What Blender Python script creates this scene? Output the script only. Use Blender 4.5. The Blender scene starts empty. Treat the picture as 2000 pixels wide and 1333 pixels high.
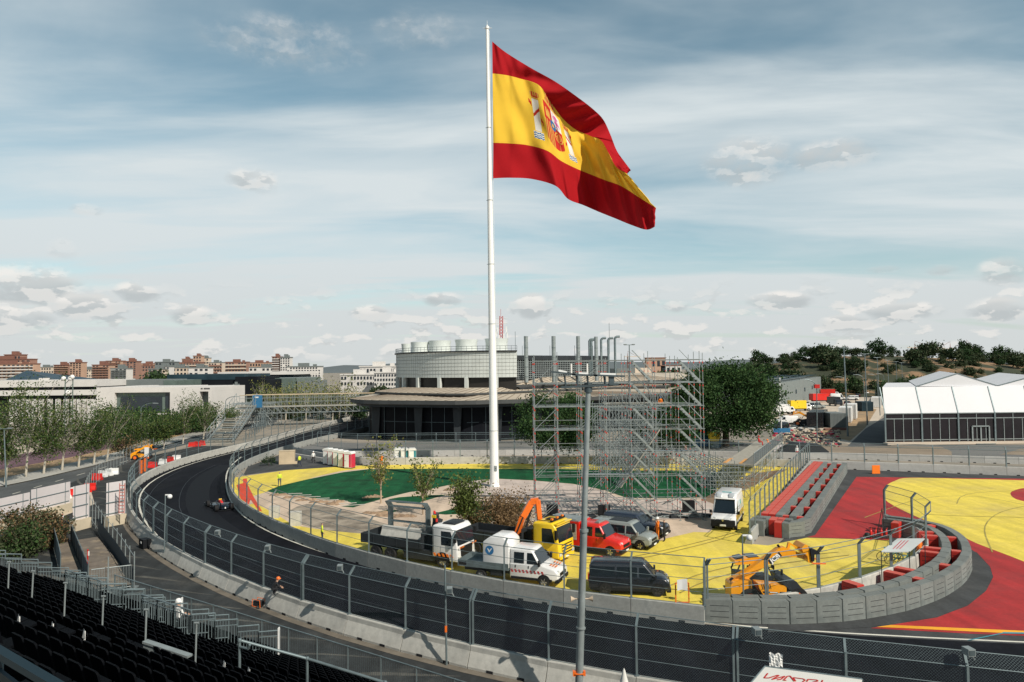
import bpy, math, random
from mathutils import Vector, Matrix, noise
from mathutils.geometry import tessellate_polygon
R = math.radians
sin, cos, PI = math.sin, math.cos, math.pi
rnd = random.Random(7)
S = bpy.context.scene
COL = S.collection
# ---------------- camera ----------------
F = 1400.0                       # focal length in photo pixels (2000 wide)
CAMH = 14.0
camd = bpy.data.cameras.new('camera'); cam = bpy.data.objects.new('camera', camd); COL.objects.link(cam)
camd.sensor_width = 36.0; camd.lens = 36.0 * F / 2000.0; camd.clip_start = 0.2; camd.clip_end = 6000
CM = Matrix.Rotation(R(90 + 2.1), 3, 'X') @ Matrix.Rotation(R(-0.6), 3, 'Z')
cam.matrix_world = Matrix.Translation((0, 0, CAMH)) @ CM.to_4x4()
S.camera = cam
S.render.resolution_x = 1024; S.render.resolution_y = 682
# ---------------- light ----------------
SUN_AZ = Vector((0.70, -0.714)); SUN_EL = R(41)
sd = bpy.data.lights.new('sun', 'SUN'); sd.energy = 4.9; sd.angle = R(0.5); sd.color = (1.0, 0.93, 0.82)
so = bpy.data.objects.new('sun', sd); COL.objects.link(so)
sv = Vector((SUN_AZ.x * cos(SUN_EL), SUN_AZ.y * cos(SUN_EL), sin(SUN_EL)))
so.rotation_euler = sv.to_track_quat('Z', 'Y').to_euler(); so.location = (0, 0, 90)
S.view_settings.view_transform = 'Standard'; S.view_settings.look = 'None'
S.view_settings.exposure = 0.0; S.view_settings.gamma = 1.0

def N(nt, t, **kw):
    n = nt.nodes.new(t)
    for k, v in kw.items():
        if k.startswith('i_'):
            n.inputs[int(k[2:])].default_value = v
        else: setattr(n, k, v)
    return n
def L(nt, a, b): nt.links.new(a, b)
def M_(nt, op, a, b=None, c=None, clamp=False):
    n = nt.nodes.new('ShaderNodeMath'); n.operation = op; n.use_clamp = clamp
    for i, x in enumerate((a, b, c)):
        if x is None: continue
        if isinstance(x, (int, float)): n.inputs[i].default_value = x
        else: nt.links.new(x, n.inputs[i])
    return n.outputs[0]
def MR(nt, v, a, b, c=0.0, d=1.0, smooth=True):
    n = nt.nodes.new('ShaderNodeMapRange'); n.interpolation_type = 'SMOOTHSTEP' if smooth else 'LINEAR'
    nt.links.new(v, n.inputs[0])
    for i, x in enumerate((a, b, c, d)): n.inputs[i + 1].default_value = x
    return n.outputs[0]
def MIX(nt, f, a, b, blend='MIX'):
    n = nt.nodes.new('ShaderNodeMix'); n.data_type = 'RGBA'; n.blend_type = blend
    for i, x in ((0, f), (6, a), (7, b)):
        if isinstance(x, (int, float)): n.inputs[i].default_value = x
        elif isinstance(x, (tuple, list)): n.inputs[i].default_value = tuple(x) + (1,) * (4 - len(x))
        else: nt.links.new(x, n.inputs[i])
    return n.outputs[2]

def ray(u, v): return (CM @ Vector(((u - 1000) / F, -(v - 666.5) / F, -1))).normalized()
def G(u, v, z=0.0):
    "photo pixel -> point on the horizontal plane z"
    d = ray(u, v); t = (z - CAMH) / d.z
    return Vector((d.x * t, d.y * t, z))
def P(u, v, y):
    "photo pixel -> point at distance y"
    d = ray(u, v); t = y / d.y
    return Vector((d.x * t, y, CAMH + d.z * t))
def proj(p):
    q = CM.transposed() @ (Vector(p) - Vector((0, 0, CAMH)))
    return (1000 - F * q.x / q.z, 666.5 + F * q.y / q.z)

# ---------------- sky ----------------
W = bpy.data.worlds.new('World'); S.world = W; W.use_nodes = True
nt = W.node_tree; nt.nodes.clear()
wo = N(nt, 'ShaderNodeOutputWorld'); bg = N(nt, 'ShaderNodeBackground'); bg.inputs[1].default_value = 0.11
L(nt, bg.outputs[0], wo.inputs[0])
sky = N(nt, 'ShaderNodeTexSky', sky_type='NISHITA', sun_disc=False, sun_elevation=SUN_EL,
        sun_rotation=math.atan2(SUN_AZ.x, SUN_AZ.y), altitude=600, air_density=1.0, dust_density=1.2, ozone_density=1.2)
tc = N(nt, 'ShaderNodeTexCoord'); sp = N(nt, 'ShaderNodeSeparateXYZ'); L(nt, tc.outputs['Generated'], sp.inputs[0])
zz = M_(nt, 'MAXIMUM', sp.outputs[2], 0.0)
den = M_(nt, 'ADD', zz, 0.10)
px_ = M_(nt, 'DIVIDE', sp.outputs[0], den); py_ = M_(nt, 'DIVIDE', sp.outputs[1], den)
def cvec(sx, sy, rot=0.0, ox=0.0, oy=0.0):
    c = N(nt, 'ShaderNodeCombineXYZ'); L(nt, px_, c.inputs[0]); L(nt, py_, c.inputs[1])
    m = N(nt, 'ShaderNodeMapping'); m.inputs[1].default_value = (ox, oy, 0); m.inputs[2].default_value = (0, 0, rot); m.inputs[3].default_value = (sx, sy, 1)
    L(nt, c.outputs[0], m.inputs[0]); return m.outputs[0]
def nz(vec, scale, detail=6, rough=0.55, dist=0.0):
    n = N(nt, 'ShaderNodeTexNoise'); n.inputs['Scale'].default_value = scale; n.inputs['Detail'].default_value = detail
    n.inputs['Roughness'].default_value = rough; n.inputs['Distortion'].default_value = dist
    L(nt, vec, n.inputs['Vector']); return n.outputs[0]
# high streaky veil (wide soft bands, slightly diagonal) and its blue gaps
veil = MR(nt, nz(cvec(0.34, 0.95, R(-14), 5.3, 2.4), 1.0, 6, 0.52, 0.6), 0.30, 0.62)
veil2 = MR(nt, nz(cvec(0.70, 2.2, R(9), 1.7, 8.2), 0.9, 7, 0.56, 0.5), 0.40, 0.66)
hz = MR(nt, sp.outputs[2], 0.0, 0.22, 1.0, 0.0)
cover = M_(nt, 'ADD', M_(nt, 'MULTIPLY', veil, 0.80), M_(nt, 'MULTIPLY', veil2, 0.30), clamp=True)
cover = M_(nt, 'ADD', cover, M_(nt, 'MULTIPLY', hz, 0.50), clamp=True)
hsv = N(nt, 'ShaderNodeHueSaturation'); hsv.inputs['Saturation'].default_value = 0.84; hsv.inputs['Hue'].default_value = 0.485; hsv.inputs['Value'].default_value = 0.95
L(nt, sky.outputs[0], hsv.inputs['Color'])
teal = MIX(nt, 1.0, hsv.outputs[0], (1.02, 1.17, 1.09), 'MULTIPLY')
vcol = MIX(nt, MR(nt, sp.outputs[2], 0.0, 0.2), (5.9, 6.2, 6.2), (6.2, 6.8, 7.0))
c1 = MIX(nt, cover, teal, vcol)
# small cumulus: low scattered puffs near the horizon, lit above and grey below
elev = sp.outputs[2]
az = N(nt, 'ShaderNodeMath', operation='ARCTAN2'); L(nt, sp.outputs[0], az.inputs[0]); L(nt, sp.outputs[1], az.inputs[1])
def sphvec(sx, sz, o=0.0, dz=0.0):
    c = N(nt, 'ShaderNodeCombineXYZ'); L(nt, M_(nt, 'MULTIPLY', az.outputs[0], sx), c.inputs[0]); L(nt, M_(nt, 'MULTIPLY', M_(nt, 'ADD', elev, dz), sz), c.inputs[1]); c.inputs[2].default_value = o; return c.outputs[0]
band = M_(nt, 'MULTIPLY', MR(nt, elev, 0.0, 0.03), MR(nt, elev, 0.055, 0.125, 1.0, 0.0))
pa = nz(sphvec(24, 52, 2.3), 1.0, 5, 0.52); pb = nz(sphvec(24, 52, 2.3, 0.009), 1.0, 5, 0.52)
puff = M_(nt, 'MULTIPLY', MR(nt, pa, 0.52, 0.60), band)
# chosen larger clouds, each at its own direction (azimuth, elevation, widths, strength)
det = nz(sphvec(26, 40, 7.7), 1.0, 7, 0.62)
blobs = None; btop = None
CL = [(560, 85, .13, .035, .62), (820, 60, .09, .03, .5), (1460, 318, .065, .036, .95), (1620, 305, .06, .022, .9), (60, 560, .06, .028, 1.4), (30, 622, .04, .018, 1.3),
      (170, 598, .042, .018, 1.5), (265, 572, .03, .014, 1.3), (372, 615, .028, .015, 1.35), (490, 350, .035, .016, .95), (170, 410, .02, .009, .7), (120, 490, .02, .018, .6), (520, 360, .02, .02, .7),
      (865, 585, .03, .012, 1.2), (1035, 598, .026, .020, 1.4), (720, 612, .028, .013, 1.2), (1525, 588, .045, .014, 1.25), (1760, 610, .05, .014, 1.2), (1960, 530, .03, .018, 1.0), (1840, 528, .02, .008, .8), (1950, 605, .035, .016, 1.35), (1650, 628, .035, .010, 1.2),
      (1320, 598, .02, .010, .9), (1600, 572, .03, .006, .8), (1725, 527, .022, .006, .8)]
for (u, v, wa, we, st) in CL:
    d = ray(u, v); a0 = math.atan2(d.x, d.y); e0 = d.z
    def bl(dz):
        da = M_(nt, 'DIVIDE', M_(nt, 'SUBTRACT', az.outputs[0], a0), wa)
        de = M_(nt, 'DIVIDE', M_(nt, 'SUBTRACT', elev, e0 + dz), we)
        r2 = M_(nt, 'ADD', M_(nt, 'MULTIPLY', da, da), M_(nt, 'MULTIPLY', de, de))
        return M_(nt, 'MULTIPLY', MR(nt, r2, 0.0, 1.6, 1.0, 0.0), st)
    b = bl(0); t = bl(we * 0.45)
    blobs = b if blobs is None else M_(nt, 'MAXIMUM', blobs, b)
    btop = t if btop is None else M_(nt, 'MAXIMUM', btop, t)
bm = MR(nt, M_(nt, 'MULTIPLY', blobs, M_(nt, 'ADD', M_(nt, 'MULTIPLY', M_(nt, 'SUBTRACT', det, 0.5), 2.0), 0.84)), 0.18, 1.15)
allc = M_(nt, 'MAXIMUM', M_(nt, 'MULTIPLY', puff, 0.75), M_(nt, 'MULTIPLY', bm, 0.85), clamp=True)
lit = M_(nt, 'ADD', M_(nt, 'MULTIPLY', MR(nt, M_(nt, 'SUBTRACT', pa, pb), -0.02, 0.05), 0.6), M_(nt, 'MULTIPLY', MR(nt, M_(nt, 'SUBTRACT', btop, blobs), -0.25, 0.35), 0.55), clamp=True)
ccol = MIX(nt, lit, (4.5, 4.85, 4.95), (8.2, 7.9, 7.5))
c2 = MIX(nt, allc, c1, ccol)
# below the horizon: dull ground colour
c3 = MIX(nt, MR(nt, sp.outputs[2], -0.02, 0.0), (1.2, 1.25, 1.2), c2)
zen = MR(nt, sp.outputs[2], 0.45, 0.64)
c4 = MIX(nt, zen, c3, (0.6, 1.2, 1.7))       # unseen sky above the frame, darkened to deep blue to cut ambient light
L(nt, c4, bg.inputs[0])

# ---------------- materials ----------------
MATS = {}
def mat(name, col, rough=0.7, metal=0.0, var=0.12, vscale=0.6, bump=0.0, bscale=20.0, fine=0.0, orand=0.0, col2=None, c2s=1.5, c2lo=0.5, c2hi=0.65, spec=0.4, coat=0.0, island=0.0, trans=0.0):
    if name in MATS: return MATS[name]
    m = bpy.data.materials.new(name); m.use_nodes = True; t = m.node_tree; b = t.nodes['Principled BSDF']
    b.inputs['Roughness'].default_value = rough; b.inputs['Metallic'].default_value = metal
    b.inputs['Specular IOR Level'].default_value = spec; b.inputs['Coat Weight'].default_value = coat
    g = N(t, 'ShaderNodeTexCoord'); vec = g.outputs['Object']
    n = N(t, 'ShaderNodeTexNoise'); n.inputs['Scale'].default_value = vscale; n.inputs['Detail'].default_value = 6; n.inputs['Roughness'].default_value = .6
    L(t, vec, n.inputs[0])
    c = col
    if col2 is not None:
        n2 = N(t, 'ShaderNodeTexNoise'); n2.inputs['Scale'].default_value = c2s; n2.inputs['Detail'].default_value = 7; n2.inputs['Roughness'].default_value = .62
        L(t, vec, n2.inputs[0]); c = MIX(t, MR(t, n2.outputs[0], c2lo, c2hi), col, col2)
    br = MR(t, n.outputs[0], 0.3, 0.7, 1 - var, 1 + var, False)
    if fine:
        n3 = N(t, 'ShaderNodeTexNoise'); n3.inputs['Scale'].default_value = 4.5; n3.inputs['Detail'].default_value = 8; n3.inputs['Roughness'].default_value = .75; L(t, vec, n3.inputs[0]); br = M_(t, 'MULTIPLY', br, MR(t, n3.outputs[0], .3, .7, 1 - fine, 1 + fine, False))
        mp = N(t, 'ShaderNodeMapping'); mp.inputs[2].default_value = (0, 0, .5); mp.inputs[3].default_value = (.9, .05, 1); L(t, vec, mp.inputs[0]); n4 = N(t, 'ShaderNodeTexNoise'); n4.inputs['Scale'].default_value = 1.0; n4.inputs['Detail'].default_value = 5; L(t, mp.outputs[0], n4.inputs[0]); br = M_(t, 'MULTIPLY', br, MR(t, n4.outputs[0], .35, .65, 1 - fine * .8, 1 + fine * .8, False))
    if orand: oi = N(t, 'ShaderNodeObjectInfo'); br = M_(t, 'MULTIPLY', br, MR(t, oi.outputs['Random'], 0, 1, 1 - orand, 1 + orand, False))
    if island:
        ge = N(t, 'ShaderNodeNewGeometry'); br = M_(t, 'MULTIPLY', br, MR(t, ge.outputs['Random Per Island'], 0, 1, 1 - island, 1 + island, False))
    h = N(t, 'ShaderNodeHueSaturation'); L(t, br, h.inputs['Value'])
    if isinstance(c, tuple): h.inputs['Color'].default_value = c + (1,)
    else: L(t, c, h.inputs['Color'])
    L(t, h.outputs[0], b.inputs['Base Color'])
    if bump:
        nb = N(t, 'ShaderNodeTexNoise'); nb.inputs['Scale'].default_value = bscale; nb.inputs['Detail'].default_value = 4; L(t, vec, nb.inputs[0])
        bu = N(t, 'ShaderNodeBump'); bu.inputs['Strength'].default_value = bump; bu.inputs['Distance'].default_value = 0.05
        L(t, nb.outputs[0], bu.inputs['Height']); L(t, bu.outputs[0], b.inputs['Normal'])
    if trans:
        tr = N(t, 'ShaderNodeBsdfTranslucent'); L(t, h.outputs[0], tr.inputs[0]); mx = N(t, 'ShaderNodeMixShader'); mx.inputs[0].default_value = trans
        L(t, b.outputs[0], mx.inputs[1]); L(t, tr.outputs[0], mx.inputs[2]); L(t, mx.outputs[0], t.nodes['Material Output'].inputs[0])
    MATS[name] = m; return m
def netmat(name, pitch, thick, col, dens=None):
    m = bpy.data.materials.new(name); m.use_nodes = True; t = m.node_tree; b = t.nodes['Principled BSDF']
    b.inputs['Base Color'].default_value = col + (1,); b.inputs['Roughness'].default_value = .5; b.inputs['Metallic'].default_value = .4
    tr = N(t, 'ShaderNodeBsdfTransparent'); mx = N(t, 'ShaderNodeMixShader')
    if dens is None:
        uv = N(t, 'ShaderNodeUVMap'); s = N(t, 'ShaderNodeSeparateXYZ'); L(t, uv.outputs[0], s.inputs[0])
        a = M_(t, 'FRACT', M_(t, 'DIVIDE', M_(t, 'ADD', s.outputs[0], M_(t, 'MULTIPLY', s.outputs[1], 1.0)), pitch))
        c = M_(t, 'FRACT', M_(t, 'DIVIDE', M_(t, 'SUBTRACT', s.outputs[0], M_(t, 'MULTIPLY', s.outputs[1], 1.0)), pitch))
        f = M_(t, 'MAXIMUM', M_(t, 'LESS_THAN', a, thick / pitch), M_(t, 'LESS_THAN', c, thick / pitch)); L(t, f, mx.inputs[0])
    else: mx.inputs[0].default_value = dens
    L(t, tr.outputs[0], mx.inputs[1]); L(t, b.outputs[0], mx.inputs[2]); L(t, mx.outputs[0], t.nodes['Material Output'].inputs[0])
    MATS[name] = m; return m
C = lambda n: MATS[n]
mat('concrete', fine=.10, orand=.10, col=(.46, .45, .41), rough=.85, var=.10, vscale=1.2, col2=(.30, .30, .28), c2s=.9, c2lo=.5, c2hi=.8, bump=.15)
mat('concrete_inner', fine=.14, orand=.10, col=(.31, .315, .295), rough=.85, var=.14, vscale=.8, col2=(.22, .23, .22), c2s=.7, c2lo=.45, c2hi=.75, bump=.15)
mat('concrete_back', fine=.10, orand=.08, col=(.42, .41, .39), rough=.85, var=.12, vscale=.5, col2=(.28, .29, .28), c2s=.3, c2lo=.5, c2hi=.8)
mat('dark_gap', (.012, .013, .016), .9)
mat('galv', (.17, .215, .225), .5, .45, var=.2, vscale=2.0)
mat('galv_light', (.27, .305, .305), .5, .35, var=.2, vscale=2.0)
mat('galv_dark', (.075, .10, .11), .5, .4, var=.2, vscale=2.0)
mat('white_paint', (.80, .80, .78), .5, var=.04)
mat('white_plastic', (.72, .72, .70), .5, var=.06)
mat('black_plastic', (.008, .009, .011), .6, var=.2, spec=.25)
mat('black_seat', (.003, .0036, .0048), .7, var=.3, vscale=3, spec=.05); mat('stand_black', (.004, .005, .006), .9, spec=.04)
mat('steel_dark', (.03, .035, .04), .5, .3)
mat('rubber', (.012, .012, .013), .85, var=.2, vscale=5, bump=.2)
mat('rim_grey', (.22, .23, .24), .6, .1)
mat('rim_dark', (.04, .04, .045), .6, .1)
mat('glass_dark', (.012, .018, .024), .08, spec=.8, var=.2)
mat('glass_far', (.02, .028, .038), .15, spec=.7, var=.3, vscale=.4)
mat('chrome', (.6, .6, .6), .2, .9)
mat('headlight', (.55, .58, .60), .12, .2, spec=.8)
mat('red_light', (.45, .02, .015), .3)
mat('orange_light', (.80, .20, .02), .3)
mat('blue_light', (.03, .10, .45), .3)
def paint(name, c, rough=.3, coat=.4, var=.04): return mat(name, c, rough, var=var, vscale=2.0, coat=coat, spec=.5)
paint('paint_white', (.74, .74, .73)); paint('paint_black', (.014, .017, .023), .22, .7); paint('paint_red', (.62, .022, .015)); paint('paint_grey', (.23, .255, .245), .3, .6)
paint('paint_yellow', (.83, .56, .02)); paint('paint_orange', (.80, .16, .02)); paint('paint_jcb', (.82, .33, .01)); paint('paint_navy', (.02, .03, .05)); paint('paint_green', (.03, .22, .12)); paint('paint_blue', (.03, .16, .36))
netmat('net_near', .11, .0065, (.14, .19, .20)); netmat('net_mid', .1, .01, (.13, .17, .17), .07); netmat('net_far', .1, .01, (.16, .20, .20), .055); netmat('net_dense', .1, .01, (.10, .14, .17), .55)

# ---------------- mesh builder ----------------
class MB:
    def __init__(s): s.v = []; s.f = []; s.m = []; s.sm = []
    def add(s, vs, fs, m=0, smooth=False):
        o = len(s.v); s.v += [tuple(x) for x in vs]
        for f in fs: s.f.append([i + o for i in f]); s.m.append(m); s.sm.append(smooth)
        return s
    def box(s, c, d, rz=0.0, m=0, M=None):
        hx, hy, hz = d[0] / 2, d[1] / 2, d[2] / 2
        p = [Vector((x, y, z)) for x in (-hx, hx) for y in (-hy, hy) for z in (-hz, hz)]
        if M is not None: p = [M @ (q + Vector(c)) for q in p]
        else:
            Rz = Matrix.Rotation(rz, 3, 'Z'); p = [Rz @ q + Vector(c) for q in p]
        return s.add(p, [(0, 1, 3, 2), (4, 6, 7, 5), (0, 4, 5, 1), (2, 3, 7, 6), (0, 2, 6, 4), (1, 5, 7, 3)], m)
    def box3(s, a, b, m=0):
        return s.box([(a[i] + b[i]) / 2 for i in range(3)], [abs(b[i] - a[i]) for i in range(3)], 0, m)
    def tube(s, a, b, r, r2=None, n=6, m=0, caps=True):
        a = Vector(a); b = Vector(b); d = b - a
        if d.length < 1e-6: return s
        r2 = r if r2 is None else r2
        q = d.to_track_quat('Z', 'Y').to_matrix(); vs = []
        for k in range(n):
            e = q @ Vector((cos(2 * PI * k / n), sin(2 * PI * k / n), 0)); vs.append(a + e * r)
        for k in range(n):
            e = q @ Vector((cos(2 * PI * k / n), sin(2 * PI * k / n), 0)); vs.append(b + e * r2)
        fs = [(k, (k + 1) % n, n + (k + 1) % n, n + k) for k in range(n)]
        s.add(vs, fs, m, n > 5)
        if caps: o = len(s.v) - 2 * n; s.f.append([o + k for k in range(n)][::-1]); s.f.append([o + n + k for k in range(n)]); s.m += [m, m]; s.sm += [False, False]
        return s
    def path(s, pts, r, n=6, m=0):
        for a, b in zip(pts[:-1], pts[1:]): s.tube(a, b, r, n=n, m=m)
        return s
    def bar(s, a, b, w, h, m=0):
        a = Vector(a); b = Vector(b); d = b - a; q = d.to_track_quat('X', 'Z').to_matrix()
        vs = [p + q @ Vector((0, y, z)) for p in (a, b) for y, z in ((-w / 2, -h / 2), (w / 2, -h / 2), (w / 2, h / 2), (-w / 2, h / 2))]
        return s.add(vs, [(0, 1, 5, 4), (1, 2, 6, 5), (2, 3, 7, 6), (3, 0, 4, 7), (3, 2, 1, 0), (4, 5, 6, 7)], m)
    def quad(s, a, b, c, d, m=0): return s.add([a, b, c, d], [(0, 1, 2, 3)], m)
    def prism(s, poly, z0, z1, m=0, top=None):
        n = len(poly); vs = [(p[0], p[1], z0) for p in poly] + [(p[0], p[1], z1) for p in poly]
        s.add(vs, [(k, (k + 1) % n, n + (k + 1) % n, n + k) for k in range(n)], m)
        tr = tessellate_polygon([[Vector((p[0], p[1], 0)) for p in poly]]); o = len(s.v) - 2 * n
        for t in tr:
            s.f.append([o + n + i for i in t]); s.m.append(m if top is None else top); s.sm.append(False)
            s.f.append([o + i for i in t][::-1]); s.m.append(m); s.sm.append(False)
        return s
    def extr(s, prof, a, b, m=0, T=None):
        "profile [(x,z)] swept along local y from a to b"
        n = len(prof); vs = [Vector((p[0], a, p[1])) for p in prof] + [Vector((p[0], b, p[1])) for p in prof]
        tr = tessellate_polygon([[Vector((p[0], p[1], 0)) for p in prof]])
        if T is not None: vs = [T @ v for v in vs]
        s.add(vs, [(k, (k + 1) % n, n + (k + 1) % n, n + k) for k in range(n)] + [tuple(t) for t in tr] + [tuple(n + i for i in t)[::-1] for t in tr], m)
        return s
    def lathe(s, prof, n=24, m=0, c=(0, 0, 0), smooth=True):
        vs = [(c[0] + r * cos(2 * PI * k / n), c[1] + r * sin(2 * PI * k / n), c[2] + z) for r, z in prof for k in range(n)]
        fs = [(i * n + k, i * n + (k + 1) % n, (i + 1) * n + (k + 1) % n, (i + 1) * n + k) for i in range(len(prof) - 1) for k in range(n)]
        return s.add(vs, fs, m, smooth)
    def ball(s, c, r, n=8, m=0):
        rx, ry, rz = (r, r, r) if isinstance(r, (int, float)) else r
        vs = []; K = n // 2
        for i in range(K + 1):
            t = PI * i / K
            for k in range(n): vs.append((c[0] + rx * sin(t) * cos(2 * PI * k / n), c[1] + ry * sin(t) * sin(2 * PI * k / n), c[2] + rz * cos(t)))
        return s.add(vs, [(i * n + k, (i + 1) * n + k, (i + 1) * n + (k + 1) % n, i * n + (k + 1) % n) for i in range(K) for k in range(n)], m, True)
    def build(s, name, mats, parent=None, loc=(0, 0, 0), rz=0.0, fix=True):
        me = bpy.data.meshes.new(name); me.from_pydata(s.v, [], s.f)
        if not isinstance(mats, (list, tuple)): mats = [mats]
        for k in mats: me.materials.append(MATS[k] if isinstance(k, str) else k)
        me.polygons.foreach_set('material_index', s.m); me.polygons.foreach_set('use_smooth', s.sm)
        if fix:
            import bmesh
            b = bmesh.new(); b.from_mesh(me); bmesh.ops.recalc_face_normals(b, faces=b.faces); b.to_mesh(me); b.free()
        me.update()
        if any(s.sm): me.set_sharp_from_angle(angle=R(42))
        o = bpy.data.objects.new(name, me); COL.objects.link(o); o.parent = parent; o.location = loc; o.rotation_euler = (0, 0, rz)
        return o
def nth(i):
    return '%d%s' % (i, 'th' if 10 <= i % 100 <= 20 else {1: 'st', 2: 'nd', 3: 'rd'}.get(i % 10, 'th'))
def tag(o, label, cat, group=None, kind=None):
    o['label'] = label; o['category'] = cat
    if group: o['group'] = group
    if kind: o['kind'] = kind
    return o
def struct(o, label=None):
    o['kind'] = 'structure'
    if label: o['label'] = label
    return o
def thing(name, label, cat, loc=(0, 0, 0), rz=0.0, group=None):
    o = bpy.data.objects.new(name, None); COL.objects.link(o); o.location = loc; o.rotation_euler = (0, 0, rz); o.empty_display_size = .2
    return tag(o, label, cat, group)
KIDS = {}
def dup(o, loc=None, rz=None, label=None, scale=None, parent=None):
    c = o.copy(); COL.objects.link(c)
    if parent is not None: c.parent = parent
    if loc is not None: c.location = loc
    if rz is not None: c.rotation_euler = (0, 0, rz)
    if scale is not None: c.scale = scale if not isinstance(scale, (int, float)) else (scale,) * 3
    if label: c['label'] = label
    for k in list(o.children): dup(k, parent=c)
    return c
def spline(pts, step=None, sub=6):
    pts = [Vector(p) for p in pts]; out = []
    for i in range(len(pts) - 1):
        p0 = pts[max(i - 1, 0)]; p1 = pts[i]; p2 = pts[i + 1]; p3 = pts[min(i + 2, len(pts) - 1)]
        for k in range(sub):
            t = k / sub
            out.append(0.5 * ((2 * p1) + (p2 - p0) * t + (2 * p0 - 5 * p1 + 4 * p2 - p3) * t * t + (3 * p1 - p0 - 3 * p2 + p3) * t ** 3))
    out.append(pts[-1])
    if step: out = resample(out, step)
    return out
def resample(pts, step):
    tot = sum((b - a).length for a, b in zip(pts[:-1], pts[1:])); n = max(1, round(tot / step)); st = tot / n
    out = [pts[0].copy()]; acc = 0.0; nxt = st
    for a, b in zip(pts[:-1], pts[1:]):
        l = (b - a).length
        while acc + l >= nxt - 1e-6 and len(out) < n + 1:
            out.append(a.lerp(b, (nxt - acc) / l if l else 0)); nxt += st
        acc += l
    if len(out) < n + 1: out.append(pts[-1].copy())
    return out
def smooth_pts(pts, it=3):
    pts = [Vector(p) for p in pts]
    for _ in range(it): pts = [pts[0]] + [(pts[i - 1] + pts[i] * 2 + pts[i + 1]) / 4 for i in range(1, len(pts) - 1)] + [pts[-1]]
    return pts
def offset(pts, d):
    "offset a ground path to its left by d"
    out = []
    for i, p in enumerate(pts):
        t = (pts[min(i + 1, len(pts) - 1)] - pts[max(i - 1, 0)]); t.z = 0; t.normalize()
        out.append(p + Vector((-t.y, t.x, 0)) * d)
    return out
def sheet(name, pts, z, m, label=None, sub=0):
    "ground sheet from a closed outline"
    b = MB(); poly = [Vector((p[0], p[1], 0)) for p in pts]; tr = tessellate_polygon([poly])
    b.add([(p.x, p.y, z) for p in poly], [tuple(t) for t in tr]); o = b.build(name, m, fix=False)
    for f in o.data.polygons:
        pass
    me = o.data
    if me.polygons and sum(f.normal.z for f in me.polygons) < 0: me.flip_normals()
    return struct(o, label)
def strip(name, a, c, z, m, label=None, kind=True):
    b = MB(); n = len(a); b.add([(p.x, p.y, z) for p in a] + [(p.x, p.y, z) for p in c], [(i, i + 1, n + i + 1, n + i) for i in range(n - 1)])
    o = b.build(name, m, fix=False)
    if o.data.polygons[0].normal.z < 0: o.data.flip_normals()
    return struct(o, label) if kind else o
def GP(l, z=0.0): return [G(u, v, z) for u, v in l]
# ================= ground sheets =================
mat('earth', (.30, .26, .21), .95, var=.18, vscale=.02, col2=(.20, .185, .155), c2s=.05, c2lo=.42, c2hi=.62)
mat('asphalt_track', fine=0.28, col=(.0065, .0075, .011), rough=.88, var=.2, vscale=.35, col2=(.012, .0128, .016), c2s=.12, c2lo=.45, c2hi=.7, bump=.1, bscale=60, spec=.10)
mat('asphalt_runoff', fine=0.25, col=(.045, .048, .05), rough=.9, var=.2, vscale=.4, col2=(.075, .075, .074), c2s=.25, c2lo=.5, c2hi=.75)
mat('asphalt_road', fine=0.2, col=(.075, .08, .082), rough=.9, var=.2, vscale=.2, col2=(.05, .055, .058), c2s=.1)
mat('asphalt_grey', (.15, .15, .145), .9, var=.15, vscale=.1, col2=(.20, .195, .18), c2s=.06)
mat('paint_yel_ground', fine=0.14, col=(.70, .55, .075), rough=.8, var=.10, vscale=.9, col2=(.55, .43, .11), c2s=.14, c2lo=.42, c2hi=.75, bump=.05)
mat('paint_red_ground', fine=0.2, col=(.36, .022, .022), rough=.8, var=.12, vscale=.5, col2=(.27, .03, .03), c2s=.3, c2lo=.42, c2hi=.75)
mat('stripe_orange', (.80, .36, .02), .7); mat('stripe_red', (.62, .06, .02), .7); mat('line_white', (.66, .64, .56), .7, var=.15, vscale=1.5); mat('line_blue', (.05, .25, .30), .7)
mat('turf', fine=0.25, col=(.011, .080, .032), rough=.9, var=.3, vscale=.6, col2=(.014, .058, .026), c2s=.25, bump=.3, bscale=40, spec=.1)
mat('sand', fine=0.12, col=(.56, .44, .335), rough=.95, var=.1, vscale=.35, col2=(.44, .345, .265), c2s=.16, c2lo=.5, c2hi=.72, bump=.2, bscale=6)
mat('slab', fine=0.12, col=(.50, .42, .37), rough=.85, var=.1, vscale=.6, col2=(.40, .34, .30), c2s=.4)
mat('mud', (.19, .16, .125), .95, var=.35, vscale=.7, col2=(.33, .28, .22), c2s=.4, c2lo=.4, c2hi=.6)
mat('dirt_brown', (.33, .22, .12), .95, var=.25, vscale=.3, col2=(.22, .17, .11), c2s=.2)
mat('dry_soil', (.24, .19, .14), .95, var=.2, vscale=.15, col2=(.19, .16, .12), c2s=.1)
mat('pavement', fine=0.15, col=(.34, .33, .30), rough=.9, var=.12, vscale=.1, col2=(.28, .27, .25), c2s=.12)
mat('path_sand', (.52, .44, .35), .95, var=.1, vscale=.1)
mat('purple_bed', (.12, .065, .08), .95, var=.3, vscale=.3)
mat('carpet_brown', (.21, .145, .095), .95, var=.3, vscale=1.0)
b = MB(); b.add([(-3500, -200, 0), (3500, -200, 0), (3500, 5200, 0), (-3500, 5200, 0)], [(0, 1, 2, 3)]); struct(b.build('ground', 'earth', fix=False), 'dusty earth plain reaching out to the horizon')

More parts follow.
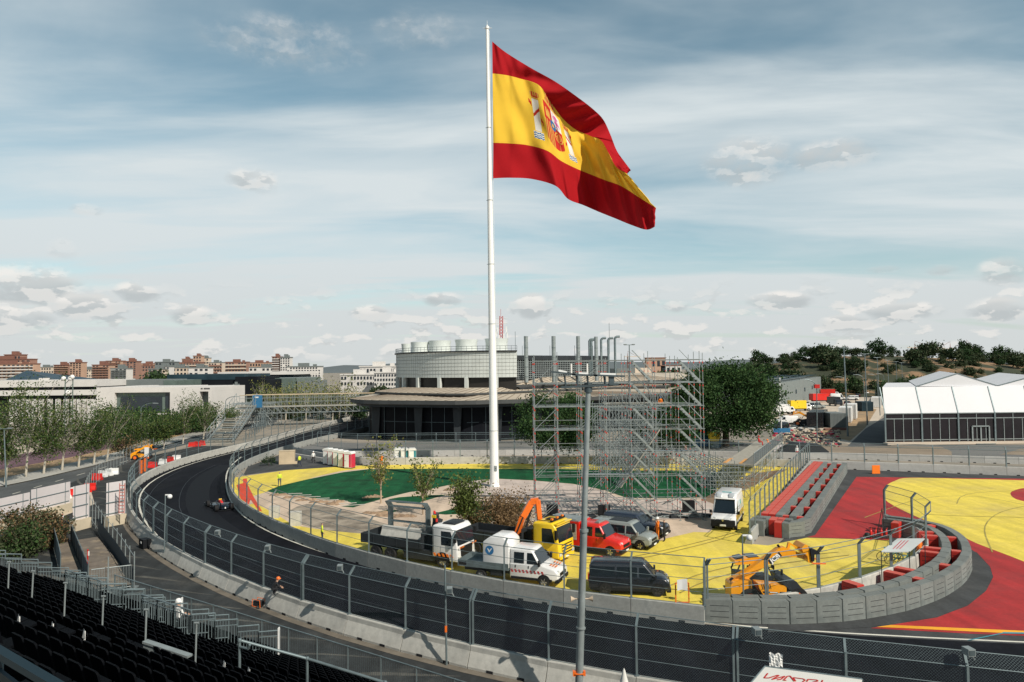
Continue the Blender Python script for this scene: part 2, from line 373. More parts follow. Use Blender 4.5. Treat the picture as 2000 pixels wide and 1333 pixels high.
# outer wall centre line (world), right -> left -> away
OWraw = [G(2150, 1304, 3.5), G(1910, 1281, 3.5), G(1694, 1261, 3.5), G(1492, 1240, 3.5), G(1314, 1221, 3.5)] + GP([(1149, 1307), (1002, 1282), (872, 1255), (764, 1229), (670, 1204), (592, 1179), (527, 1158), (471, 1133), (422, 1115), (382, 1096), (349, 1079), (321, 1062), (298, 1048), (280, 1033), (265, 1019), (255, 1001), (248, 983), (246, 963), (252, 943), (275, 925), (306, 911), (344, 897), (418, 878), (500, 861), (604, 832), (693, 812)], 1.0)
for p in OWraw: p.z = 0
OWraw.append(OWraw[-1] + (OWraw[-1] - OWraw[-2]).normalized() * 60)
OW = resample(spline(smooth_pts(resample(spline(OWraw), 6), 3)), 4.0)
IWraw = [G(800, 812, 1), G(700, 838, 1), G(640, 850, 1), G(563, 841, 3.5), G(532, 849, 3.5), G(502, 857, 3.5), G(470, 869, 3.5), G(452, 880, 3.5)] + GP([(447, 935), (450, 952), (456, 969), (470, 981), (488, 993), (527, 1012), (612, 1049), (698, 1074), (760, 1090), (827, 1107), (902, 1121), (988, 1137), (1084, 1151), (1193, 1166), (1319, 1178), (1376, 1183)], 1.0)
for p in IWraw: p.z = 0
IW = resample(spline(smooth_pts(resample(spline(IWraw), 5), 2)), 4.0)
# which way is the track side
# track ribbon: between outer wall and inner wall, then on to the right
inner_edge = [p for p in IW]
trk = list(OW) + [IW[0] + Vector((10, 40, 0))] + list(IW) + GP([(1420, 1224), (1560, 1232), (1677, 1241), (1854, 1250), (2010, 1257), (2160, 1262)])
sheet('race_track', trk, .006, 'asphalt_track', 'near black new asphalt of the race track')
# runoff tarmac under the curved blocks
run = GP([(1330, 1205), (1420, 1218), (1560, 1234), (1677, 1243), (1854, 1252), (2160, 1266), (2160, 1090), (2000, 920), (1640, 912), (1590, 1000), (1500, 1080), (1400, 1150)])
sheet('runoff_tarmac', run, .010, 'asphalt_runoff', 'dark grey tarmac between the painted zones')
# inner paved zone painted yellow
yin = GP([(1376, 1195), (1300, 1186), (1193, 1175), (1084, 1160), (988, 1146), (902, 1130), (827, 1116), (760, 1099), (698, 1083), (612, 1058), (527, 1021), (488, 1001), (468, 988), (455, 972), (452, 950), (460, 933), (560, 919), (650, 913), (705, 910), (818, 907), (1100, 906), (1340, 907), (1510, 912), (1560, 914), (1452, 1062), (1500, 1066), (1576, 1051), (1735, 1056), (1790, 1060), (1800, 1095), (1720, 1140), (1600, 1172), (1480, 1190)])
sheet('yellow_painted_ground', yin, .014, 'paint_yel_ground', 'bright yellow painted tarmac where the vehicles are parked')
sheet('red_painted_ground', GP([(1673, 932), (2010, 936), (2150, 942), (2150, 1290), (2060, 1246), (2000, 1243), (1900, 1239), (1700, 1228), (1830, 1207), (1890, 1184), (1926, 1155), (1940, 1128), (1934, 1108), (1908, 1080), (1860, 1060), (1800, 1056), (1735, 1056), (1576, 1050), (1592, 1046)]), .018, 'paint_red_ground', 'deep red painted runoff zone')
sheet('runoff_ring', GP([(1500, 1236), (1600, 1232), (1700, 1226), (1830, 1206), (1890, 1183), (1926, 1154), (1939, 1128), (1933, 1109), (1906, 1080), (1870, 1055), (1800, 1020), (1740, 1015), (1740, 1060), (1800, 1080), (1780, 1130), (1600, 1180), (1500, 1190)]), .022, 'asphalt_runoff', 'dark tarmac ring under the curved wall of grey blocks')
yb = spline([p.to_tuple() for p in GP([(2150, 945), (2000, 939), (1880, 936), (1776, 934), (1748, 940), (1729, 951), (1725, 965), (1735, 982), (1790, 1010), (1860, 1038), (1905, 1061), (2000, 1098), (2150, 1165)])], sub=4)
sheet('yellow_painted_field', yb, .026, 'paint_yel_ground', 'large yellow painted field of the runoff zone')
sheet('red_painted_spot', spline(GP([(2080, 950), (2010, 953), (1978, 960), (1976, 970), (2000, 980), (2080, 990), (2120, 975), (2110, 955), (2080, 950)])), .030, 'paint_red_ground', 'red painted patch at the edge of the yellow field')
sheet('orange_stripe', GP([(1712, 1226), (1740, 1222), (2010, 1234), (2160, 1241), (2160, 1249), (2010, 1240), (1900, 1235), (1760, 1228)]), .030, 'stripe_orange', 'orange stripe painted along the track edge')
sheet('blue_line', GP([(1888, 1252), (1955, 1238), (1960, 1236), (2160, 1240), (2160, 1242), (1960, 1239), (1896, 1252)]), .034, 'line_blue', 'thin blue guide line')
# tyre marks on the yellow field
mat('tyre_mark', (.34, .28, .07), .85, var=.3)
for k, l in enumerate([[(1690, 1012), (1800, 975), (1900, 970), (1990, 985), (2100, 1010)], [(1870, 985), (1880, 970), (1920, 962), (2000, 960), (2080, 958)], [(1940, 1080), (1925, 1030), (1960, 1000), (2040, 985), (2120, 985)], [(1790, 1005), (1900, 1010), (2000, 1012), (2120, 1020)], [(1130, 1096), (1230, 1090), (1360, 1062), (1440, 1040)], [(1128, 1101), (1235, 1095), (1368, 1066), (1450, 1042)], [(1300, 1150), (1380, 1120), (1500, 1095), (1640, 1080)], [(1330, 1160), (1400, 1130), (1520, 1104), (1660, 1086)]]):
    w = resample(spline(GP(l)), 2.0); sheet_ = strip('tyre_marks', w, offset(w, .10), .032 + k * .004, 'tyre_mark', 'faint dark tyre mark on the yellow paint')
# white edge lines
wl = spline(GP([(470, 893), (447, 912), (440, 930), (440, 945), (444, 970), (459, 996), (482, 1017), (518, 1039), (565, 1058), (624, 1079), (695, 1101), (768, 1121), (842, 1140), (898, 1152), (1000, 1172), (1100, 1187), (1200, 1200), (1320, 1215), (1500, 1230), (1677, 1241), (1854, 1250), (2000, 1257), (2150, 1262)]))
wl = resample(smooth_pts(resample(wl, 4), 2), 2.0); strip('white_line', wl, offset(wl, .17), .014, 'line_white', 'white edge line along the inner wall')
mat('verge', (.14, .12, .095), .95, var=.3, vscale=.8)
mid = [p for p in IW if p.y < 108][:-3]; mat('rubber_line', (.0048, .0052, .0075), .75, var=.15, spec=.18); mat('tar_seam', (.006, .006, .008), .5); strip('rubber_line', offset(mid, -2.2), offset(mid, -4.6), .010, 'rubber_line', 'darker rubbered racing line on the track')
for kk in (5.2, 8.4): strip('tar_seam', offset(mid, -kk), offset(mid, -kk - .06), .014, 'tar_seam', 'thin paving seam along the track')
wl2 = [p for p in OW if p.y > 60]; strip('white_line', offset(wl2, -.95), offset(wl2, -1.12), .014, 'line_white', 'white edge line along the outer wall')
# turf and sand inside
sheet('sand_ground', spline(GP([(466, 985), (500, 968), (560, 950), (610, 934), (665, 921), (706, 917), (760, 916), (900, 926), (1100, 928), (1300, 940), (1396, 950), (1396, 1030), (1355, 1040), (1302, 1052), (1280, 1058), (1120, 1070), (1000, 1062), (900, 1052), (800, 1048), (683, 1041), (583, 1028), (550, 1012), (500, 985), (480, 990), (466, 985)]), sub=3), .018, 'sand', 'pale pinkish sand and gravel of the unfinished garden')
sheet('mud_ground', spline(GP([(560, 1002), (600, 985), (680, 1000), (740, 1020), (800, 1040), (683, 1041), (590, 1026), (560, 1002)]), sub=3), .022, 'mud', 'dark stained dirt beside the yellow paint')
sheet('turf_ground', GP([(521, 960), (545, 950), (600, 937), (670, 923), (720, 917), (900, 916), (1100, 917), (1400, 922), (1396, 972), (1300, 974), (1226, 974), (1180, 958), (1120, 946), (1040, 939), (975, 936), (915, 941), (868, 950), (830, 958), (800, 962), (762, 971), (716, 984), (690, 992), (668, 990), (690, 984), (672, 978), (625, 976), (575, 968), (540, 965)]), .026, 'turf', 'dark green artificial lawn around the flagpole')
for l in ([(758, 976), (780, 972), (840, 968), (874, 967), (850, 973), (810, 985), (775, 983)], [(846, 1004), (880, 996), (915, 990), (1000, 985), (985, 994), (930, 1004), (870, 1006)], [(728, 1003), (760, 996), (780, 998), (760, 1004)], [(1385, 985), (1420, 990), (1440, 1000), (1400, 1008), (1300, 1012), (1300, 1004)], [(1000, 1000), (1020, 980), (1045, 975), (1045, 992), (1020, 1004)]):
    sheet('turf_patch', GP(l), .030, 'turf', 'small island of green artificial lawn in the sand')
sheet('paved_slab', spline(GP([(880, 950), (910, 942), (966, 937), (1040, 940), (1120, 947), (1180, 960), (1225, 976), (1380, 980), (1396, 1010), (1250, 1015), (1100, 1010), (1040, 990), (990, 975), (900, 965), (880, 950)]), sub=3), .034, 'slab', 'pale paved pad around the flagpole foot')
sheet('tarmac_apron', GP([(484, 912), (560, 884), (640, 892), (700, 906), (665, 912), (553, 919), (475, 929)]), .022, 'asphalt_runoff', 'dark tarmac apron beside the portable toilets')
for k, l in enumerate([[(462, 948), (476, 944), (482, 958), (490, 975), (486, 986), (470, 975)], [(474, 936), (482, 935), (484, 948), (495, 970), (512, 1000), (505, 998), (486, 972), (476, 950)]]):
    sheet('painted_stripe', GP(l), .022 + k * .004, 'stripe_red', 'orange red curved stripe painted on the yellow ground')
sheet('brown_strip', GP([(1372, 975), (1470, 925), (1540, 917), (1500, 936), (1450, 960), (1400, 1000), (1372, 1010)]), .030, 'carpet_brown', 'brown unfinished ground under the platform')
# band behind the back wall, beyond
sheet('service_road', GP([(560, 880), (700, 888), (1100, 886), (1500, 890), (2150, 905), (2150, 870), (1600, 868), (1300, 862), (900, 862), (700, 866), (620, 862)]), .010, 'asphalt_grey', 'grey service road behind the back wall')
sheet('dry_lot', GP([(1500, 888), (1860, 895), (1858, 882), (1840, 874), (1640, 868), (1560, 866)]), .014, 'dry_soil', 'dry brown soil lot in front of the marquee')
sheet('dry_lot', GP([(1955, 888), (2160, 894), (2160, 872), (1990, 878)]), .014, 'dry_soil', 'dry soil patch right of the marquee door')
sheet('dark_road', GP([(1655, 872), (1690, 838), (1728, 815), (1740, 872)]), .018, 'asphalt_road', 'dark asphalt beside the marquee')
sheet('vehicle_yard', GP([(1480, 835), (1660, 868), (1700, 838), (1736, 800), (1745, 752), (1600, 752), (1480, 800)]), .012, 'path_sand', 'pale gravel yard with parked vans')
sheet('earth_mound_ground', GP([(1590, 846), (1660, 862), (1690, 836), (1712, 800), (1690, 796), (1640, 830)]), .020, 'dirt_brown', 'ochre bare earth beside the containers')
sheet('avenue', GP([(1690, 790), (1728, 792), (1745, 750), (1752, 737), (1735, 737), (1716, 760)]), .022, 'asphalt_grey', 'grey avenue running away below the hill')
# service lane on the spectator side (near the outer wall), with fan shaped streaks
mat('lane', fine=0.35, col=(.022, .025, .026), rough=.9, var=.3, vscale=.5, col2=(.06, .06, .055), c2s=.3, c2lo=.5, c2hi=.8)
nl = [p for p in OW if p.y < 62 or p.x > -20][:40]
near = [p for p in OW[:36]]
strip('service_lane', offset(near, .6), offset(near, 11.0), .003, 'lane', 'worn dark tarmac lane between the stand and the track wall')
strip('gravel_edge', offset(near, .42), offset(near, .85), .016, 'verge', 'dusty gravel edge at the wall foot')
# left street
sheet('street', GP([(-160, 1035), (0, 987), (110, 955), (185, 925), (250, 905), (300, 885), (420, 855), (540, 825), (540, 818), (400, 848), (280, 884), (180, 912), (60, 940), (-160, 985)]), .010, 'asphalt_road', 'grey asphalt street left of the track')
sheet('pavement', GP([(-160, 985), (60, 940), (180, 912), (280, 884), (400, 848), (540, 818), (540, 812), (390, 842), (270, 874), (170, 899), (50, 926), (-160, 968)]), .12, 'pavement', 'light grey pavement along the street')
sheet('dry_verge', GP([(-160, 968), (50, 926), (170, 899), (270, 874), (390, 842), (390, 834), (260, 866), (160, 890), (40, 912), (-160, 945)]), .05, 'dirt_brown', 'brown earth strip with the street trees')
sheet('purple_bed', GP([(-160, 945), (40, 912), (160, 890), (260, 866), (260, 852), (150, 868), (40, 888), (-160, 915)]), .030, 'purple_bed', 'strip of reddish purple ground')
sheet('sand_path', GP([(-160, 915), (40, 888), (150, 868), (260, 852), (300, 838), (230, 838), (120, 852), (0, 872), (-160, 890)]), .034, 'path_sand', 'pale sandy path behind the street trees')
b = MB()
for i in range(9):
    p = G(-60 + i * 42, 990 - i * 12.2); q = G(-44 + i * 42, 985.4 - i * 12.2); d = (q - p).normalized(); n_ = Vector((-d.y, d.x, 0)) * .07
    b.quad(p - n_ + Vector((0, 0, .016)), q - n_ + Vector((0, 0, .016)), q + n_ + Vector((0, 0, .016)), p + n_ + Vector((0, 0, .016)))
struct(b.build('road_marking', 'line_white', fix=False), 'faded white lane dashes on the street')
sheet('gravel_ground', GP([(-160, 1085), (0, 1010), (95, 975), (175, 950), (185, 985), (120, 1010), (0, 1030), (-160, 1100)]), .014, 'path_sand', 'dry gravel strip beside the white hoarding')

# dusty tyre streaks fanning across the service lane
mat('lane_dust', fine=.3, col=(.075, .074, .066), rough=.95, var=.3, vscale=1.0)
rs = random.Random(3)
for k in range(34):
    i = 5 + k * .78; i0 = int(i); n_o = [offset(near, d)[min(len(near) - 1, int(i0 + d * .34))] for d in (1.3, 3.2, 5.4, 7.6, 9.6)]
    n_o = resample(spline([p + Vector((rs.uniform(-.2, .2), 0, 0)) for p in n_o]), .8); n = len(n_o); w = [(.14 + .07 * (k * 7 % 5)) * (1 - abs(2 * q / (n - 1) - 1) ** 3) + .02 for q in range(n)]
    t2 = [offset(n_o, w[q])[q] for q in range(n)]; strip('dust_streak', n_o, t2, .0065 + .00025 * k, 'lane_dust', 'pale dusty streak across the service lane')
# ================= concrete walls and debris fences =================
def block_mesh(name, Ln, side, m, h=1.0, slope=True, pockets=True):
    "length along y, back (+x) sloping, track face (-x) upright"
    b = MB(); s = .42 if slope else .2
    pr = [(-.16, 0), (-.16, .04), (-.13, h - .04), (-.10, h), (.10, h), (.13, h - .04), (.15, h * .74), (s, .12), (s, 0)] if slope else [(-.16, 0), (-.13, h - .03), (-.1, h), (.1, h), (.13, h - .03), (.2, 0)]
    b.extr(pr, -Ln / 2 + .015, Ln / 2 - .015, 0)
    if pockets:
        for y in (-.8, .8):
            b.box((-.14, y, .06), (.06, .34, .12), m=1)
            b.box((s - .01, y, .07), (.05, .34, .13), m=1)
    return b.build(name, [m, 'dark_gap'])
def place_blocks(path, m, label, group, h=1.0, slope=True, name='concrete_barrier', every=1):
    base = None; out = []
    for a, c in zip(path[:-1], path[1:]):
        d = c - a; ln = d.length; mid = (a + c) / 2; rz = math.atan2(d.y, d.x) - PI / 2
        if base is None:
            base = block_mesh(name, 4.0, 1, m, h, slope); tag(base, label, 'barrier', group); o = base
        else: o = base.copy(); COL.objects.link(o)
        # local y along heading; local -x must be the track side
        o['label'] = label + ', ' + nth(len(out) + 1) + ' from its ' + place_blocks.end + ' end'; o.location = (mid.x, mid.y, .004); o.rotation_euler = (0, 0, rz + (PI if place_blocks.flip else 0)); o.scale = (1, ln / 4.0, 1); out.append(o)
    return out
place_blocks.flip = False
def net_obj(name, quads, m, parent):
    me = bpy.data.meshes.new(name); vs = []; fs = []; uv = []
    for q, u in quads:
        o = len(vs); vs += [tuple(p) for p in q]; fs.append((o, o + 1, o + 2, o + 3)); uv += u
    me.from_pydata(vs, [], fs); l = me.uv_layers.new(name='UVMap')
    for i, x in enumerate(uv): l.data[i].uv = x
    me.materials.append(MATS[m]); o = bpy.data.objects.new(name, me); COL.objects.link(o); o.parent = parent; return o
def fence(name, label, path, inward, z0=1.0, z1=3.05, arm=(.38, .42), net='net_near', nc=4, pr=.045, pm='galv', every=1, cable_r=.014, cat='fence', group=None, twin=False, toprail=False):
    "inward = unit side sign of the arm: +1 left of heading, -1 right"
    root = thing(name, label, cat, path[0], 0, group); O = path[0]
    L_ = [p - O for p in path]; nrm = [q - p for p, q in zip(path, offset(path, inward))]
    tops = [p + n * arm[0] + Vector((0, 0, z1 + arm[1])) for p, n in zip(L_, nrm)]
    kn = [p + Vector((0, 0, z1)) for p in L_]; bs = [p + Vector((0, 0, z0)) for p in L_]
    pm0 = None
    for i in range(0, len(path), every):
        t = nrm[i]; tt = Vector((-t.y, t.x, 0)); b = MB()
        for sgn in ((-1, 1) if (twin and i % twin == 0) else (0,)):
            o_ = tt * (.075 * sgn)
            b.bar(L_[i] + o_ + Vector((0, 0, z0 - .22)), kn[i] + o_, pr * 2, pr * 2)
            b.bar(kn[i] + o_, tops[i] + o_, pr * 2, pr * 2)
        b.bar(L_[i] + Vector((0, 0, z0)), L_[i] + Vector((0, 0, z0 + .03)), pr * 4, pr * 4)
        b.build('post', pm, root)
    if net:
        q = []; s = 0
        for i in range(len(path) - 1):
            ln = (path[i + 1] - path[i]).length; h = z1 - z0
            q.append(([bs[i], bs[i + 1], kn[i + 1], kn[i]], [(s, 0), (s + ln, 0), (s + ln, h), (s, h)]))
            q.append(([kn[i], kn[i + 1], tops[i + 1], tops[i]], [(s, h), (s + ln, h), (s + ln, h + .57), (s, h + .57)])); s += ln
        net_obj('wire_mesh', q, net, root)
    b = MB()
    for k in range(nc):
        z = z0 + .02 + (z1 - z0 - .02) * k / (nc - 1)
        for i in range(len(path) - 1): b.tube(L_[i] + Vector((0, 0, z)), L_[i + 1] + Vector((0, 0, z)), cable_r * (1.5 if k == nc - 1 else 1), n=4, caps=False)
    for i in range(len(path) - 1): b.tube(tops[i], tops[i + 1], cable_r * 1.5, n=4, caps=False)
    b.build('cable', pm, root); return root

# outer wall: blocks and fence
place_blocks.flip = True   # heading runs right to left, spectator side is on the left
sel = OW
place_blocks.flip = False; place_blocks.end = 'left'
def lr(path): return path[::-1]
# block local +x (sloped back) for heading h points to the right of heading, so reverse the outer wall
place_blocks(lr(sel), 'concrete', 'grey concrete block of the outer track wall', 'outer track wall blocks')
place_blocks([p for p in IW], 'concrete_inner', 'grey concrete barrier block of the inner track wall', 'inner track wall blocks', slope=False) if False else None
inb = IW[::-1]
def place_in(path, m, label, group, **k):
    place_blocks(path, m, label, group, **k)
# inner wall: upright face towards the track (right of heading) -> reversed heading
place_blocks.flip = True
place_blocks([p for p in IW], 'concrete_inner', 'grey concrete barrier block of the inner track wall', 'inner track wall blocks', slope=False)
place_blocks.flip = False
iA = [p for p in OW if p.y < 69 and not (p.y > 69)]
cut = next(i for i, p in enumerate(OW) if p.y > 70)
fence('debris_fence', 'near grey debris fence with angled top standing on the outer track wall', OW[:cut + 1], -1, twin=3)
fence('debris_fence', 'far stretch of grey debris fence on the outer wall curving away to the footbridge', OW[cut:], -1, net='net_mid', cable_r=.02)
fence('debris_fence', 'grey debris fence along the inner track wall in front of the parked trucks', IW[:], 1, net='net_mid', cable_r=.016)

# back wall with its fence
BW = [p for p in GP([(573, 886), (640, 900), (703, 911), (818, 907), (1100, 906), (1340, 907), (1510, 912), (1653, 917), (2000, 930), (2200, 938)])]
BW = resample(smooth_pts(resample(spline(BW), 6), 1), 4.0)
place_blocks.flip = True
place_blocks(BW, 'concrete_back', 'pale concrete barrier block of the long back wall', 'back wall blocks', slope=False, h=1.05)
place_blocks.flip = False
fence('debris_fence', 'long grey debris fence above the back wall between lawn and power house', BW[6:], 1, net='net_far', cable_r=.022, pr=.06, nc=3)
LW = resample(spline(GP([(690, 893), (900, 891), (1150, 889), (1510, 896), (1700, 899), (2200, 913)])), 4.0)
place_blocks.flip = True
place_blocks(LW, 'concrete_back', 'low grey concrete block behind the back wall', 'second wall blocks', slope=False, h=.95)
place_blocks.flip = False
# low fence right side in front of marquee
SF = resample(spline(GP([(620, 872), (700, 878), (900, 876), (1045, 876)])), 3.5)
fence('mesh_fence', 'grey mesh fence in front of the dark glass wall of the power house', SF, 1, z0=.05, z1=2.4, arm=(.2, .3), net='net_far', nc=3, cable_r=.022, pr=.04)
# straight fence left of the straight block wall (inner side)
TL = [G(1655, 905, 1.2), G(1583, 1014, 1.2)]
for p in TL: p.z = 0
tdir = (TL[1] - TL[0]).normalized(); tn = Vector((tdir.y, -tdir.x, 0))    # towards the left of the picture
if tn.x > 0: tn = -tn
Fa = TL[0] + tn * 4.75 - tdir * 2; Fb = G(1465, 1064)
SFp = resample([Fa, Fb], 2.6)
place_blocks(resample([Fa, Fb], 4.0), 'concrete_inner', 'grey concrete block under the straight fence', 'blocks under the straight fence', slope=True, h=1.0)
fence('debris_fence', 'straight grey fence running beside the red and grey crash blocks', SFp, 1, z0=.9, z1=3.3, arm=(.12, .32), net='net_far', nc=3, cable_r=.02, pr=.05)
# small fence round the curved nose (right) and panels along the inner curve
NP = [G(1380, 1178, 1), G(1459, 1170, 1.0), G(1592, 1152, 1.0), G(1704, 1121, 1.0), G(1778, 1093, 1), G(1812, 1065, 1), G(1810, 1035, 1), G(1779, 1018, 1), G(1728, 1004, 1)]
for p in NP: p.z = 0
inner_nose = resample(smooth_pts(resample(spline(NP), 3), 1), 3.9)
place_blocks.flip = True
place_blocks(inner_nose, 'concrete', 'pale concrete block behind the curved blocks', 'blocks behind the curved crash wall', slope=False, h=1.0)
place_blocks.flip = False
fence('debris_fence', 'grey debris fence around the curved nose beside the yellow telehandler', inner_nose, -1, z0=1.0, z1=3.05, net='net_mid', cable_r=.016, twin=1, arm=(.35, .42))

# ================= crash blocks (foam barrier modules) =================
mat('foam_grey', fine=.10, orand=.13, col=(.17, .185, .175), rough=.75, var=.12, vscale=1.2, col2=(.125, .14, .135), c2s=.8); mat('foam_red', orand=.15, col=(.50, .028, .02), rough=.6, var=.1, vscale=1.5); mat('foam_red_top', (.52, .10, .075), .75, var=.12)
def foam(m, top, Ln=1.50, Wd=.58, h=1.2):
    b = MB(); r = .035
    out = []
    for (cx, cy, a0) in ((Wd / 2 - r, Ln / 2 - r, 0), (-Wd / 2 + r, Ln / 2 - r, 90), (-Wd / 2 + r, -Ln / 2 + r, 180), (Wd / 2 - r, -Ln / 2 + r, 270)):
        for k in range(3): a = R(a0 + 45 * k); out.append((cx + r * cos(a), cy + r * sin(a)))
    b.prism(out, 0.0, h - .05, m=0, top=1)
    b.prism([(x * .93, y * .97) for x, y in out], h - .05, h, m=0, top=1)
    for z in (.3, .6, .9):                               # moulded grooves on both long faces
        for sx in (-1, 1): b.box((sx * (Wd / 2 + .001), .08, z), (.012, Ln * .66, .022), m=2)
    return b.build('crash_block', [m, top, 'dark_gap'])
fg = foam('foam_grey', 'foam_grey'); tag(fg, 'grey foam crash block in the outer row of the curved wall', 'crash block', 'outer curved row of grey crash blocks')
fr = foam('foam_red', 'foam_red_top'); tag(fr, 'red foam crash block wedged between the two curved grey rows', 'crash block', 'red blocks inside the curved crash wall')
first = {'g': True, 'r': True}; cnt = {}
def put(kind, p, rz, label, group):
    s = fg if kind == 'g' else fr
    cnt[label] = cnt.get(label, 0) + 1
    if first[kind]: first[kind] = False; o = s
    else: o = s.copy(); COL.objects.link(o)
    o.location = (p.x, p.y, .03); o.rotation_euler = (0, 0, rz); o.scale = (1, 1, 1); o['label'] = label + ', ' + nth(cnt[label]) + put.frm; o['group'] = group; return o
put.frm = ' from the left'
CV = GP([(1375, 1216), (1420, 1222), (1500, 1223), (1550, 1224), (1600, 1222), (1650, 1219), (1694, 1214), (1736, 1206), (1772, 1198), (1804, 1188), (1830, 1178), (1852, 1167), (1871, 1156), (1887, 1143), (1898, 1130), (1904, 1117)]) + [G(1902, 1067, 1.2), G(1883, 1043, 1.2), G(1854, 1025, 1.2), G(1821, 1015, 1.2), G(1780, 1009, 1.2), G(1732, 1007, 1.2)]
for p in CV: p.z = 0
CV = resample(smooth_pts(resample(spline(CV), 2.5), 2), 1.52)
c_in = offset(CV, .30)
def row(path, label, group):
    for a, c in zip(path[:-1], path[1:]):
        d = c - a; o = put('g', (a + c) / 2, math.atan2(d.y, d.x) - PI / 2, label, group); o.scale = (1, min(1.0, d.length / 1.50), 1)
row(c_in, 'grey foam crash block in the outer row of the curved wall', 'outer curved row of grey crash blocks')
vo = []
for i, p in enumerate(CV): vo.append(offset(CV, .92 + .55 * min(1, max(0, (i - 4) / 7)))[i])
c2_ = resample(vo, 1.52)
row(c2_, 'grey foam crash block in the inner row of the curved wall', 'inner curved row of grey crash blocks')
cm = offset(CV, .88)
for i in (10, 13, 16, 19, 22, 25, 28):
    if i < len(cm) - 1:
        d = cm[i + 1] - cm[i]; put('r', cm[i], math.atan2(d.y, d.x), 'red foam crash block wedged between the two curved grey rows', 'red blocks inside the curved crash wall').scale = (1.0, .42, .96)
c3 = offset(CV, 2.3)
for i in (7, 10, 11, 15, 16, 19, 20, 24, 25):
    if i < len(c3) - 1:
        d = c3[i + 1] - c3[i]; o = put('r', c3[i] , math.atan2(d.y, d.x) - PI / 2 + R(90), 'red foam crash block behind the inner curved grey row', 'red blocks behind the curved crash wall'); o.scale = (1, .75, .98)
# straight wall
put.frm = ' from the far end'
rz = math.atan2(tdir.y, tdir.x) - PI / 2; Lw = (TL[1] - TL[0]).length; nn = int(Lw / 1.5)
for i in range(nn):
    c = TL[0] + tdir * (.75 + 1.5 * i)
    put('g', c + tn * .3, rz, 'grey crash block in the right straight row', 'right straight row of grey crash blocks')
    put('g', c + tn * 1.45, rz, 'grey crash block in the middle straight row', 'middle straight row of grey crash blocks')
    put('g', c + tn * 2.55, rz, 'grey crash block next to the double red row', 'left straight row of grey crash blocks')
    put('r', c + tn * 3.15, rz, 'red crash block of the right hand red row', 'right row of red crash blocks')
    put('r', c + tn * 3.75, rz, 'red crash block of the red row at the fence', 'left row of red crash blocks')
for i in range(nn // 3 + 1):
    for k, off in enumerate((.87, 2.0)):
        put('r', TL[0] + tdir * (1.2 + i * 4.5) + tn * off, rz + PI / 2, 'red crash block bridging two straight grey rows', 'red bridging blocks of the straight wall').scale = (1, .36, .95)
e = TL[0] + tdir * (nn * 1.5)
for (a, n_, k, ro) in ((.8, .5, 'g', -.35), (2.1, 1.0, 'g', -.75), (1.7, 2.1, 'r', 0), (1.7, 1.55, 'g', 0), (1.7, 2.7, 'r', 0), (1.7, 3.3, 'g', 0), (1.7, 3.9, 'g', 0), (2.5, 2.15, 'r', 0), (2.5, 1.55, 'g', 0), (2.5, 3.5, 'g', 0), (2.5, 4.1, 'g', 0)):
    put(k, e + tdir * a + tn * n_, rz + ro, ('red' if k == 'r' else 'grey') + ' crash block at the near end of the straight wall', 'end blocks of the straight crash wall')
# ================= flagpole and flag =================
FY = G(966, 951).y
pb = G(966, 951); pt = P(951.5, 57, FY)
t = thing('flagpole', 'very tall white tapered flagpole rising from the pale pad', 'flagpole', pb)
b = MB(); d = pt - pb
b.tube((0, 0, .35), d, .53, .17, n=28); b.lathe([(.62, 0), (.62, .12), (.56, .14), (.55, .35), (.53, .4)], 28); b.build('shaft', 'white_paint', t)
b = MB(); b.box((.15, -.54, 2.2), (.32, .03, .62)); b.box((.15, -.56, 2.2), (.06, .02, .12), m=1); b.build('hatch', ['galv_light', 'steel_dark'], t)
b = MB(); b.lathe([(.0, .55), (.06, .5), (.10, .42), (.06, .3), (.24, .28), (.24, .0), (.17, -.05)], 16, c=tuple(d)); b.tube(d, d + Vector((0, 0, 1.0)), .02); b.tube(d + Vector((-.5, 0, .1)), d + Vector((.55, 0, .1)), .035); b.build('cap', 'white_paint', t)
b = MB()
for z in (.12, .35, .48, .62, .78): q = d * z; b.tube(q + Vector((0, 0, -.02)), q + Vector((0, 0, .02)), .56 - .36 * z, n=20); b.tube(q + Vector((-.5 + .3 * z, 0, 0)), q + Vector((-.62 + .3 * z, 0, 0)), .03)
b.build('ring', 'galv', t)
b = MB(); b.tube(d * .995 + Vector((.25, -.1, 0)), d * .66 + Vector((.42, -.1, 0)), .03, n=5); b.tube(d * .66 + Vector((.42, -.1, 0)), d * .05 + Vector((.56, -.2, 0)), .014, n=4); b.build('halyard', 'white_plastic', t)
Z_ = lambda l: [Vector((930 + x / 3.1, 40 + y / 3.1)) for x, y in l]
fc = [Z_([(97, 128), (180, 195), (330, 288), (480, 372), (620, 470), (710, 540), (770, 602), (812, 690), (852, 790), (905, 866), (937, 908)]),
      Z_([(99, 322), (180, 332), (262, 352), (378, 392), (448, 490), (520, 590), (600, 660), (690, 700), (764, 737), (842, 880), (915, 930)]),
      Z_([(103, 742), (205, 746), (315, 757), (430, 790), (512, 850), (600, 895), (690, 932), (780, 968), (878, 1004), (985, 1072), (1087, 1136)]),
      Z_([(103, 957), (210, 954), (340, 962), (482, 1004), (556, 1082), (650, 1120), (742, 1160), (842, 1200), (940, 1240), (1030, 1268), (1082, 1250)])]
def cr(pts, x):
    n = len(pts) - 1; x = min(max(x, 0), .99999) * n; i = int(x); t_ = x - i
    p0 = pts[max(i - 1, 0)]; p1 = pts[i]; p2 = pts[i + 1]; p3 = pts[min(i + 2, n)]
    return 0.5 * ((p1 * 2) + (p2 - p0) * t_ + (p0 * 2 - p1 * 5 + p2 * 4 - p3) * t_ * t_ + (p3 - p0 + (p1 - p2) * 3) * t_ ** 3)
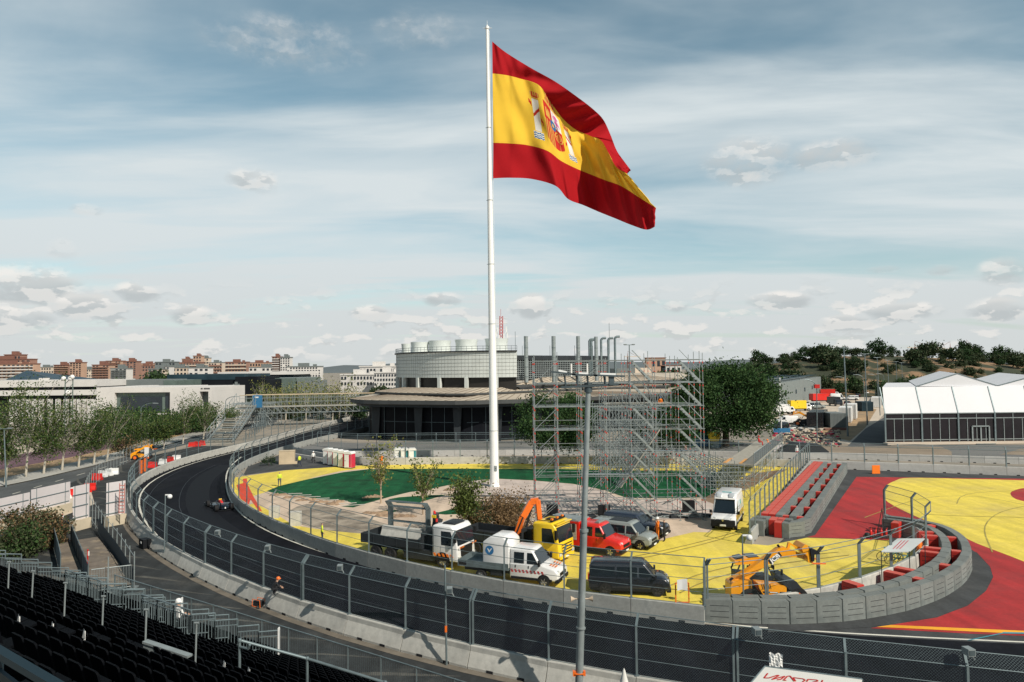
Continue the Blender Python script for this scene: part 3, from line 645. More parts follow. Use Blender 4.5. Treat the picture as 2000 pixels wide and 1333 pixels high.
YK = [0, .6, 1.35, .75, 2.5, 4.3, 5.9, 3.7, 1.2, -.3, -1.6]
def flagY(u, v):
    x = min(max(u + .05 * (v - .5) - .02, 0), .9999) * 10; i = int(x); f = x - i; f = f * f * (3 - 2 * f)
    y = YK[i] + (YK[i + 1] - YK[i]) * f
    y += .24 * sin(u * 62 - v * 7 + 2.2 * sin(v * 3 + u * 4)) * (.35 + u) * (1 - .35 * v)
    y += .20 * sin(u * 24 + v * 9) * u ** .5 + .34 * noise.noise(Vector((u * 7, v * 5, 3))) * min(1, u * 8)
    y += .10 * sin(u * 120 - v * 26) * max(0, .5 - v) + .30 * sin(u * 33 + 1) * max(0, v - .7) * 1.6 * min(1, u * 6)
    y += .22 * noise.noise(Vector((u * 22, v * 16, 1))) * max(0, u - .75) * 4
    return y
NU, NV = 300, 200
def emblem(u, v):
    a = (u - .385) * 1.32; c = (v - .475) * .90
    RED, YEL, WHI, BLU, GOLD, PNK = 2, 3, 4, 5, 6, 7
    ax = abs(a)
    # crown
    if -.235 < c < -.125 and ax < .075 + .02 * sin((c + .125) * 28):
        if c > -.145 or c < -.225: return GOLD
        return GOLD if (abs((a * 34) % 1 - .5) < .17 or abs(c + .18) < .006) else RED
    # shield
    bot = .10 + math.sqrt(max(0, .0095 - a * a * 1.0)) * .75 if ax < .092 else .0
    if -.12 < c < bot and ax < .092:
        if a * a / .0009 + (c - .0) ** 2 / .0014 < 1: return BLU if (a * a / .00025 + c * c / .0004) > .5 else GOLD
        if c < 0 and a < 0:
            aa, cc = a + .047, c + .055
            return GOLD if (abs(aa) < .024 and abs(cc) < .032 and not (cc < -.012 and int((aa + .03) * 160) % 3 == 0)) else RED
        if c < 0:
            aa, cc = a - .045, c + .058
            w = abs(aa) < .012 + .01 * sin(cc * 150) and abs(cc) < .045 or abs(cc - aa * .8) < .007 and abs(aa) < .034 or abs(cc + .022 - aa) < .006 and abs(aa) < .03
            return PNK if w else WHI
        if a < 0: return GOLD if int((a + .1) * 105) % 2 else RED
        aa, cc = a - .045, c - .065; r = math.sqrt(aa * aa + cc * cc)
        return GOLD if (abs(r - .035) < .004 or abs(r - .018) < .003 or abs(aa) < .003 or abs(cc) < .003) else RED
    # pillars
    for s in (-1, 1):
        x = a - s * .155; y = c - .02
        if abs(x) < .022 and -.13 < y < .11:
            if y < -.105: return GOLD if y > -.12 else RED
            if abs(y + .02 - x * s * 1.2) < .012: return RED
            return WHI
        if abs(x) < .036 and .115 < y < .165: return BLU if int((y - .115) * 130 + sin(x * 200) * .4) % 2 else WHI
        if abs(x) < .03 and -.155 < y < -.13: return RED if int((x + .03) * 130) % 2 else GOLD
        if .026 < abs(x) < .045 and abs(y + .02 + x * s * 1.6) < .014: return RED
    return 1
b = MB(); vs = []
for j in range(NV + 1):
    v = j / NV
    for i in range(NU + 1):
        u = i / NU; q = [cr(c_, u) for c_ in fc]
        if v < .25: k = v / .25; w = (1 - k, k, 0, 0)
        elif v < .75: k = (v - .25) / .5; w = (0, 1 - k, k, 0)
        else: k = (v - .75) / .25; w = (0, 0, 1 - k, k)
        p = sum((q[n] * w[n] for n in range(4)), Vector((0, 0)))
        e = noise.noise(Vector((v * 14, 5, u * 3))) * 3.0 * max(0, (u - .9) * 10)
        vs.append(P(p.x + e, p.y + e * .4, FY - .3 + flagY(u, v)))
fs = []; ms = []
for j in range(NV):
    for i in range(NU):
        fs.append((j * (NU + 1) + i, j * (NU + 1) + i + 1, (j + 1) * (NU + 1) + i + 1, (j + 1) * (NU + 1) + i)); v = (j + .5) / NV; u = (i + .5) / NU
        ms.append(0 if (v < .25 or v > .75) else emblem(u, v))
O = vs[0].copy(); b.v = [tuple(p - O) for p in vs]; b.f = [list(f) for f in fs]; b.m = ms; b.sm = [True] * len(fs)
for n_, c_ in (('flag_red', (.37, .007, .012)), ('flag_yellow', (.76, .48, .045)), ('emb_red', (.50, .03, .02)), ('emb_yellow', (.75, .5, .05)), ('emb_white', (.72, .70, .66)), ('emb_blue', (.03, .14, .32)), ('emb_gold', (.62, .36, .08)), ('emb_pink', (.55, .10, .32))):
    mat(n_, c_, .85, var=.03, spec=.15, trans=.16)
fo = b.build('flag', ['flag_red', 'flag_yellow', 'emb_red', 'emb_yellow', 'emb_white', 'emb_blue', 'emb_gold', 'emb_pink'], None, O, fix=False)
tag(fo, 'huge red and yellow Spanish flag with coat of arms flying from the white flagpole', 'flag')

# ================= round power house =================
mat('roof_beige', (.44, .38, .30), .8, var=.12, vscale=.3, col2=(.40, .34, .27), c2s=.15); mat('roof_seam', (.20, .165, .13), .8); mat('fascia', (.055, .058, .058), .7, var=.15); mat('tile_wall', (.54, .57, .545), .55, var=.12, vscale=.3, col2=(.38, .405, .38), c2s=.15, c2lo=.5, c2hi=.8); mat('tile_joint', (.22, .225, .21), .8); mat('screen', (.30, .32, .31), .6)
H = thing('power_house', 'low round building with stepped beige roofs, dark glass walls and steel stacks', 'building', (0, 150, 0))
HO = Vector((0, 150, 0))
def hb(b, n, m, par=None): b.v = [tuple(Vector(p) - HO) for p in b.v]; return b.build(n, m, H if par is None else par)
def ring_roof(pxs, z, back, inset, rise, kx=0.0):
    e = [G(u, v, z) for u, v in pxs]; e = resample(spline(e), 4.0)
    poly = e + [Vector((x, y, z)) for x, y in back]
    cx = sum(p.x for p in poly) / len(poly); cy = sum(p.y for p in poly) / len(poly); c = Vector((cx, cy, z))
    inn = []
    for p in poly:
        d_ = Vector((c.x - p.x, c.y - p.y, 0)); l = d_.length; ii = inset + kx * max(0, p.x); inn.append(p + d_ / l * min(ii, l * .6) + Vector((0, 0, rise)))
    return poly, inn
def roof(poly, inn, z, thick, name, seams=True):
    n = len(poly); b = MB(); b.add(poly + inn, [(i, (i + 1) % n, n + (i + 1) % n, n + i) for i in range(n)])
    tr = tessellate_polygon([[Vector((p.x, p.y, 0)) for p in inn]]); b.add(inn, [tuple(t_) for t_ in tr])
    lo = [p - Vector((0, 0, thick)) for p in poly]; b.add(poly + lo, [(i, (i + 1) % n, n + (i + 1) % n, n + i) for i in range(n)], 1)
    c = sum(poly, Vector()) / n; l2 = [p - Vector((0, 0, thick + .25)) + (c - p).normalized() * 1.2 for p in poly]
    b.add(lo + l2, [(i, (i + 1) % n, n + (i + 1) % n, n + i) for i in range(n)], 1)
    l3 = [p - Vector((0, 0, .35)) for p in l2]; b.add(l2 + l3, [(i, (i + 1) % n, n + (i + 1) % n, n + i) for i in range(n)], 2)
    r = hb(b, name, ['roof_beige', 'fascia', 'steel_dark'])
    if seams:
        b = MB()
        for i in range(n):
            for k in (0, .5):
                p = poly[i].lerp(poly[(i + 1) % n], k); q = inn[i].lerp(inn[(i + 1) % n], k)
                if p.y < 260: b.bar(p + Vector((0, 0, .05)), q + Vector((0, 0, .05)), .10, .08)
        hb(b, 'roof_seam', 'roof_seam')
    return r
p1, i1 = ring_roof([(684, 779), (700, 781), (732, 782), (783, 782.5), (900, 783), (960, 781.5), (1060, 779), (1130, 776), (1200, 773), (1260, 770), (1301, 767)], 8.0, [(50, 200), (44, 240), (-10, 250), (-34, 205)], 8, .65, .45)
roof(p1, i1, 8, .75, 'lower_roof')
wall = [p + (Vector((4, 190, 7)) - p).normalized() * 5.0 for p in p1]
b = MB(); n = len(wall); b.add([(p.x, p.y, 0) for p in wall] + [(p.x, p.y, 7.0) for p in wall], [(i, (i + 1) % n, n + (i + 1) % n, n + i) for i in range(n)]); mat('pavilion_glass', (.006, .007, .010), .5, spec=.10, var=.3, vscale=.3); hb(b, 'glass_wall', 'pavilion_glass')
wl_ = [p for p in wall if p.y < 185 and p.x < 45]
mull = MB()
for i, p in enumerate(resample(wl_[:22], 2.7)):
    d_ = (Vector((4, 190, 0)) - Vector((p.x, p.y, 0))).normalized(); q = Vector((p.x, p.y, 0)) - d_ * .12
    mull.bar(q, q + Vector((0, 0, 7)), .22 if i % 3 == 0 else .1, .12)
w2 = resample(wl_[:22], 2.7)
for a, c in zip(w2[:-1], w2[1:]):
    for z in (.3, 3.6): mull.bar(Vector((a.x, a.y, z)) + Vector((0, -.1, 0)), Vector((c.x, c.y, z)) + Vector((0, -.1, 0)), .08, .1)
hb(mull, 'mullion', 'galv_dark')
for u in (742, 815, 905, 985, 1040):                       # slanted dark piers
    p = P(u, 800, 1); i = min(range(len(w2)), key=lambda k: abs(proj(Vector((w2[k].x, w2[k].y, 3)))[0] - u)); q = Vector((w2[i].x, w2[i].y - .9, 0)); b = MB()
    b.extr([(-.6, 0), (.4, 0), (.8, 6.9), (-.9, 6.9)], -.4, .4, T=Matrix.Translation(q)); hb(b, 'pier', 'steel_dark')
p2, i2 = ring_roof([(732, 765), (770, 767), (808, 768), (900, 769), (960, 766.5), (1060, 762), (1130, 759), (1200, 756), (1310, 752)], 9.15, [(52, 240), (-10, 245), (-30, 205)], 6.5, .75, .35)
roof(p2, i2, 9.15, .35, 'middle_roof')
p3, i3 = ring_roof([(1008, 752), (1060, 750), (1130, 748), (1200, 745.5), (1330, 741)], 10.4, [(62, 250), (20, 250), (4, 190)], 9, 1.3, .1)
roof(p3, i3, 10.4, .4, 'upper_roof')
# drum with tiled wall
mat('wall_dark_', (.02, .018, .016), .4, spec=.3); DC = Vector((-3.2, 170, 0)); DR = 24.0
def arc(r, a0, a1, n, z): return [DC + Vector((r * cos(R(a0 + (a1 - a0) * k / n)), r * sin(R(a0 + (a1 - a0) * k / n)), z)) for k in range(n + 1)]
A0, A1 = 180, 280
def drum(z0, z1, r, m, name, n=40):
    lo = arc(r, A0 - 30, A1, n, z0); hi = arc(r, A0 - 30, A1, n, z1); e0, e1 = lo[-1], hi[-1]; back = [e0 + Vector((0, 40, 0)), e1 + Vector((0, 40, 0))]
    b = MB(); b.add(lo + hi, [(i, i + 1, n + 2 + i, n + 1 + i) for i in range(n)], 0, True); b.quad(e0, back[0], back[1], e1)
    t_ = hi + [back[1], Vector((lo[0].x, lo[0].y, z1))]; b.add(t_, [tuple(x) for x in tessellate_polygon([[Vector((p.x, p.y, 0)) for p in t_]])]); return hb(b, name, m)
drum(9.5, 12.0, DR - .8, 'wall_dark_', 'dark_band')
b = MB()
for k in range(0, 41, 6):
    p = arc(DR - .1, A0, A1, 40, 9.5)[k]; q = (p - Vector((DC.x, DC.y, 9.5))).normalized(); b.box(p + Vector((0, 0, 1.25)), (.7, .7, 2.5), rz=math.atan2(q.y, q.x)); hb(b, 'band_pier', 'tile_wall'); b = MB()
drum(12.0, 17.3, DR, 'tile_wall', 'tiled_drum')
b = MB()
for z in (12.75, 13.5, 14.25, 15.0, 15.75, 16.5): b.path(arc(DR + .01, A0 - 10, A1, 60, z), .035, 4)
for k, p in enumerate(arc(DR + .01, A0 - 10, A1, 60, 12)): 
    z = 12 + .75 * (k % 2)
    b.tube(p, p + Vector((0, 0, 5.3)), .012, n=4)
hb(b, 'tile_joints', 'tile_joint')
b = MB(); b.path(arc(DR + .25, A0 - 30, A1, 40, 17.35), .16, 6); hb(b, 'coping', 'steel_dark')
b = MB()
for z in (17.9, 18.4): b.path(arc(DR + .1, A0 - 10, A1, 40, z), .035, 4)
for p in arc(DR + .1, A0 - 10, A1, 40, 17.3): b.tube(p, p + Vector((0, 0, 1.15)), .03, n=4)
hb(b, 'roof_railing', 'galv_dark')
for (u, w, vt) in ((793, 18, 672), (820, 36, 669), (859, 45, 666), (911, 45, 664), (970, 46, 662)):
    y = 166.0 if w > 30 else 176.0; r = w / 2 * y / F; c = P(u, 690, y); top = P(u, vt, y).z
    b = MB(); hgt = top - 17.3; b.lathe([(r * 1.0, 0), (r * .93, hgt * .35), (r * .93, hgt * .7), (r * 1.0, hgt), (r * .95, hgt), (r * .88, hgt * .6), (r * .88, hgt * .3), (.05, hgt * .3)], 32, c=(c.x, c.y, 17.3)); hb(b, 'cooling_fan_stack', 'tile_wall')
# mast with antennas behind
b = MB(); m0 = P(979, 690, 185)
def mt(u, v): return P(u, v, 185)
for du in (-3, 3): b.tube(mt(979 + du, 690), mt(979 + du, 618), .09, n=4)
for v in range(618, 690, 6): b.tube(mt(976, v), mt(982, v + 6), .06, n=4); b.tube(mt(982, v), mt(976, v + 6), .06, n=4)
b.tube(mt(978, 618), mt(978, 604), .04, n=4); T_ = hb(b, 'antenna_mast', 'red_light')
b = MB()
for (u, v, h_) in ((972, 640, 12), (989, 638, 14), (975, 655, 12), (984, 652, 16), (970, 648, 10), (991, 650, 10)):
    q = mt(u, v + h_ / 2); b.box(q, (.35, .3, h_ * .132))
for v in (632, 645, 622): b.tube(mt(968, v), mt(991, v), .06, n=4)
hb(b, 'antenna_panel', 'white_plastic', T_)
# gridded screen and stacks
ys = 158
sc = MB(); a0 = P(1009, 738, ys); a1 = P(1190, 735, ys + 22); zt = P(1009, 703, ys).z
scp = resample([Vector((a0.x, a0.y, 0)), Vector((a1.x, a1.y, 0))], .62)
for i, p in enumerate(scp): sc.bar(p + Vector((0, 0, 11.4)), p + Vector((0, 0, zt)), .10, .1)
for k in range(10): z = 11.4 + (zt - 11.4) * k / 9; sc.bar(scp[0] + Vector((0, 0, z)), scp[-1] + Vector((0, 0, z)), .1, .10)
hb(sc, 'grid_screen', 'galv_light')
b = MB(); dd = (scp[-1] - scp[0]); b.add([scp[0] + Vector((0, 2.5, 11)), scp[-1] + Vector((0, 2.5, 11)), scp[-1] + Vector((0, 2.5, zt)), scp[0] + Vector((0, 2.5, zt)), scp[0] + Vector((0, -.3, zt)), scp[-1] + Vector((0, -.3, zt)), scp[-1] + Vector((0, -.3, zt + .9)), scp[0] + Vector((0, -.3, zt + .9)), scp[-1] + Vector((0, 20, zt + 1.3)), scp[0] + Vector((0, 20, zt + 1.3))], [(0, 1, 2, 3), (4, 5, 6, 7), (7, 6, 8, 9)]); hb(b, 'plant_room', 'steel_dark')
b = MB()
for k in (.36, .56, .74, .88): p = scp[0].lerp(scp[-1], k); b.box(p + Vector((0, -.2, 11.4 + 1.6)), (.35, .2, 3.4))
hb(b, 'screen_post', 'white_plastic')
for (u, vt, w, y) in ((1028, 657, 8, 150), (1082, 657, 8, 152), (1130, 657, 7.5, 155), (1165, 658, 7, 158)):
    q = P(u, 738, y); top = P(u, vt, y).z; r = w / 2 * y / F; b = MB(); b.lathe([(r, 10.8), (r, top), (r * .85, top), (r * .85, top - .5)], 18, c=(q.x, q.y, 0)); 
    s_ = hb(b, 'steel_stack', 'galv_light'); b = MB()
    for z in range(12, int(top), 2): b.lathe([(r + .04, 0), (r + .04, .1)], 18, c=(q.x, q.y, z))
    hb(b, 'band', 'galv', s_); b = MB()
    for sx in (-.12, .12): b.tube((q.x - r - .35, q.y + sx, 11), (q.x - r - .35, q.y + sx, top - 2), .03, n=4)
    for z in range(22, int(top * 2) - 4): b.tube((q.x - r - .35, q.y - .12, z * .5), (q.x - r - .35, q.y + .12, z * .5), .02, n=4)
    hb(b, 'ladder', 'galv_dark', s_)
for (u, vt) in ((1152, 666), (1156, 667), (1175, 664), (1189, 664), (1202, 661)):
    y = 175; q = P(u, 736, y); top = P(u, vt, y).z; b = MB(); b.tube((q.x, q.y, 10.8), (q.x, q.y, top), .28, n=10); b.path([(q.x, q.y, top - .1), (q.x + .3, q.y, top + .35), (q.x + 1.2, q.y, top + .4)], .28, 8); hb(b, 'bent_vent_pipe', 'galv')
for (u, vt, y) in ((1191, 631, 175), (1007, 648, 168)):
    q = P(u, 720, y); top = P(u, vt, y).z; b = MB(); b.tube((q.x, q.y, 17), (q.x, q.y, top), .05, n=4); hb(b, 'lightning_rod', 'galv')
# ================= near grandstand =================
D_ = Vector((.823, -.568, 0)); N_ = Vector((.568, .823, 0))
def SP(t_, s, z): return D_ * t_ + N_ * s + Vector((0, 0, z))
def planez(s): return 1.25 + .525 * (21.3 - s)             # height of the seat-back tops
st = thing('grandstand', 'dark stepped seating deck of the near grandstand', 'grandstand', SP(-10, 12, 0))
stO = st.location.copy()
def sb(b, n, m, par=st): b.v = [tuple(Vector(p) - stO) for p in b.v]; return b.build(n, m, par)
NROW = 25; T0, T1 = -42.0, 6.0
b = MB()
for k in range(NROW):
    s = 21.3 - .8 * k; z = planez(s) - .85
    b.add([SP(T0, s + .45, z), SP(T1, s + .45, z), SP(T1, s - .35, z), SP(T0, s - .35, z), SP(T1, s - .35, z + .42), SP(T0, s - .35, z + .42)], [(0, 1, 2, 3), (3, 2, 4, 5)])
sb(b, 'step_deck', 'stand_black')
b = MB()
for t0 in (T0,):
    pr = [(21.8, .02), (21.8, .35), (2.0, planez(2) - .8), (2.0, .02)]; b.add([SP(t0, s, z) for s, z in pr] + [SP(t0 - .05, s, z) for s, z in pr], [(0, 1, 2, 3), (4, 5, 6, 7), (1, 2, 6, 5), (0, 1, 5, 4)])
sb(b, 'side_panel', 'stand_black')
# seat: shell back with rounded corners, pan, edge
def seat_mesh():
    b = MB(); w = .215; pts = []
    for k in range(5): a = R(90 * k / 4); pts.append((w - .07 + .07 * cos(a), .38 + .07 * sin(a)))
    pts = pts + [(-x, z) for x, z in pts[::-1]]; pts = [(w * .93, 0)] + pts + [(-w * .93, 0)]
    n = len(pts); y0 = 0.0
    f = lambda x, z: .05 - .10 * (z / .45) + .35 * x * x
    vs = [Vector((x, f(x, z) + .0, z)) for x, z in pts] + [Vector((x, f(x, z) - .035, z)) for x, z in pts]
    b.add(vs, [tuple(range(n)), tuple(range(n, 2 * n))[::-1]] + [(k, n + k, n + (k + 1) % n, (k + 1) % n) for k in range(n)])
    b.add([(-w, .06, .0), (w, .06, 0), (w, .40, .05), (-w, .40, .05), (-w, .06, -.04), (w, .06, -.04), (w, .40, .0), (-w, .40, 0)], [(0, 1, 2, 3), (4, 7, 6, 5), (0, 4, 5, 1), (1, 5, 6, 2), (2, 6, 7, 3), (3, 7, 4, 0)])
    b.box((0, .2, -.2), (.06, .06, .32)); return b
sm = seat_mesh(); seat0 = sm.build('stadium_seat', 'black_seat'); tag(seat0, 'black plastic stadium seat in the nearest rows of the stand', 'seat', 'black seats of the grandstand')
spots = []
AIS = [(-38.2, .6), (-30.9, .55), (-17.5, .55), (-8.0, .55), (.8, .6)]
VOM = [(-34.8, -31.6, 15.2, 18.8), (-28.0, -24.6, 15.0, 18.8)]
rz_s = math.atan2(N_.y, N_.x) - PI / 2
for k in range(NROW):
    s = 21.3 - .8 * k
    t_ = T0 + .3
    while t_ < T1:
        if not any(abs(t_ - a) < w for a, w in AIS) and not any(a < t_ < c and e < s < f for a, c, e, f in VOM) and rnd.random() > .002:
            p = SP(t_, s, planez(s) - .45); q = proj(p + Vector((0, 0, .3)))
            if p.y > 1 and -30 < q[0] < 2030 and q[1] < 1390: spots.append((p.y, p, k))
        t_ += .5
spots.sort(key=lambda x: x[0]); vis = [(p, k) for y, p, k in spots if proj(p)[1] < 1372]
nearS = vis[:300]; rest = [p for p, k in vis[300:]]
ks = sorted({k for p, k in vis}, reverse=True); cc_ = {}
for p, k in sorted(vis, key=lambda x: x[0].x): cc_[(k, round(p.x, 3))] = sum(1 for q in cc_ if q[0] == k) + 1
nearS = [(0, p, ks.index(k) + 1, cc_[(k, round(p.x, 3))]) for p, k in nearS]
for i, p in enumerate(nearS):
    o = seat0 if i == 0 else seat0.copy()
    if i: COL.objects.link(o)
    o.location = p[1]; o.rotation_euler = (0, 0, rz_s); o['label'] = 'black stadium seat, %s from the left in the %s seat row from the bottom' % (nth(p[3]), nth(p[2]))
nb = len(sm.v); me = seat0.data; b = MB(); RZ = Matrix.Rotation(rz_s, 3, 'Z')
base = [RZ @ Vector(v) for v in sm.v]
for p in rest: b.add([v + p for v in base], sm.f)
tag(b.build('seat_rows', 'black_seat', fix=False), 'mass of black stadium seats filling the lower rows of the stand', 'seats', kind='stuff')
# pale leftovers (labels / supports) on seats
for (u, v) in ((35, 1210), (101, 1224), (163, 1238), (437, 1299), (485, 1312), (590, 1252), (566, 1255)):
    d_ = ray(u, v); 
    # intersect with seat plane
    n3 = (N_ * .525 + Vector((0, 0, 1))); tt = (12.43 - .05 - CAMH) / (d_.dot(n3)); p = Vector((0, 0, CAMH)) + d_ * tt
    b = MB(); b.add([(-.06, 0, -.1), (.06, .01, -.1), (.05, 0, .09), (-.03, .02, .1)], [(0, 1, 2, 3)]); b.box((0, .02, -.05), (.05, .02, .2)); tag(b.build('seat_bracket', 'white_plastic', None, p, rz_s), 'small pale bracket showing between the black seats', 'bracket', 'pale brackets between the seats')
# front railing with vertical bars
fr_ = thing('front_railing', 'long grey railing with vertical bars at the foot of the stand', 'railing', SP(-20, 21.95, 0)); fO = fr_.location.copy()
b = MB(); c = MB()
for k in range(26): t_ = -44 + k * 2.0; b = MB(); b.bar(SP(t_, 21.95, .2) - fO, SP(t_, 21.95, 1.95) - fO, .05, .05); b.build('post', 'galv', fr_)
b = MB(); b.tube(SP(-44, 21.95, 1.92) - fO, SP(6, 21.95, 1.92) - fO, .028, n=6); b.tube(SP(-44, 21.95, .75) - fO, SP(6, 21.95, .75) - fO, .02, n=6); b.build('rail', 'galv', fr_)
for k in range(int(50 / .125)): t_ = -44 + k * .125; c.tube(SP(t_, 21.95, .75) - fO, SP(t_, 21.95, 1.9) - fO, .0085, n=3, caps=False)
c.build('bars', 'galv', fr_)
# vomitory railings
def rail_panel(parent, O_, a, c, h=1.05, bars=True, m='galv'):
    a = Vector(a) - O_; c = Vector(c) - O_; b = MB(); up = Vector((0, 0, h)); b.tube(a, a + up, .028, n=6); b.tube(c, c + up, .028, n=6); b.tube(a + up, c + up, .028, n=6); b.tube(a + up * .8, c + up * .8, .02, n=5); b.tube(a + up * .08, c + up * .08, .02, n=5)
    if bars:
        n = max(2, int((c - a).length / .13))
        for k in range(1, n): q = a.lerp(c, k / n); b.tube(q + up * .08, q + up * .8, .012, n=4, caps=False)
    return b.build('rail_panel', m, parent)
for vi, (t0, t1, s0, s1) in enumerate(VOM):
    lab = 'grey barred railing around the %s entrance opening of the stand' % ('farther' if vi == 0 else 'nearer')
    O_ = SP(t0, s0, planez(s0) - .3); r = thing('entrance_railing', lab, 'railing', O_)
    f = lambda t_, s, dz=0: SP(t_, s, planez(s) - .45 + dz)
    seg = 4
    for k in range(seg):
        a = s0 + (s1 - s0) * k / seg; c = s0 + (s1 - s0) * (k + 1) / seg; zc = planez((a + c) / 2) - .3
        rail_panel(r, O_, SP(t0, a, zc + .11), SP(t0, c, zc - .11)); rail_panel(r, O_, SP(t1, a, zc + .11), SP(t1, c, zc - .11))
    for k in range(3):
        a = t0 + (t1 - t0) * k / 3; c = t0 + (t1 - t0) * (k + 1) / 3; rail_panel(r, O_, SP(a, s0, planez(s0) - .3), SP(c, s0, planez(s0) - .3)); 
    b = MB(); q = [SP(t0, s1, planez(s1) - 2.2), SP(t1, s1, planez(s1) - 2.2), SP(t1, s0, planez(s0) - 3.0), SP(t0, s0, planez(s0) - 3.0)]; b.add([x - O_ for x in q], [(0, 1, 2, 3)]); b.bar(SP(t1, s1, planez(s1) - .4) - O_, SP(t0, s1, planez(s1) - .4) - O_, .5, .04); b.build('landing', 'galv_light', r)
    b = MB(); b.bar(SP(t1, s1, planez(s1) - .4) - O_, SP(t1, s1, planez(s1) + 1.0) - O_, .16, .04); b.build('row_sign', 'white_plastic', r)
# side gangway railing at the left end
O_ = SP(T0, 18, planez(18)); r = thing('gangway_railing', 'grey barred railings of the side gangway at the left end of the stand', 'railing', O_)
for k in range(8):
    a = 21.6 - k * 1.5; c = a - 1.5; zc = planez((a + c) / 2) - .55
    rail_panel(r, O_, SP(T0 - .2, a, zc - .18), SP(T0 - .2, c, zc + .18)); rail_panel(r, O_, SP(T0 - 2.2, a, zc - .18), SP(T0 - 2.2, c, zc + .18))
for k in range(4): rail_panel(r, O_, SP(T0 - 2.2 + k * 0 , 21.6, .3), SP(T0 - .2, 21.6, .3)) if k == 0 else None
b = MB()
for k in range(10): a = 21.6 - k * 1.2; b.add([x - O_ for x in (SP(T0 - .1, a, planez(a) - .9), SP(T0 - 2.2, a, planez(a) - .9), SP(T0 - 2.2, a - 1.2, planez(a) - .9), SP(T0 - .1, a - 1.2, planez(a) - .9))], [(0, 1, 2, 3)])
b.build('gangway_deck', 'galv_dark', r)
# single posts in the aisles
def planehit(u, v, dz=0.0):
    d_ = ray(u, v); n3 = (N_ * .525 + Vector((0, 0, 1))); tt = (12.43 + dz - CAMH) / (d_.dot(n3)); return Vector((0, 0, CAMH)) + d_ * tt
for (u0, v0, u1, v1) in ((15, 1146, 18, 1098), (61, 1165, 65, 1116), (125, 1188, 128, 1139), (199, 1216, 202, 1165), (283, 1252, 286, 1191), (381, 1282, 384, 1217)):
    q = planehit(u0, v0); top = P(u1, v1, q.y); b = MB(); b.tube(Vector((0, 0, -.5)), top - q, .022, n=8); b.tube(top - q - Vector((.05, 0, 0)), top - q + Vector((.05, 0, 0)), .028, n=8); b.box((0, 0, -.5), (.16, .16, .02))
    tag(b.build('handrail_post', 'galv_light', None, q), 'short pale handrail post standing among the black seats', 'post', 'handrail posts in the aisles')
# step light / trough
q = planehit(283, 1253); q2 = planehit(371, 1282); b = MB(); b.bar((0, 0, 0), q2 - q, .16, .05); b.bar((0, 0, -.1), (q2 - q) * .35 + Vector((0, 0, -.1)), .1, .2); tag(b.build('aisle_edge_beam', 'galv_light', None, q), 'pale steel edge beam lying along one row of seats', 'beam')
# pipe railing on the right
zz_ = .62; a = planehit(468, 1251, zz_); pts = [a]
for (u, v) in ((600, 1287), (752, 1334), (900, 1378)): pts.append(planehit(u, v, zz_))
pr_ = thing('pipe_railing', 'blue grey pipe handrail crossing the lower middle of the stand', 'railing', a)
b = MB(); b.path([p - a for p in pts], .038, 10); b.ball((0, 0, 0), .06, 8); b.build('top_pipe', 'galv', pr_)
for p in pts: b = MB(); b.tube(p - a, p - a - Vector((0, 0, 1.15)), .035, n=8); b.ball(p - a, .062, 8); b.box(p - a - Vector((0, 0, 1.15)), (.2, .2, .03)); b.build('post', 'galv', pr_)
b = MB(); b.path([Vector((0, 0, -.16)), D_ * .35 + Vector((0, 0, -.14)), D_ * .42 + Vector((0, 0, -.02))], .032, 8); b.build('bracket', 'galv', pr_)
# dark beam in the corner
mat('beam_teal', (.012, .028, .038), .5, .3); a = P(-60, 1240, 5.5); c = P(130, 1352, 4.9); b = MB(); b.bar((0, 0, 0), c - a, .07, .05); b.bar((.25, -.05, -.12), (.25, -.05, -1.0), .06, .06); b.bar((.05, .05, -.2), (c - a) + Vector((0, 0, -.22)), .03, .06)
tag(b.build('steel_rail', 'beam_teal', None, a), 'dark teal steel rail in the lower left corner of the stand', 'rail')

# ================= light mast =================
a = G(1133, 1395, 0); Lb = Vector((a.x, 30.2, 0)); top = P(1149, 762, 30.2); ah = top - Lb
lm = thing('light_mast', 'tall grey light mast between the stand and the track with a platform of floodlights', 'light mast', Lb)
b = MB(); b.tube((0, 0, 0), ah * .55, .165, .145, n=18); b.tube(ah * .55, ah, .125, .11, n=18); b.tube(ah * .55 - Vector((0, 0, .05)), ah * .55 + Vector((0, 0, .05)), .19, n=18); b.tube(ah * .24, ah * .245, .20, n=18); b.build('mast', 'galv_light', lm)
b = MB(); T = lambda x, y, z: ah + Vector((x, y, z))
for s in (-1, 1):
    b.bar(T(-1.15, s * .16, .12), T(1.25, s * .16, .22), .07, .09)
b.tube(T(0, 0, -.1), T(0, 0, .3), .17, n=14)
b.build('cross_arm', 'galv_dark', lm)
for (x, w, tl) in ((-.95, .22, .18), (-.45, .2, .18), (0, .2, .1), (.72, .3, .1)):
    b = MB(); b.bar(T(x, -.16, .16), T(x - .04, -.16, .62), .05, .05); b.bar(T(x, .16, .16), T(x - .04, .16, .62), .05, .05); b.build('bracket', 'galv_dark', lm)
for (x0, x1, z0, z1) in ((-1.55, -.55, .78, .66), (-.7, .35, .66, .60), (.2, 1.5, .62, .56)):
    b = MB(); b.bar(T(x0, 0, z0), T(x1, 0, z1), .62, .07, 0); b.bar(T(x0 + .3, 0, z0 + .05), T(x1 - .35, 0, z1 + .09), .25, .08, 1); b.build('floodlight', ['galv_dark', 'white_plastic'], lm)
b = MB(); b.bar(T(.95, -.1, .2), T(.97, -.1, .6), .28, .2, 0); b.build('driver_box', 'galv_dark', lm)
b = MB()
for s in (-1, 1):
    q = lm.location; zc = P(1142, 1170, 30.2).z; b.lathe([(.03, 0), (.05, .05)], 8)
b = MB(); zc = P(1142, 1170, 30.2).z; k = zc / ah.z; c = ah * k
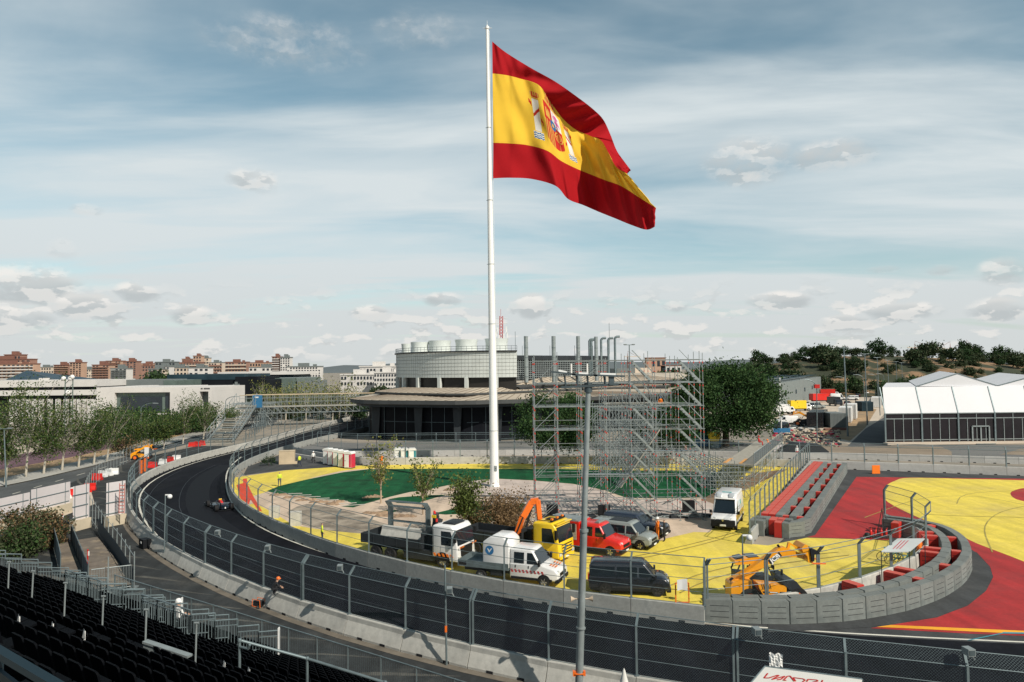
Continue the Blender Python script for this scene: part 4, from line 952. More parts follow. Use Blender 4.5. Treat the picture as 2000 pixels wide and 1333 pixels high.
for s in (-1, 1):
    for i in range(12):
        a0 = 2 * PI * i / 12; a1 = 2 * PI * (i + 1) / 12
        b.quad(c + Vector((s * .28, .03 * cos(a0), .03 * sin(a0))), c + Vector((s * .28, .03 * cos(a1), .03 * sin(a1))), c + Vector((s * .46, .13 * cos(a1), .13 * sin(a1))), c + Vector((s * .46, .13 * cos(a0), .13 * sin(a0))))
    b.tube(c, c + Vector((s * .3, 0, 0)), .03)
mat('horn', (.48, .38, .28), .6); b.build('loudspeaker_horn', 'horn', lm)
zc = P(1140, 1314, 30.2).z; k = zc / ah.z; c = ah * k; b = MB(); b.box(c + Vector((-.22, -.05, 0)), (.12, .16, .2)); b.box(c + Vector((.2, -.05, 0)), (.09, .16, .18)); b.box(c, (.36, .36, .04)); b.build('strap_light', 'paint_orange', lm)
# camera boxes on the fence tops, lane lamp posts
for (u, v) in ((425, 1043), (523, 1073), (664, 1112), (878, 1157), (1133, 1197), (1478, 1238), (1892, 1278)):
    p = G(u, v, 3.55); rz = math.atan2(p.y - 0, p.x) ; b = MB(); b.box((0, 0, .1), (.27, .36, .25)); b.box((0, -.19, .1), (.21, .02, .18), m=1); b.bar((.1, 0, 0), (.2, -.05, -.2), .04, .04)
    tag(b.build('signal_box', ['galv_light', 'galv_dark'], None, p, .1), 'pale box lamp mounted on top of the outer debris fence', 'signal box', 'box lamps on the outer fence')
for (ub, vb, ut, vt, hd) in ((321, 1066, 323, 967, 1), (872, 1262, 869, 1104, 0), (1452, 1176, 1450, 1046, 1)):
    q = G(ub, vb, .9); q.z = 0.02; tp = P(ut, vt, q.y); b = MB(); b.tube((0, 0, 0), tp - q, .05, .04, n=8); o = thing('camera_post', 'thin grey post with a %s at the fence %s' % (('white dome', 'beside the racing car') if ub < 400 else ('orange clamp', 'left of the light mast') if ub < 900 else ('round white lamp', 'behind the yellow telehandler')), 'post', q); b.build('pole', 'galv', o)
    if hd: b = MB(); b.bar(tp - q, tp - q + Vector((.3, 0, 0)), .08, .08); b.ball(tp - q + Vector((.36, -.05, -.12)), .18, 12); b.build('camera_dome', 'white_plastic', o)
    else: b = MB(); b.box((tp - q) * .36, (.1, .1, .3)); b.build('clamp', 'paint_orange', o)
# ================= vehicles =================
def text_obj(s, size, m, parent, T, name='lettering', ext=.006, bold=0.0, sx=1.0, shear=0.0):
    cu = bpy.data.curves.new(name, 'FONT'); cu.body = s; cu.size = size; cu.extrude = ext; cu.align_x = 'CENTER'; cu.align_y = 'CENTER'; cu.offset = bold; cu.shear = shear; cu.resolution_u = 3
    o = bpy.data.objects.new(name, cu); COL.objects.link(o); dg = bpy.context.evaluated_depsgraph_get(); me = bpy.data.meshes.new_from_object(o.evaluated_get(dg)); bpy.data.objects.remove(o)
    me.transform(T @ Matrix.Scale(sx, 4, (1, 0, 0))); me.materials.clear(); me.materials.append(MATS[m]); o = bpy.data.objects.new(name, me); COL.objects.link(o); o.parent = parent; return o
def inset_poly(pl, r):
    n = len(pl); ar = sum(pl[i][0] * pl[(i + 1) % n][1] - pl[(i + 1) % n][0] * pl[i][1] for i in range(n)); sg = 1 if ar > 0 else -1; out = []
    for i in range(n):
        a = Vector(pl[i - 1]); p = Vector(pl[i]); c = Vector(pl[(i + 1) % n]); d1 = (p - a).normalized(); d2 = (c - p).normalized()
        n1 = Vector((-d1.y, d1.x)) * sg; n2 = Vector((-d2.y, d2.x)) * sg; m_ = n1 + n2; m_ = m_ / max(.5, m_.length ** 2 / 2) ; out.append(tuple(p + m_ * r))
    return out
def rnd_poly(pl, r, k=3):
    n = len(pl); out = []
    for i in range(n):
        a = Vector(pl[i - 1]); p = Vector(pl[i]); c = Vector(pl[(i + 1) % n]); rr = min(r, (p - a).length * .45, (c - p).length * .45); q0 = p + (a - p).normalized() * rr; q1 = p + (c - p).normalized() * rr
        for j in range(k + 1): t_ = j / k; out.append(tuple(q0 * (1 - t_) ** 2 + p * 2 * t_ * (1 - t_) + q1 * t_ * t_))
    return out
def pillow(b, pl, hw, r=.08, m=0, shear=0.0, z0=0.0, rc=.1):
    pl = rnd_poly(pl, rc); i1 = inset_poly(pl, r * .35); i2 = inset_poly(pl, r); n = len(pl)
    Y = lambda z, w: w - shear * max(0, z - z0)
    rings = []
    for sg in (1, -1):
        rs = [(i2, hw), (i1, hw - r * .3), (pl, hw - r)]
        if sg < 0: rs = rs[::-1]
        for q, w in rs: rings.append([Vector((x, sg * Y(z, w), z)) for x, z in q])
    vs = [p for r_ in rings for p in r_]; fs = [(k * n + i, k * n + (i + 1) % n, (k + 1) * n + (i + 1) % n, (k + 1) * n + i) for k in range(len(rings) - 1) for i in range(n)]
    b.add(vs, fs, m, True); tr = tessellate_polygon([[Vector((x, z, 0)) for x, z in i2]]); o = len(b.v) - len(vs)
    for t_ in tr: b.f.append([o + i for i in t_]); b.f.append([o + 5 * n + i for i in t_]); b.m += [m, m]; b.sm += [True, True]
    return b
def side(b, pl, hw, shear=0.0, z0=0.0, m=0, off=.006, sides=(1, -1), r=.04):
    pl = rnd_poly(pl, r, 2)
    for sg in sides:
        vs = [Vector((x, sg * (hw + off - shear * max(0, z - z0)), z)) for x, z in pl]; tr = tessellate_polygon([[Vector((x, z, 0)) for x, z in pl]]); b.add(vs, [tuple(t_) for t_ in tr], m)
        b.add(vs + [v - Vector((0, sg * .02, 0)) for v in vs], [(i, (i + 1) % len(vs), len(vs) + (i + 1) % len(vs), len(vs) + i) for i in range(len(vs))], m)
    return b
def wheel(parent, x, y, r=.34, w=.24, rim='rim_grey', z=None):
    s = 1 if y > 0 else -1; b = MB(); q = [(r * .62, -w / 2), (r * .93, -w / 2), (r, -w * .32), (r, w * .32), (r * .93, w / 2), (r * .62, w / 2)]
    n = 20; vs = [(rr * cos(2 * PI * k / n), yy, rr * sin(2 * PI * k / n)) for rr, yy in q for k in range(n)]; b.add(vs, [(i * n + k, i * n + (k + 1) % n, ((i + 1) % 6) * n + (k + 1) % n, ((i + 1) % 6) * n + k) for i in range(6) for k in range(n)], 0, True)
    o = b.build('wheel', 'rubber', parent, (x, y, r if z is None else z)); b = MB(); b.tube((0, -s * w * .3, 0), (0, s * w * .36, 0), r * .64, n=20); b.tube((0, s * w * .36, 0), (0, s * w * .44, 0), r * .18, n=10)
    for k in range(5): a = 2 * PI * k / 5; b.bar((r * .15 * cos(a), s * w * .4, r * .15 * sin(a)), (r * .6 * cos(a), s * w * .4, r * .6 * sin(a)), .05, .05, m=1)
    b.build('rim', [rim, 'chrome' if rim == 'rim_grey' else rim], o); return o
def quadp(b, p, m=0, t=.012):
    p = [Vector(x) for x in p]; n_ = (p[1] - p[0]).cross(p[2] - p[0]).normalized() * t; b.add([x + n_ for x in p] + [x - n_ for x in p], [(0, 1, 2, 3), (7, 6, 5, 4), (0, 4, 5, 1), (1, 5, 6, 2), (2, 6, 7, 3), (3, 7, 4, 0)], m); return b
def van(name, label, cat, loc, rz, paint='paint_black', L_=5.2, W_=1.95, roof=1.95, belt=1.12, hood=1.13, nose=.90, xw=1.72, xt=.82, sills=.32, trim='black_plastic', wins=((.62, 1.28), (-.75, .5), (-2.35, -.85)), rim='rim_grey', rw=.34, wx=(1.72, -1.45), bumper='black_plastic', group=None, plate='white_plastic', rear=True, roofpaint=None, sh=.16, xn=None, blackface=False):
    t = thing(name, label, cat, loc, rz, group); h = L_ / 2; w = W_ / 2; xn = h if xn is None else xn
    b = MB(); lo = [(-h, sills), (-h, belt), (xw, belt), (xn - .22, nose + .16), (xn - .03, nose - .04), (xn, sills + .14), (xn - .12, sills)]
    lo = [(-h, sills), (-h, belt + .02), (xw - .02, belt + .02), (xw + .25, hood), (xn - .25, nose + .14), (xn - .04, nose - .06), (xn, sills + .16), (xn - .1, sills)]
    pillow(b, lo, w, .09, rc=.1); b.build('body', paint, t)
    b = MB(); up = [(-h + .03, belt - .1), (-h + .10, roof - .12), (-h + .3, roof), (xt, roof), (xt + .12, roof - .04), (xw, belt - .1)]
    pillow(b, up, w - .02, .10, shear=sh, z0=belt, rc=.12); b.build('cabin', roofpaint or paint, t)
    b = MB(); side(b, [(xw - .35, belt - .02), (xt + .02, roof - .2), (xt - .12, roof - .2), (xt - .12, belt - .02)][::1], w - .02, sh, belt) if False else None
    gz0, gz1 = belt + .02, roof - .24; k = (xt + .12 - xw) / (roof - .04 - belt + .1)
    xa = lambda z: xw + k * (z - belt + .1)
    for i, (x0, x1) in enumerate(wins):
        b = MB()
        if i == 0: pl = [(x0, gz0), (x0, gz1), (min(x1, xa(gz1) - .10), gz1), (xa(gz0) - .14, gz0)]
        else: pl = [(x0, gz0), (x0 + .03, gz1), (x1, gz1), (x1, gz0)]
        for sg in (1, -1):
            b = MB(); side(b, pl, w - .02, sh, belt, sides=(sg,)); b.build('side_window', 'glass_dark', t)
    b = MB(); wy0 = w - .13 ; wy1 = w - .16 - sh * (roof - belt); nn = Vector((1, 0, -k)).normalized() * .014; a0 = Vector((xa(belt + .02), 0, belt + .02)) + nn; a1 = Vector((xa(roof - .16), 0, roof - .16)) + nn
    quadp(b, [a0 + Vector((0, wy0, 0)), a0 - Vector((0, wy0, 0)), a1 - Vector((0, wy1, 0)), a1 + Vector((0, wy1, 0))]); b.build('windscreen', 'glass_dark', t)
    b = MB()
    for y in (.05, -.5): b.bar(a0 + Vector((.03, y, .0)), a0.lerp(a1, .1) + Vector((.03, y + .5, .02)), .02, .02)
    b.build('wiper', 'black_plastic', t)
    for sg in (1, -1):
        b = MB(); quadp(b, [(xn - .16, sg * (w - .06), nose - .02), (xn - .07, sg * (w - .42), nose - .08), (xn - .10, sg * (w - .42), nose + .06), (xn - .34, sg * (w - .05), nose + .10)], t=.03); b.build('headlight', 'headlight', t)
        b = MB(); b.box((xw - .12, sg * (w + .13), belt + .12), (.12, .2, .26)); b.bar((xw - .15, sg * (w - .05), belt + .05), (xw - .12, sg * (w + .1), belt + .06), .05, .05); b.build('mirror', paint if paint != 'paint_white' else 'black_plastic', t)
        b = MB(); b.box((-h - .0, sg * (w - .12), belt - .05), (.05, .14, .5)); b.build('tail_light', 'red_light', t)
        b = MB()
        for x in (xw - .62, -.05 + .55, -.75): b.box((x, sg * (w + .002), (sills + belt) / 2 + .08), (.014, .012, belt - sills - .1))
        b.box((0, sg * (w + .002), belt - .34), (L_ - .9, .010, .018)); b.build('door_seam', 'black_plastic', t)
        b = MB(); side(b, [(-h + .12, sills - .02), (-h + .12, sills + .14), (xn - .5, sills + .14), (xn - .5, sills - .02)], w, m=0, off=.012, sides=(sg,)); b.build('sill', trim, t)
        for x in (.42, -.62): b = MB(); b.box((x, sg * (w + .005), belt - .14), (.18, .03, .035)); b.build('door_handle', trim, t)
    b = MB(); b.box((xn - .05, 0, nose - .16), (.1, W_ * .52, .16)); b.box((xn - .02, 0, sills + .22), (.08, W_ * .62, .12))
    b.build('grille', 'black_plastic', t)
    b = MB(); pillow(b, [(xn - .22, sills - .06), (xn - .2, sills + .16), (xn + .05, sills + .15), (xn + .04, sills - .04)], w - .01, .05, rc=.04); b.build('bumper', bumper, t)
    b = MB(); b.box((xn + .052, 0, sills + .07), (.02, .5, .11)); b.build('number_plate', plate, t)
    for x in wx:
        for sg in (1, -1):
            b = MB(); pl = [(x + (rw + .09) * cos(R(a)), max(sills - .04, rw + (rw + .09) * sin(R(a)))) for a in range(-10, 191, 20)]; side(b, pl, w, off=.004, sides=(sg,), r=.01); b.build('wheel_arch', 'black_plastic', t)
            wheel(t, x, sg * (w - .10), rw, .24, rim)
    b = MB(); b.box((0, 0, sills - .06), (L_ - .8, W_ - .4, .16)); b.build('underbody', 'black_plastic', t)
    return t
def heading(a, c): d = Vector(c) - Vector(a); return math.atan2(d.y, d.x)
def place2(u0, v0, u1, v1, x0, x1):
    "origin and heading so that local x0 sits at pixel 0 and x1 at pixel 1 (ground points)"
    a = G(u0, v0); c = G(u1, v1); d = (c - a).normalized(); return a - d * x0, math.atan2(d.y, d.x)
TR = -34
def at_nose(u, v, L_, W_, deg):
    "front right corner (seen nearest the camera) at a pixel"
    p = G(u, v); r = R(deg); f = Vector((cos(r), sin(r), 0)); l = Vector((-sin(r), cos(r), 0)); return p - f * (L_ / 2) + l * (W_ / 2), r
# black van in front
p, r = at_nose(1310, 1168, 4.95, 1.98, -9)
van('parked_van', 'black passenger van parked closest to the inner wall on yellow ground', 'van', p, r, 'paint_black', L_=4.95, rim='rim_dark', rw=.36)
# grey van
p, r = at_nose(1270, 1078, 5.1, 1.98, -31)
gv = van('parked_van', 'light grey passenger van with dark roof panel beside the red fire van', 'van', p, r, 'paint_grey', L_=5.1)
b = MB(); b.box((-.2, 0, 1.965), (1.5, 1.15, .03)); b.box((.5, 0, 1.97), (.18, 1.2, .05)); b.build('roof_panel', 'steel_dark', gv)
# dark pick-up / estate behind
p, r = at_nose(1292, 1056, 5.2, 1.9, -33)
van('parked_pickup', 'dark navy pickup parked behind the grey van at the scaffold foot', 'pickup', p, r, 'paint_navy', L_=5.3, roof=1.78, belt=1.12, xw=1.05, xt=.25, hood=1.12, nose=.92, wins=((.2, .8), (-.75, .1), (-1.9, -.85)), rw=.39, sh=.22, rim='rim_dark')
# red fire van
p, r = at_nose(1214, 1092, 6.2, 2.0, -31)
rv = thing('fire_van', 'red crew cab fire van with white roller shutter box between yellow truck and grey van', 'fire van', p, r)
def cab_parts(t, paint, h, w, xn, xb, belt, roof, xw, xt, wins, nose=.95, hood=1.15, sills=.42, side2=None, wx=1.7, rw=.37, trim='black_plastic', wxr=-1.9, vw=.24):
    b = MB(); lo = [(xb, sills), (xb, belt + .02), (xw - .02, belt + .02), (xw + .2, hood), (xn - .25, nose + .12), (xn - .03, nose - .08), (xn, sills + .16), (xn - .1, sills)]; pillow(b, lo, w, .09); b.build('cab', paint, t)
    b = MB(); pillow(b, [(xb, belt - .1), (xb, roof - .05), (xb + .12, roof), (xt, roof), (xt + .14, roof - .06), (xw, belt - .1)], w - .02, .1, shear=.12, z0=belt, rc=.1); b.build('cab_roof', paint, t)
    k = (xt + .14 - xw) / (roof - .06 - belt + .1); xa = lambda z: xw + k * (z - belt + .1); g0, g1 = belt + .02, roof - .22
    for i, (x0, x1) in enumerate(wins):
        pl = [(x0, g0), (x0, g1), (min(x1, xa(g1) - .1), g1), (xa(g0) - .14, g0)] if i == 0 else [(x0, g0), (x0, g1), (x1, g1), (x1, g0)]
        for sg in (1, -1): b = MB(); side(b, pl, w - .02, .12, belt, sides=(sg,)); b.build('side_window', 'glass_dark', t)
    wy0 = w - .12; wy1 = w - .15 - .12 * (roof - belt); nn = Vector((1, 0, -k)).normalized() * .014; a0 = Vector((xa(belt + .03), 0, belt + .03)) + nn; a1 = Vector((xa(roof - .16), 0, roof - .16)) + nn; b = MB(); quadp(b, [a0 + Vector((0, wy0, 0)), a0 - Vector((0, wy0, 0)), a1 - Vector((0, wy1, 0)), a1 + Vector((0, wy1, 0))]); b.build('windscreen', 'glass_dark', t)
    for sg in (1, -1):
        b = MB(); quadp(b, [(xn - .14, sg * (w - .06), nose - .06), (xn - .05, sg * (w - .4), nose - .12), (xn - .08, sg * (w - .4), nose + .02), (xn - .32, sg * (w - .05), nose + .07)], t=.03); b.build('headlight', 'headlight', t)
        b = MB(); b.box((xw - .1, sg * (w + .16), belt + .16), (.12, .2, .36)); b.bar((xw - .12, sg * (w - .05), belt + .05), (xw - .1, sg * (w + .1), belt + .06), .05, .05); b.build('mirror', 'black_plastic', t)
        for x0, x1 in wins: b = MB(); b.box((x0 + .12, sg * (w + .005), belt - .18), (.05, .03, .16)); b.build('door_handle', 'black_plastic', t)
        b = MB(); side(b, [(xb + .1, sills - .02), (xb + .1, sills + .14), (xn - .4, sills + .14), (xn - .4, sills - .02)], w, off=.012, sides=(sg,)); b.build('sill', trim, t)
        pl = [(wx + (rw + .09) * cos(R(a)), max(sills - .02, rw + (rw + .09) * sin(R(a)))) for a in range(-10, 191, 20)]; b = MB(); side(b, pl, w, off=.004, sides=(sg,), r=.01); b.build('wheel_arch', 'black_plastic', t)
        wheel(t, wx, sg * (w - .1), rw, vw); wheel(t, wxr, sg * (w - .12), rw, .3)
    b = MB(); b.box((xn - .02, 0, nose - .26), (.08, w * 1.1, .2)); b.build('grille', 'black_plastic', t)
    b = MB(); pillow(b, [(xn - .25, sills - .1), (xn - .22, sills + .2), (xn + .06, sills + .18), (xn + .05, sills - .06)], w, .05, rc=.04); b.build('bumper', 'black_plastic', t)
    b = MB(); b.box((xn + .065, 0, sills + .03), (.02, .5, .11)); b.build('number_plate', 'white_plastic', t)
cab_parts(rv, 'paint_red', 3.1, 1.0, 3.1, -.25, 1.35, 2.25, 1.95, 1.2, ((1.0, 1.7), (.0, .78)), nose=1.05, hood=1.3, wx=2.2)
b = MB(); b.box3((-3.05, -1.02, .55), (-.3, 1.02, 2.3)); b.build('equipment_box', 'paint_red', rv)
b = MB(); b.box3((-3.1, -.95, 2.3), (-.35, .95, 2.38)); b.box3((-2.9, -.8, 2.38), (-.6, -.6, 2.42)); b.build('box_roof', 'galv_light', rv)
for sg in (1, -1):
    b = MB(); b.box3((-2.0, sg * 1.022, .95), (-.5, sg * 1.04, 2.12)); 
    for k in range(9): b.box3((-2.0, sg * 1.04, .98 + k * .127), (-.5, sg * 1.045, .99 + k * .127), 1)
    b.build('roller_shutter', ['horn' if False else 'concrete', 'galv'], rv)
b = MB(); b.box((1.0, 0, 2.33), (.28, 1.1, .14)); b.build('light_bar', 'galv_light', rv)
b = MB(); b.box3((-3.0, -.9, .35), (1.9, .9, .6)); b.build('chassis', 'black_plastic', rv)
# white dropside crew cab truck
p, r = at_nose(1090, 1152, 6.9, 2.05, -22)
wv = thing('dropside_truck', 'white crew cab dropside truck with round blue emblem and red white stripes', 'truck', p, r)
cab_parts(wv, 'paint_white', 3.4, 1.02, 3.45, .15, 1.38, 2.3, 2.35, 1.55, ((1.35, 2.1), (.45, 1.15)), nose=1.05, hood=1.32, wx=2.5, wxr=-1.9)
b = MB(); pillow(b, [(-1.75, .95), (-1.75, 2.55), (-1.2, 2.95), (-.3, 2.95), (.1, 2.62), (.14, .95)], 1.0, .06, rc=.12); b.build('cargo_cover', 'paint_white', wv)
b = MB(); b.box3((-3.5, -1.05, .86), (.1, 1.05, .95)); 
for sg in (-1, 1): b.box3((-3.5, sg * 1.05, .86), (.1, sg * 1.09, 1.28))
b.box3((-3.54, -1.09, .86), (-3.5, 1.09, 1.28)); b.build('dropside_bed', 'galv', wv)
b = MB(); b.box3((-3.3, -.5, .5), (2.4, .5, .85)); b.box3((-1.2, -.98, .45), (-.4, .98, .8)); b.build('chassis', 'steel_dark', wv)
for sg in (1, -1):
    b = MB(); y = sg * 1.012; n = 20; c = Vector((-1.25, y, 2.05)); rr = .30
    b.add([c + Vector((rr * cos(2 * PI * k / n), 0, rr * sin(2 * PI * k / n))) for k in range(n)], [tuple(range(n))]); b.v += []; 
    y2 = sg * .004; b.add([c + Vector(q) for q in ((-.18, y2, .12), (-.02, y2, -.16), (.20, y2, .14), (.10, y2, .12), (-.0, y2, -.02), (-.08, y2, .10))], [(0, 1, 4, 5), (1, 2, 3, 4)], 1); b.build('round_emblem', ['paint_blue', 'paint_white'], wv)
    b = MB(); 
    for k in range(9):
        x = .3 + k * .26; side(b, [(x, .82), (x - .07, 1.0), (x + .06, 1.0), (x + .13, .82)], 1.02, off=.008, sides=(sg,), r=.002)
    b.build('red_stripe', 'red_light', wv)
b = MB()
for sg in (1, -1):
    for k in range(3): x = 2.75 + k * .17; quadp(b, [(x, sg * .55, 1.345 - k * .035), (x + .09, sg * .5, 1.33 - k * .035), (x + .09, sg * .2, 1.33 - k * .035), (x, sg * .25, 1.345 - k * .035)], t=.012)
b.build('hood_stripe', 'orange_light', wv)
b = MB(); side(b, [(-3.45, .95), (-3.45, 1.2), (-2.9, 1.2), (-2.9, .95)], 1.09, off=.004); b.build('rear_marker', 'rubber', wv)

def truck(name, label, p, r, paint, L_=8.4, W_=2.45, cabh=2.95, bed='steel_dark', front='black_plastic', stripes=True):
    t = thing(name, label, 'truck', p, r); h = L_ / 2; w = W_ / 2; xc = h - 2.1
    b = MB(); pillow(b, [(xc, .75), (xc, cabh - .1), (xc + .15, cabh), (h - .55, cabh), (h - .3, cabh - .25), (h - .05, 1.55), (h, .5), (h - .9, .5), (h - .9, .75)], w, .09, rc=.12); b.build('cab', paint, t)
    b = MB(); nn = Vector((.03, 0, .006)); a0 = Vector((h - .075, 0, 1.62)) + nn; a1 = Vector((h - .285, 0, cabh - .3)) + nn; quadp(b, [a0 + Vector((0, w - .12, 0)), a0 - Vector((0, w - .12, 0)), a1 - Vector((0, w - .16, 0)), a1 + Vector((0, w - .16, 0))]); b.build('windscreen', 'glass_dark', t)
    for sg in (1, -1):
        b = MB(); side(b, [(h - 1.35, 1.6), (h - 1.35, cabh - .38), (h - .55, cabh - .38), (h - .32, 1.6)], w, sides=(sg,)); b.build('side_window', 'glass_dark', t)
        b = MB(); b.box((h - .12, sg * (w + .16), cabh - .75), (.14, .24, .62)); b.bar((h - .3, sg * w, cabh - .45), (h - .12, sg * (w + .16), cabh - .45), .04, .04); b.build('mirror', 'black_plastic', t)
        b = MB(); b.box((h + .005, sg * (w - .26), .78), (.05, .38, .2)); b.build('headlight', 'headlight', t)
        b = MB(); pl = [(h - 1.25 + .62 * cos(R(a)), max(.5, .5 + .62 * sin(R(a)))) for a in range(0, 181, 18)]; side(b, pl, w, off=.005, sides=(sg,), r=.01); b.build('wheel_arch', 'black_plastic', t)
        b = MB(); side(b, [(h - 2.02, .95), (h - 2.02, cabh - .3), (h - 1.98, cabh - .3), (h - 1.98, .95)], w, sides=(sg,), off=.003); side(b, [(h - 1.42, 1.0), (h - 1.42, 1.5), (h - 1.40, 1.5), (h - 1.40, 1.0)], w, sides=(sg,), off=.003); b.build('door_seam', 'black_plastic', t)
        for x in (h - 1.25, -h + 2.6, -h + 1.3): wheel(t, x, sg * (w - .16), .5, .3, 'rim_dark' if x < 0 else 'rim_grey')
    b = MB(); b.box((h - .01, 0, 1.1), (.06, W_ * .62, .78)); b.box((h + .0, 0, .55), (.09, W_ * .9, .22)); b.build('grille', front, t)
    b = MB(); b.box((h + .05, 0, .52), (.02, .5, .11)); b.build('number_plate', 'white_plastic', t)
    b = MB(); b.box3((-h + .2, -.45, .7), (xc + .1, .45, 1.12)); b.box3((-.4, -w + .08, .38), (xc + .2, w - .08, 1.08)); b.box3((-h + .5, -w + .2, .95), (-.3, w - .2, 1.12)); b.build('chassis', 'steel_dark', t)
    b = MB(); b.box3((-h, -w, 1.12), (xc - .95, w, 1.25)); 
    for sg in (1, -1):
        b.box3((-h, sg * w, 1.12), (xc - .95, sg * (w + .04), 1.78))
        for k in range(6): x = -h + .1 + k * (xc - .95 + h) / 5.2; b.box3((x, sg * (w + .04), 1.12), (x + .08, sg * (w + .07), 1.8))
    b.box3((-h - .04, -w, 1.12), (-h, w, 1.78)); b.box3((xc - .95, -w, 1.12), (xc - .9, w, 2.3)); b.build('flatbed', bed, t)
    return t
p, r = at_nose(896, 1115, 8.6, 2.5, -27)
ct = truck('crane_truck', 'white cab crane truck loaded with a concrete barrier and fence panels', p, r, 'paint_white')
h = 4.3
b = MB()
for sg in (1, -1):
    for k in range(5): side(b, [(h - 2.0 + k * .35, .82), (h - 2.1 + k * .35, 1.02), (h - 1.93 + k * .35, 1.02), (h - 1.83 + k * .35, .82)], 1.25, off=.008, sides=(sg,), r=.002)
    for k in range(3): b.box((h + .03, sg * (.62 + k * .22), 1.52), (.02, .11, .12))
b.build('red_stripe', 'orange_light', ct)
b = MB(); pillow(b, [(h - 1.7, 2.94), (h - 1.6, 3.08), (h - .8, 3.1), (h - .6, 2.98)], .7, .05, rc=.04); b.build('roof_hatch', 'steel_dark', ct)
b = MB(); b.box3((1.2, -.5, 1.1), (1.75, .5, 2.5)); b.bar((1.5, 0, 2.3), (1.3, .6, 3.2), .34, .4); b.bar((1.3, .6, 3.2), (1.9, -.5, 3.25), .36, .44); b.bar((1.3, .3, 3.5), (2.1, -.6, 3.1), .14, .2, 1); b.bar((1.9, -.5, 3.2), (2.3, -.2, 3.0), .24, .28); b.box((1.9, -.66, 3.4), (.35, .06, .2), m=2); b.tube((1.2, .3, 2.2), (1.1, .7, 3.2), .08); b.build('folded_crane', ['steel_dark', 'paint_red', 'paint_yellow'], ct)
cm_ = block_mesh('concrete_barrier', 3.6, 1, 'concrete', 1.0); Mx = Matrix.Rotation(r, 4, 'Z'); q = Vector(p) + Mx @ Vector((-1.2, -.15, 1.27)); cm_.location = q; cm_.rotation_euler = (0, 0, r + PI / 2 + PI); tag(cm_, 'concrete barrier block lying on the flatbed of the white crane truck', 'barrier')
for k in range(4):
    fpn = thing('mesh_screen', 'steel framed mesh fence panel, %s in the stack standing behind the concrete block' % ('first', 'second', 'third', 'last')[k], 'fence panel', Vector(p) + Mx @ Vector((-1.2, .45 + k * .16, 1.27)), r, 'fence panels on the crane truck')
    b = MB(); 
    for x in (-1.7, 1.7): b.bar((x, 0, 0), (x, 0, 2.3), .08, .1); b.bar((x, 0, 2.3), (x, -.4, 2.75), .08, .08)
    b.build('frame_post', 'galv', fpn); b = MB()
    for z in (.1, 1.2, 2.3): b.tube((-1.7, 0, z), (1.7, 0, z), .025, n=5)
    b.tube((-1.7, -.4, 2.75), (1.7, -.4, 2.75), .025, n=5); b.build('frame_rail', 'galv', fpn)
    net_obj('wire_mesh', [([(-1.7, 0, 0), (1.7, 0, 0), (1.7, 0, 2.3), (-1.7, 0, 2.3)], [(0, 0), (3.4, 0), (3.4, 2.3), (0, 2.3)]), ([(-1.7, 0, 2.3), (1.7, 0, 2.3), (1.7, -.4, 2.75), (-1.7, -.4, 2.75)], [(0, 0), (3.4, 0), (3.4, .5), (0, .5)])], 'net_far', fpn)
# yellow truck with orange crane
p, r = at_nose(1092, 1108, 8.4, 2.45, -31)
yt = truck('crane_truck', 'yellow cab truck with raised orange crane arm and long dark bed', p, r, 'paint_yellow', L_=8.4, front='paint_yellow'); h = 4.2
b = MB()
for k in range(4): b.box((h + .03, 0, .8 + k * .2), (.03, 1.5, .07))
b.build('grille_slat', 'black_plastic', yt)
b = MB(); b.box((h - 1.2, 0, 3.0), (.7, .6, .06)); b.box((h - .7, 0, 3.06), (.12, 2.1, .12)); b.bar((h - 1.9, .9, 3.02), (h - .6, .9, 3.05), .04, .05); b.bar((h - 1.9, -.9, 3.02), (h - .6, -.9, 3.05), .04, .05); b.build('roof_rack', 'black_plastic', yt)
b = MB()
for y in (-.9, -.1, .7): b.box((h - .7, y, 3.18), (.14, .2, .12))
b.build('beacon', 'orange_light', yt)
b = MB(); b.box((h - .30, 0, 2.86), (.3, 2.3, .06)); b.build('sun_visor', 'paint_yellow', yt)
b = MB(); b.box3((1.05, -.5, 1.1), (1.6, .5, 2.2), 1); b.bar((.3, -.5, 1.5), (.8, -.35, 3.0), .34, .42); b.bar((.8, -.35, 3.0), (1.3, .1, 4.1), .34, .46); b.bar((1.25, .05, 4.1), (1.75, .35, 4.15), .34, .44); b.bar((1.7, .3, 4.2), (1.8, .4, 2.7), .30, .34); b.tube((.9, -.1, 2.1), (1.25, .2, 3.7), .08, m=1); b.tube((.35, -.7, 1.6), (.9, -.5, 3.0), .05, m=1); b.build('crane_arm', ['paint_orange', 'steel_dark'], yt)
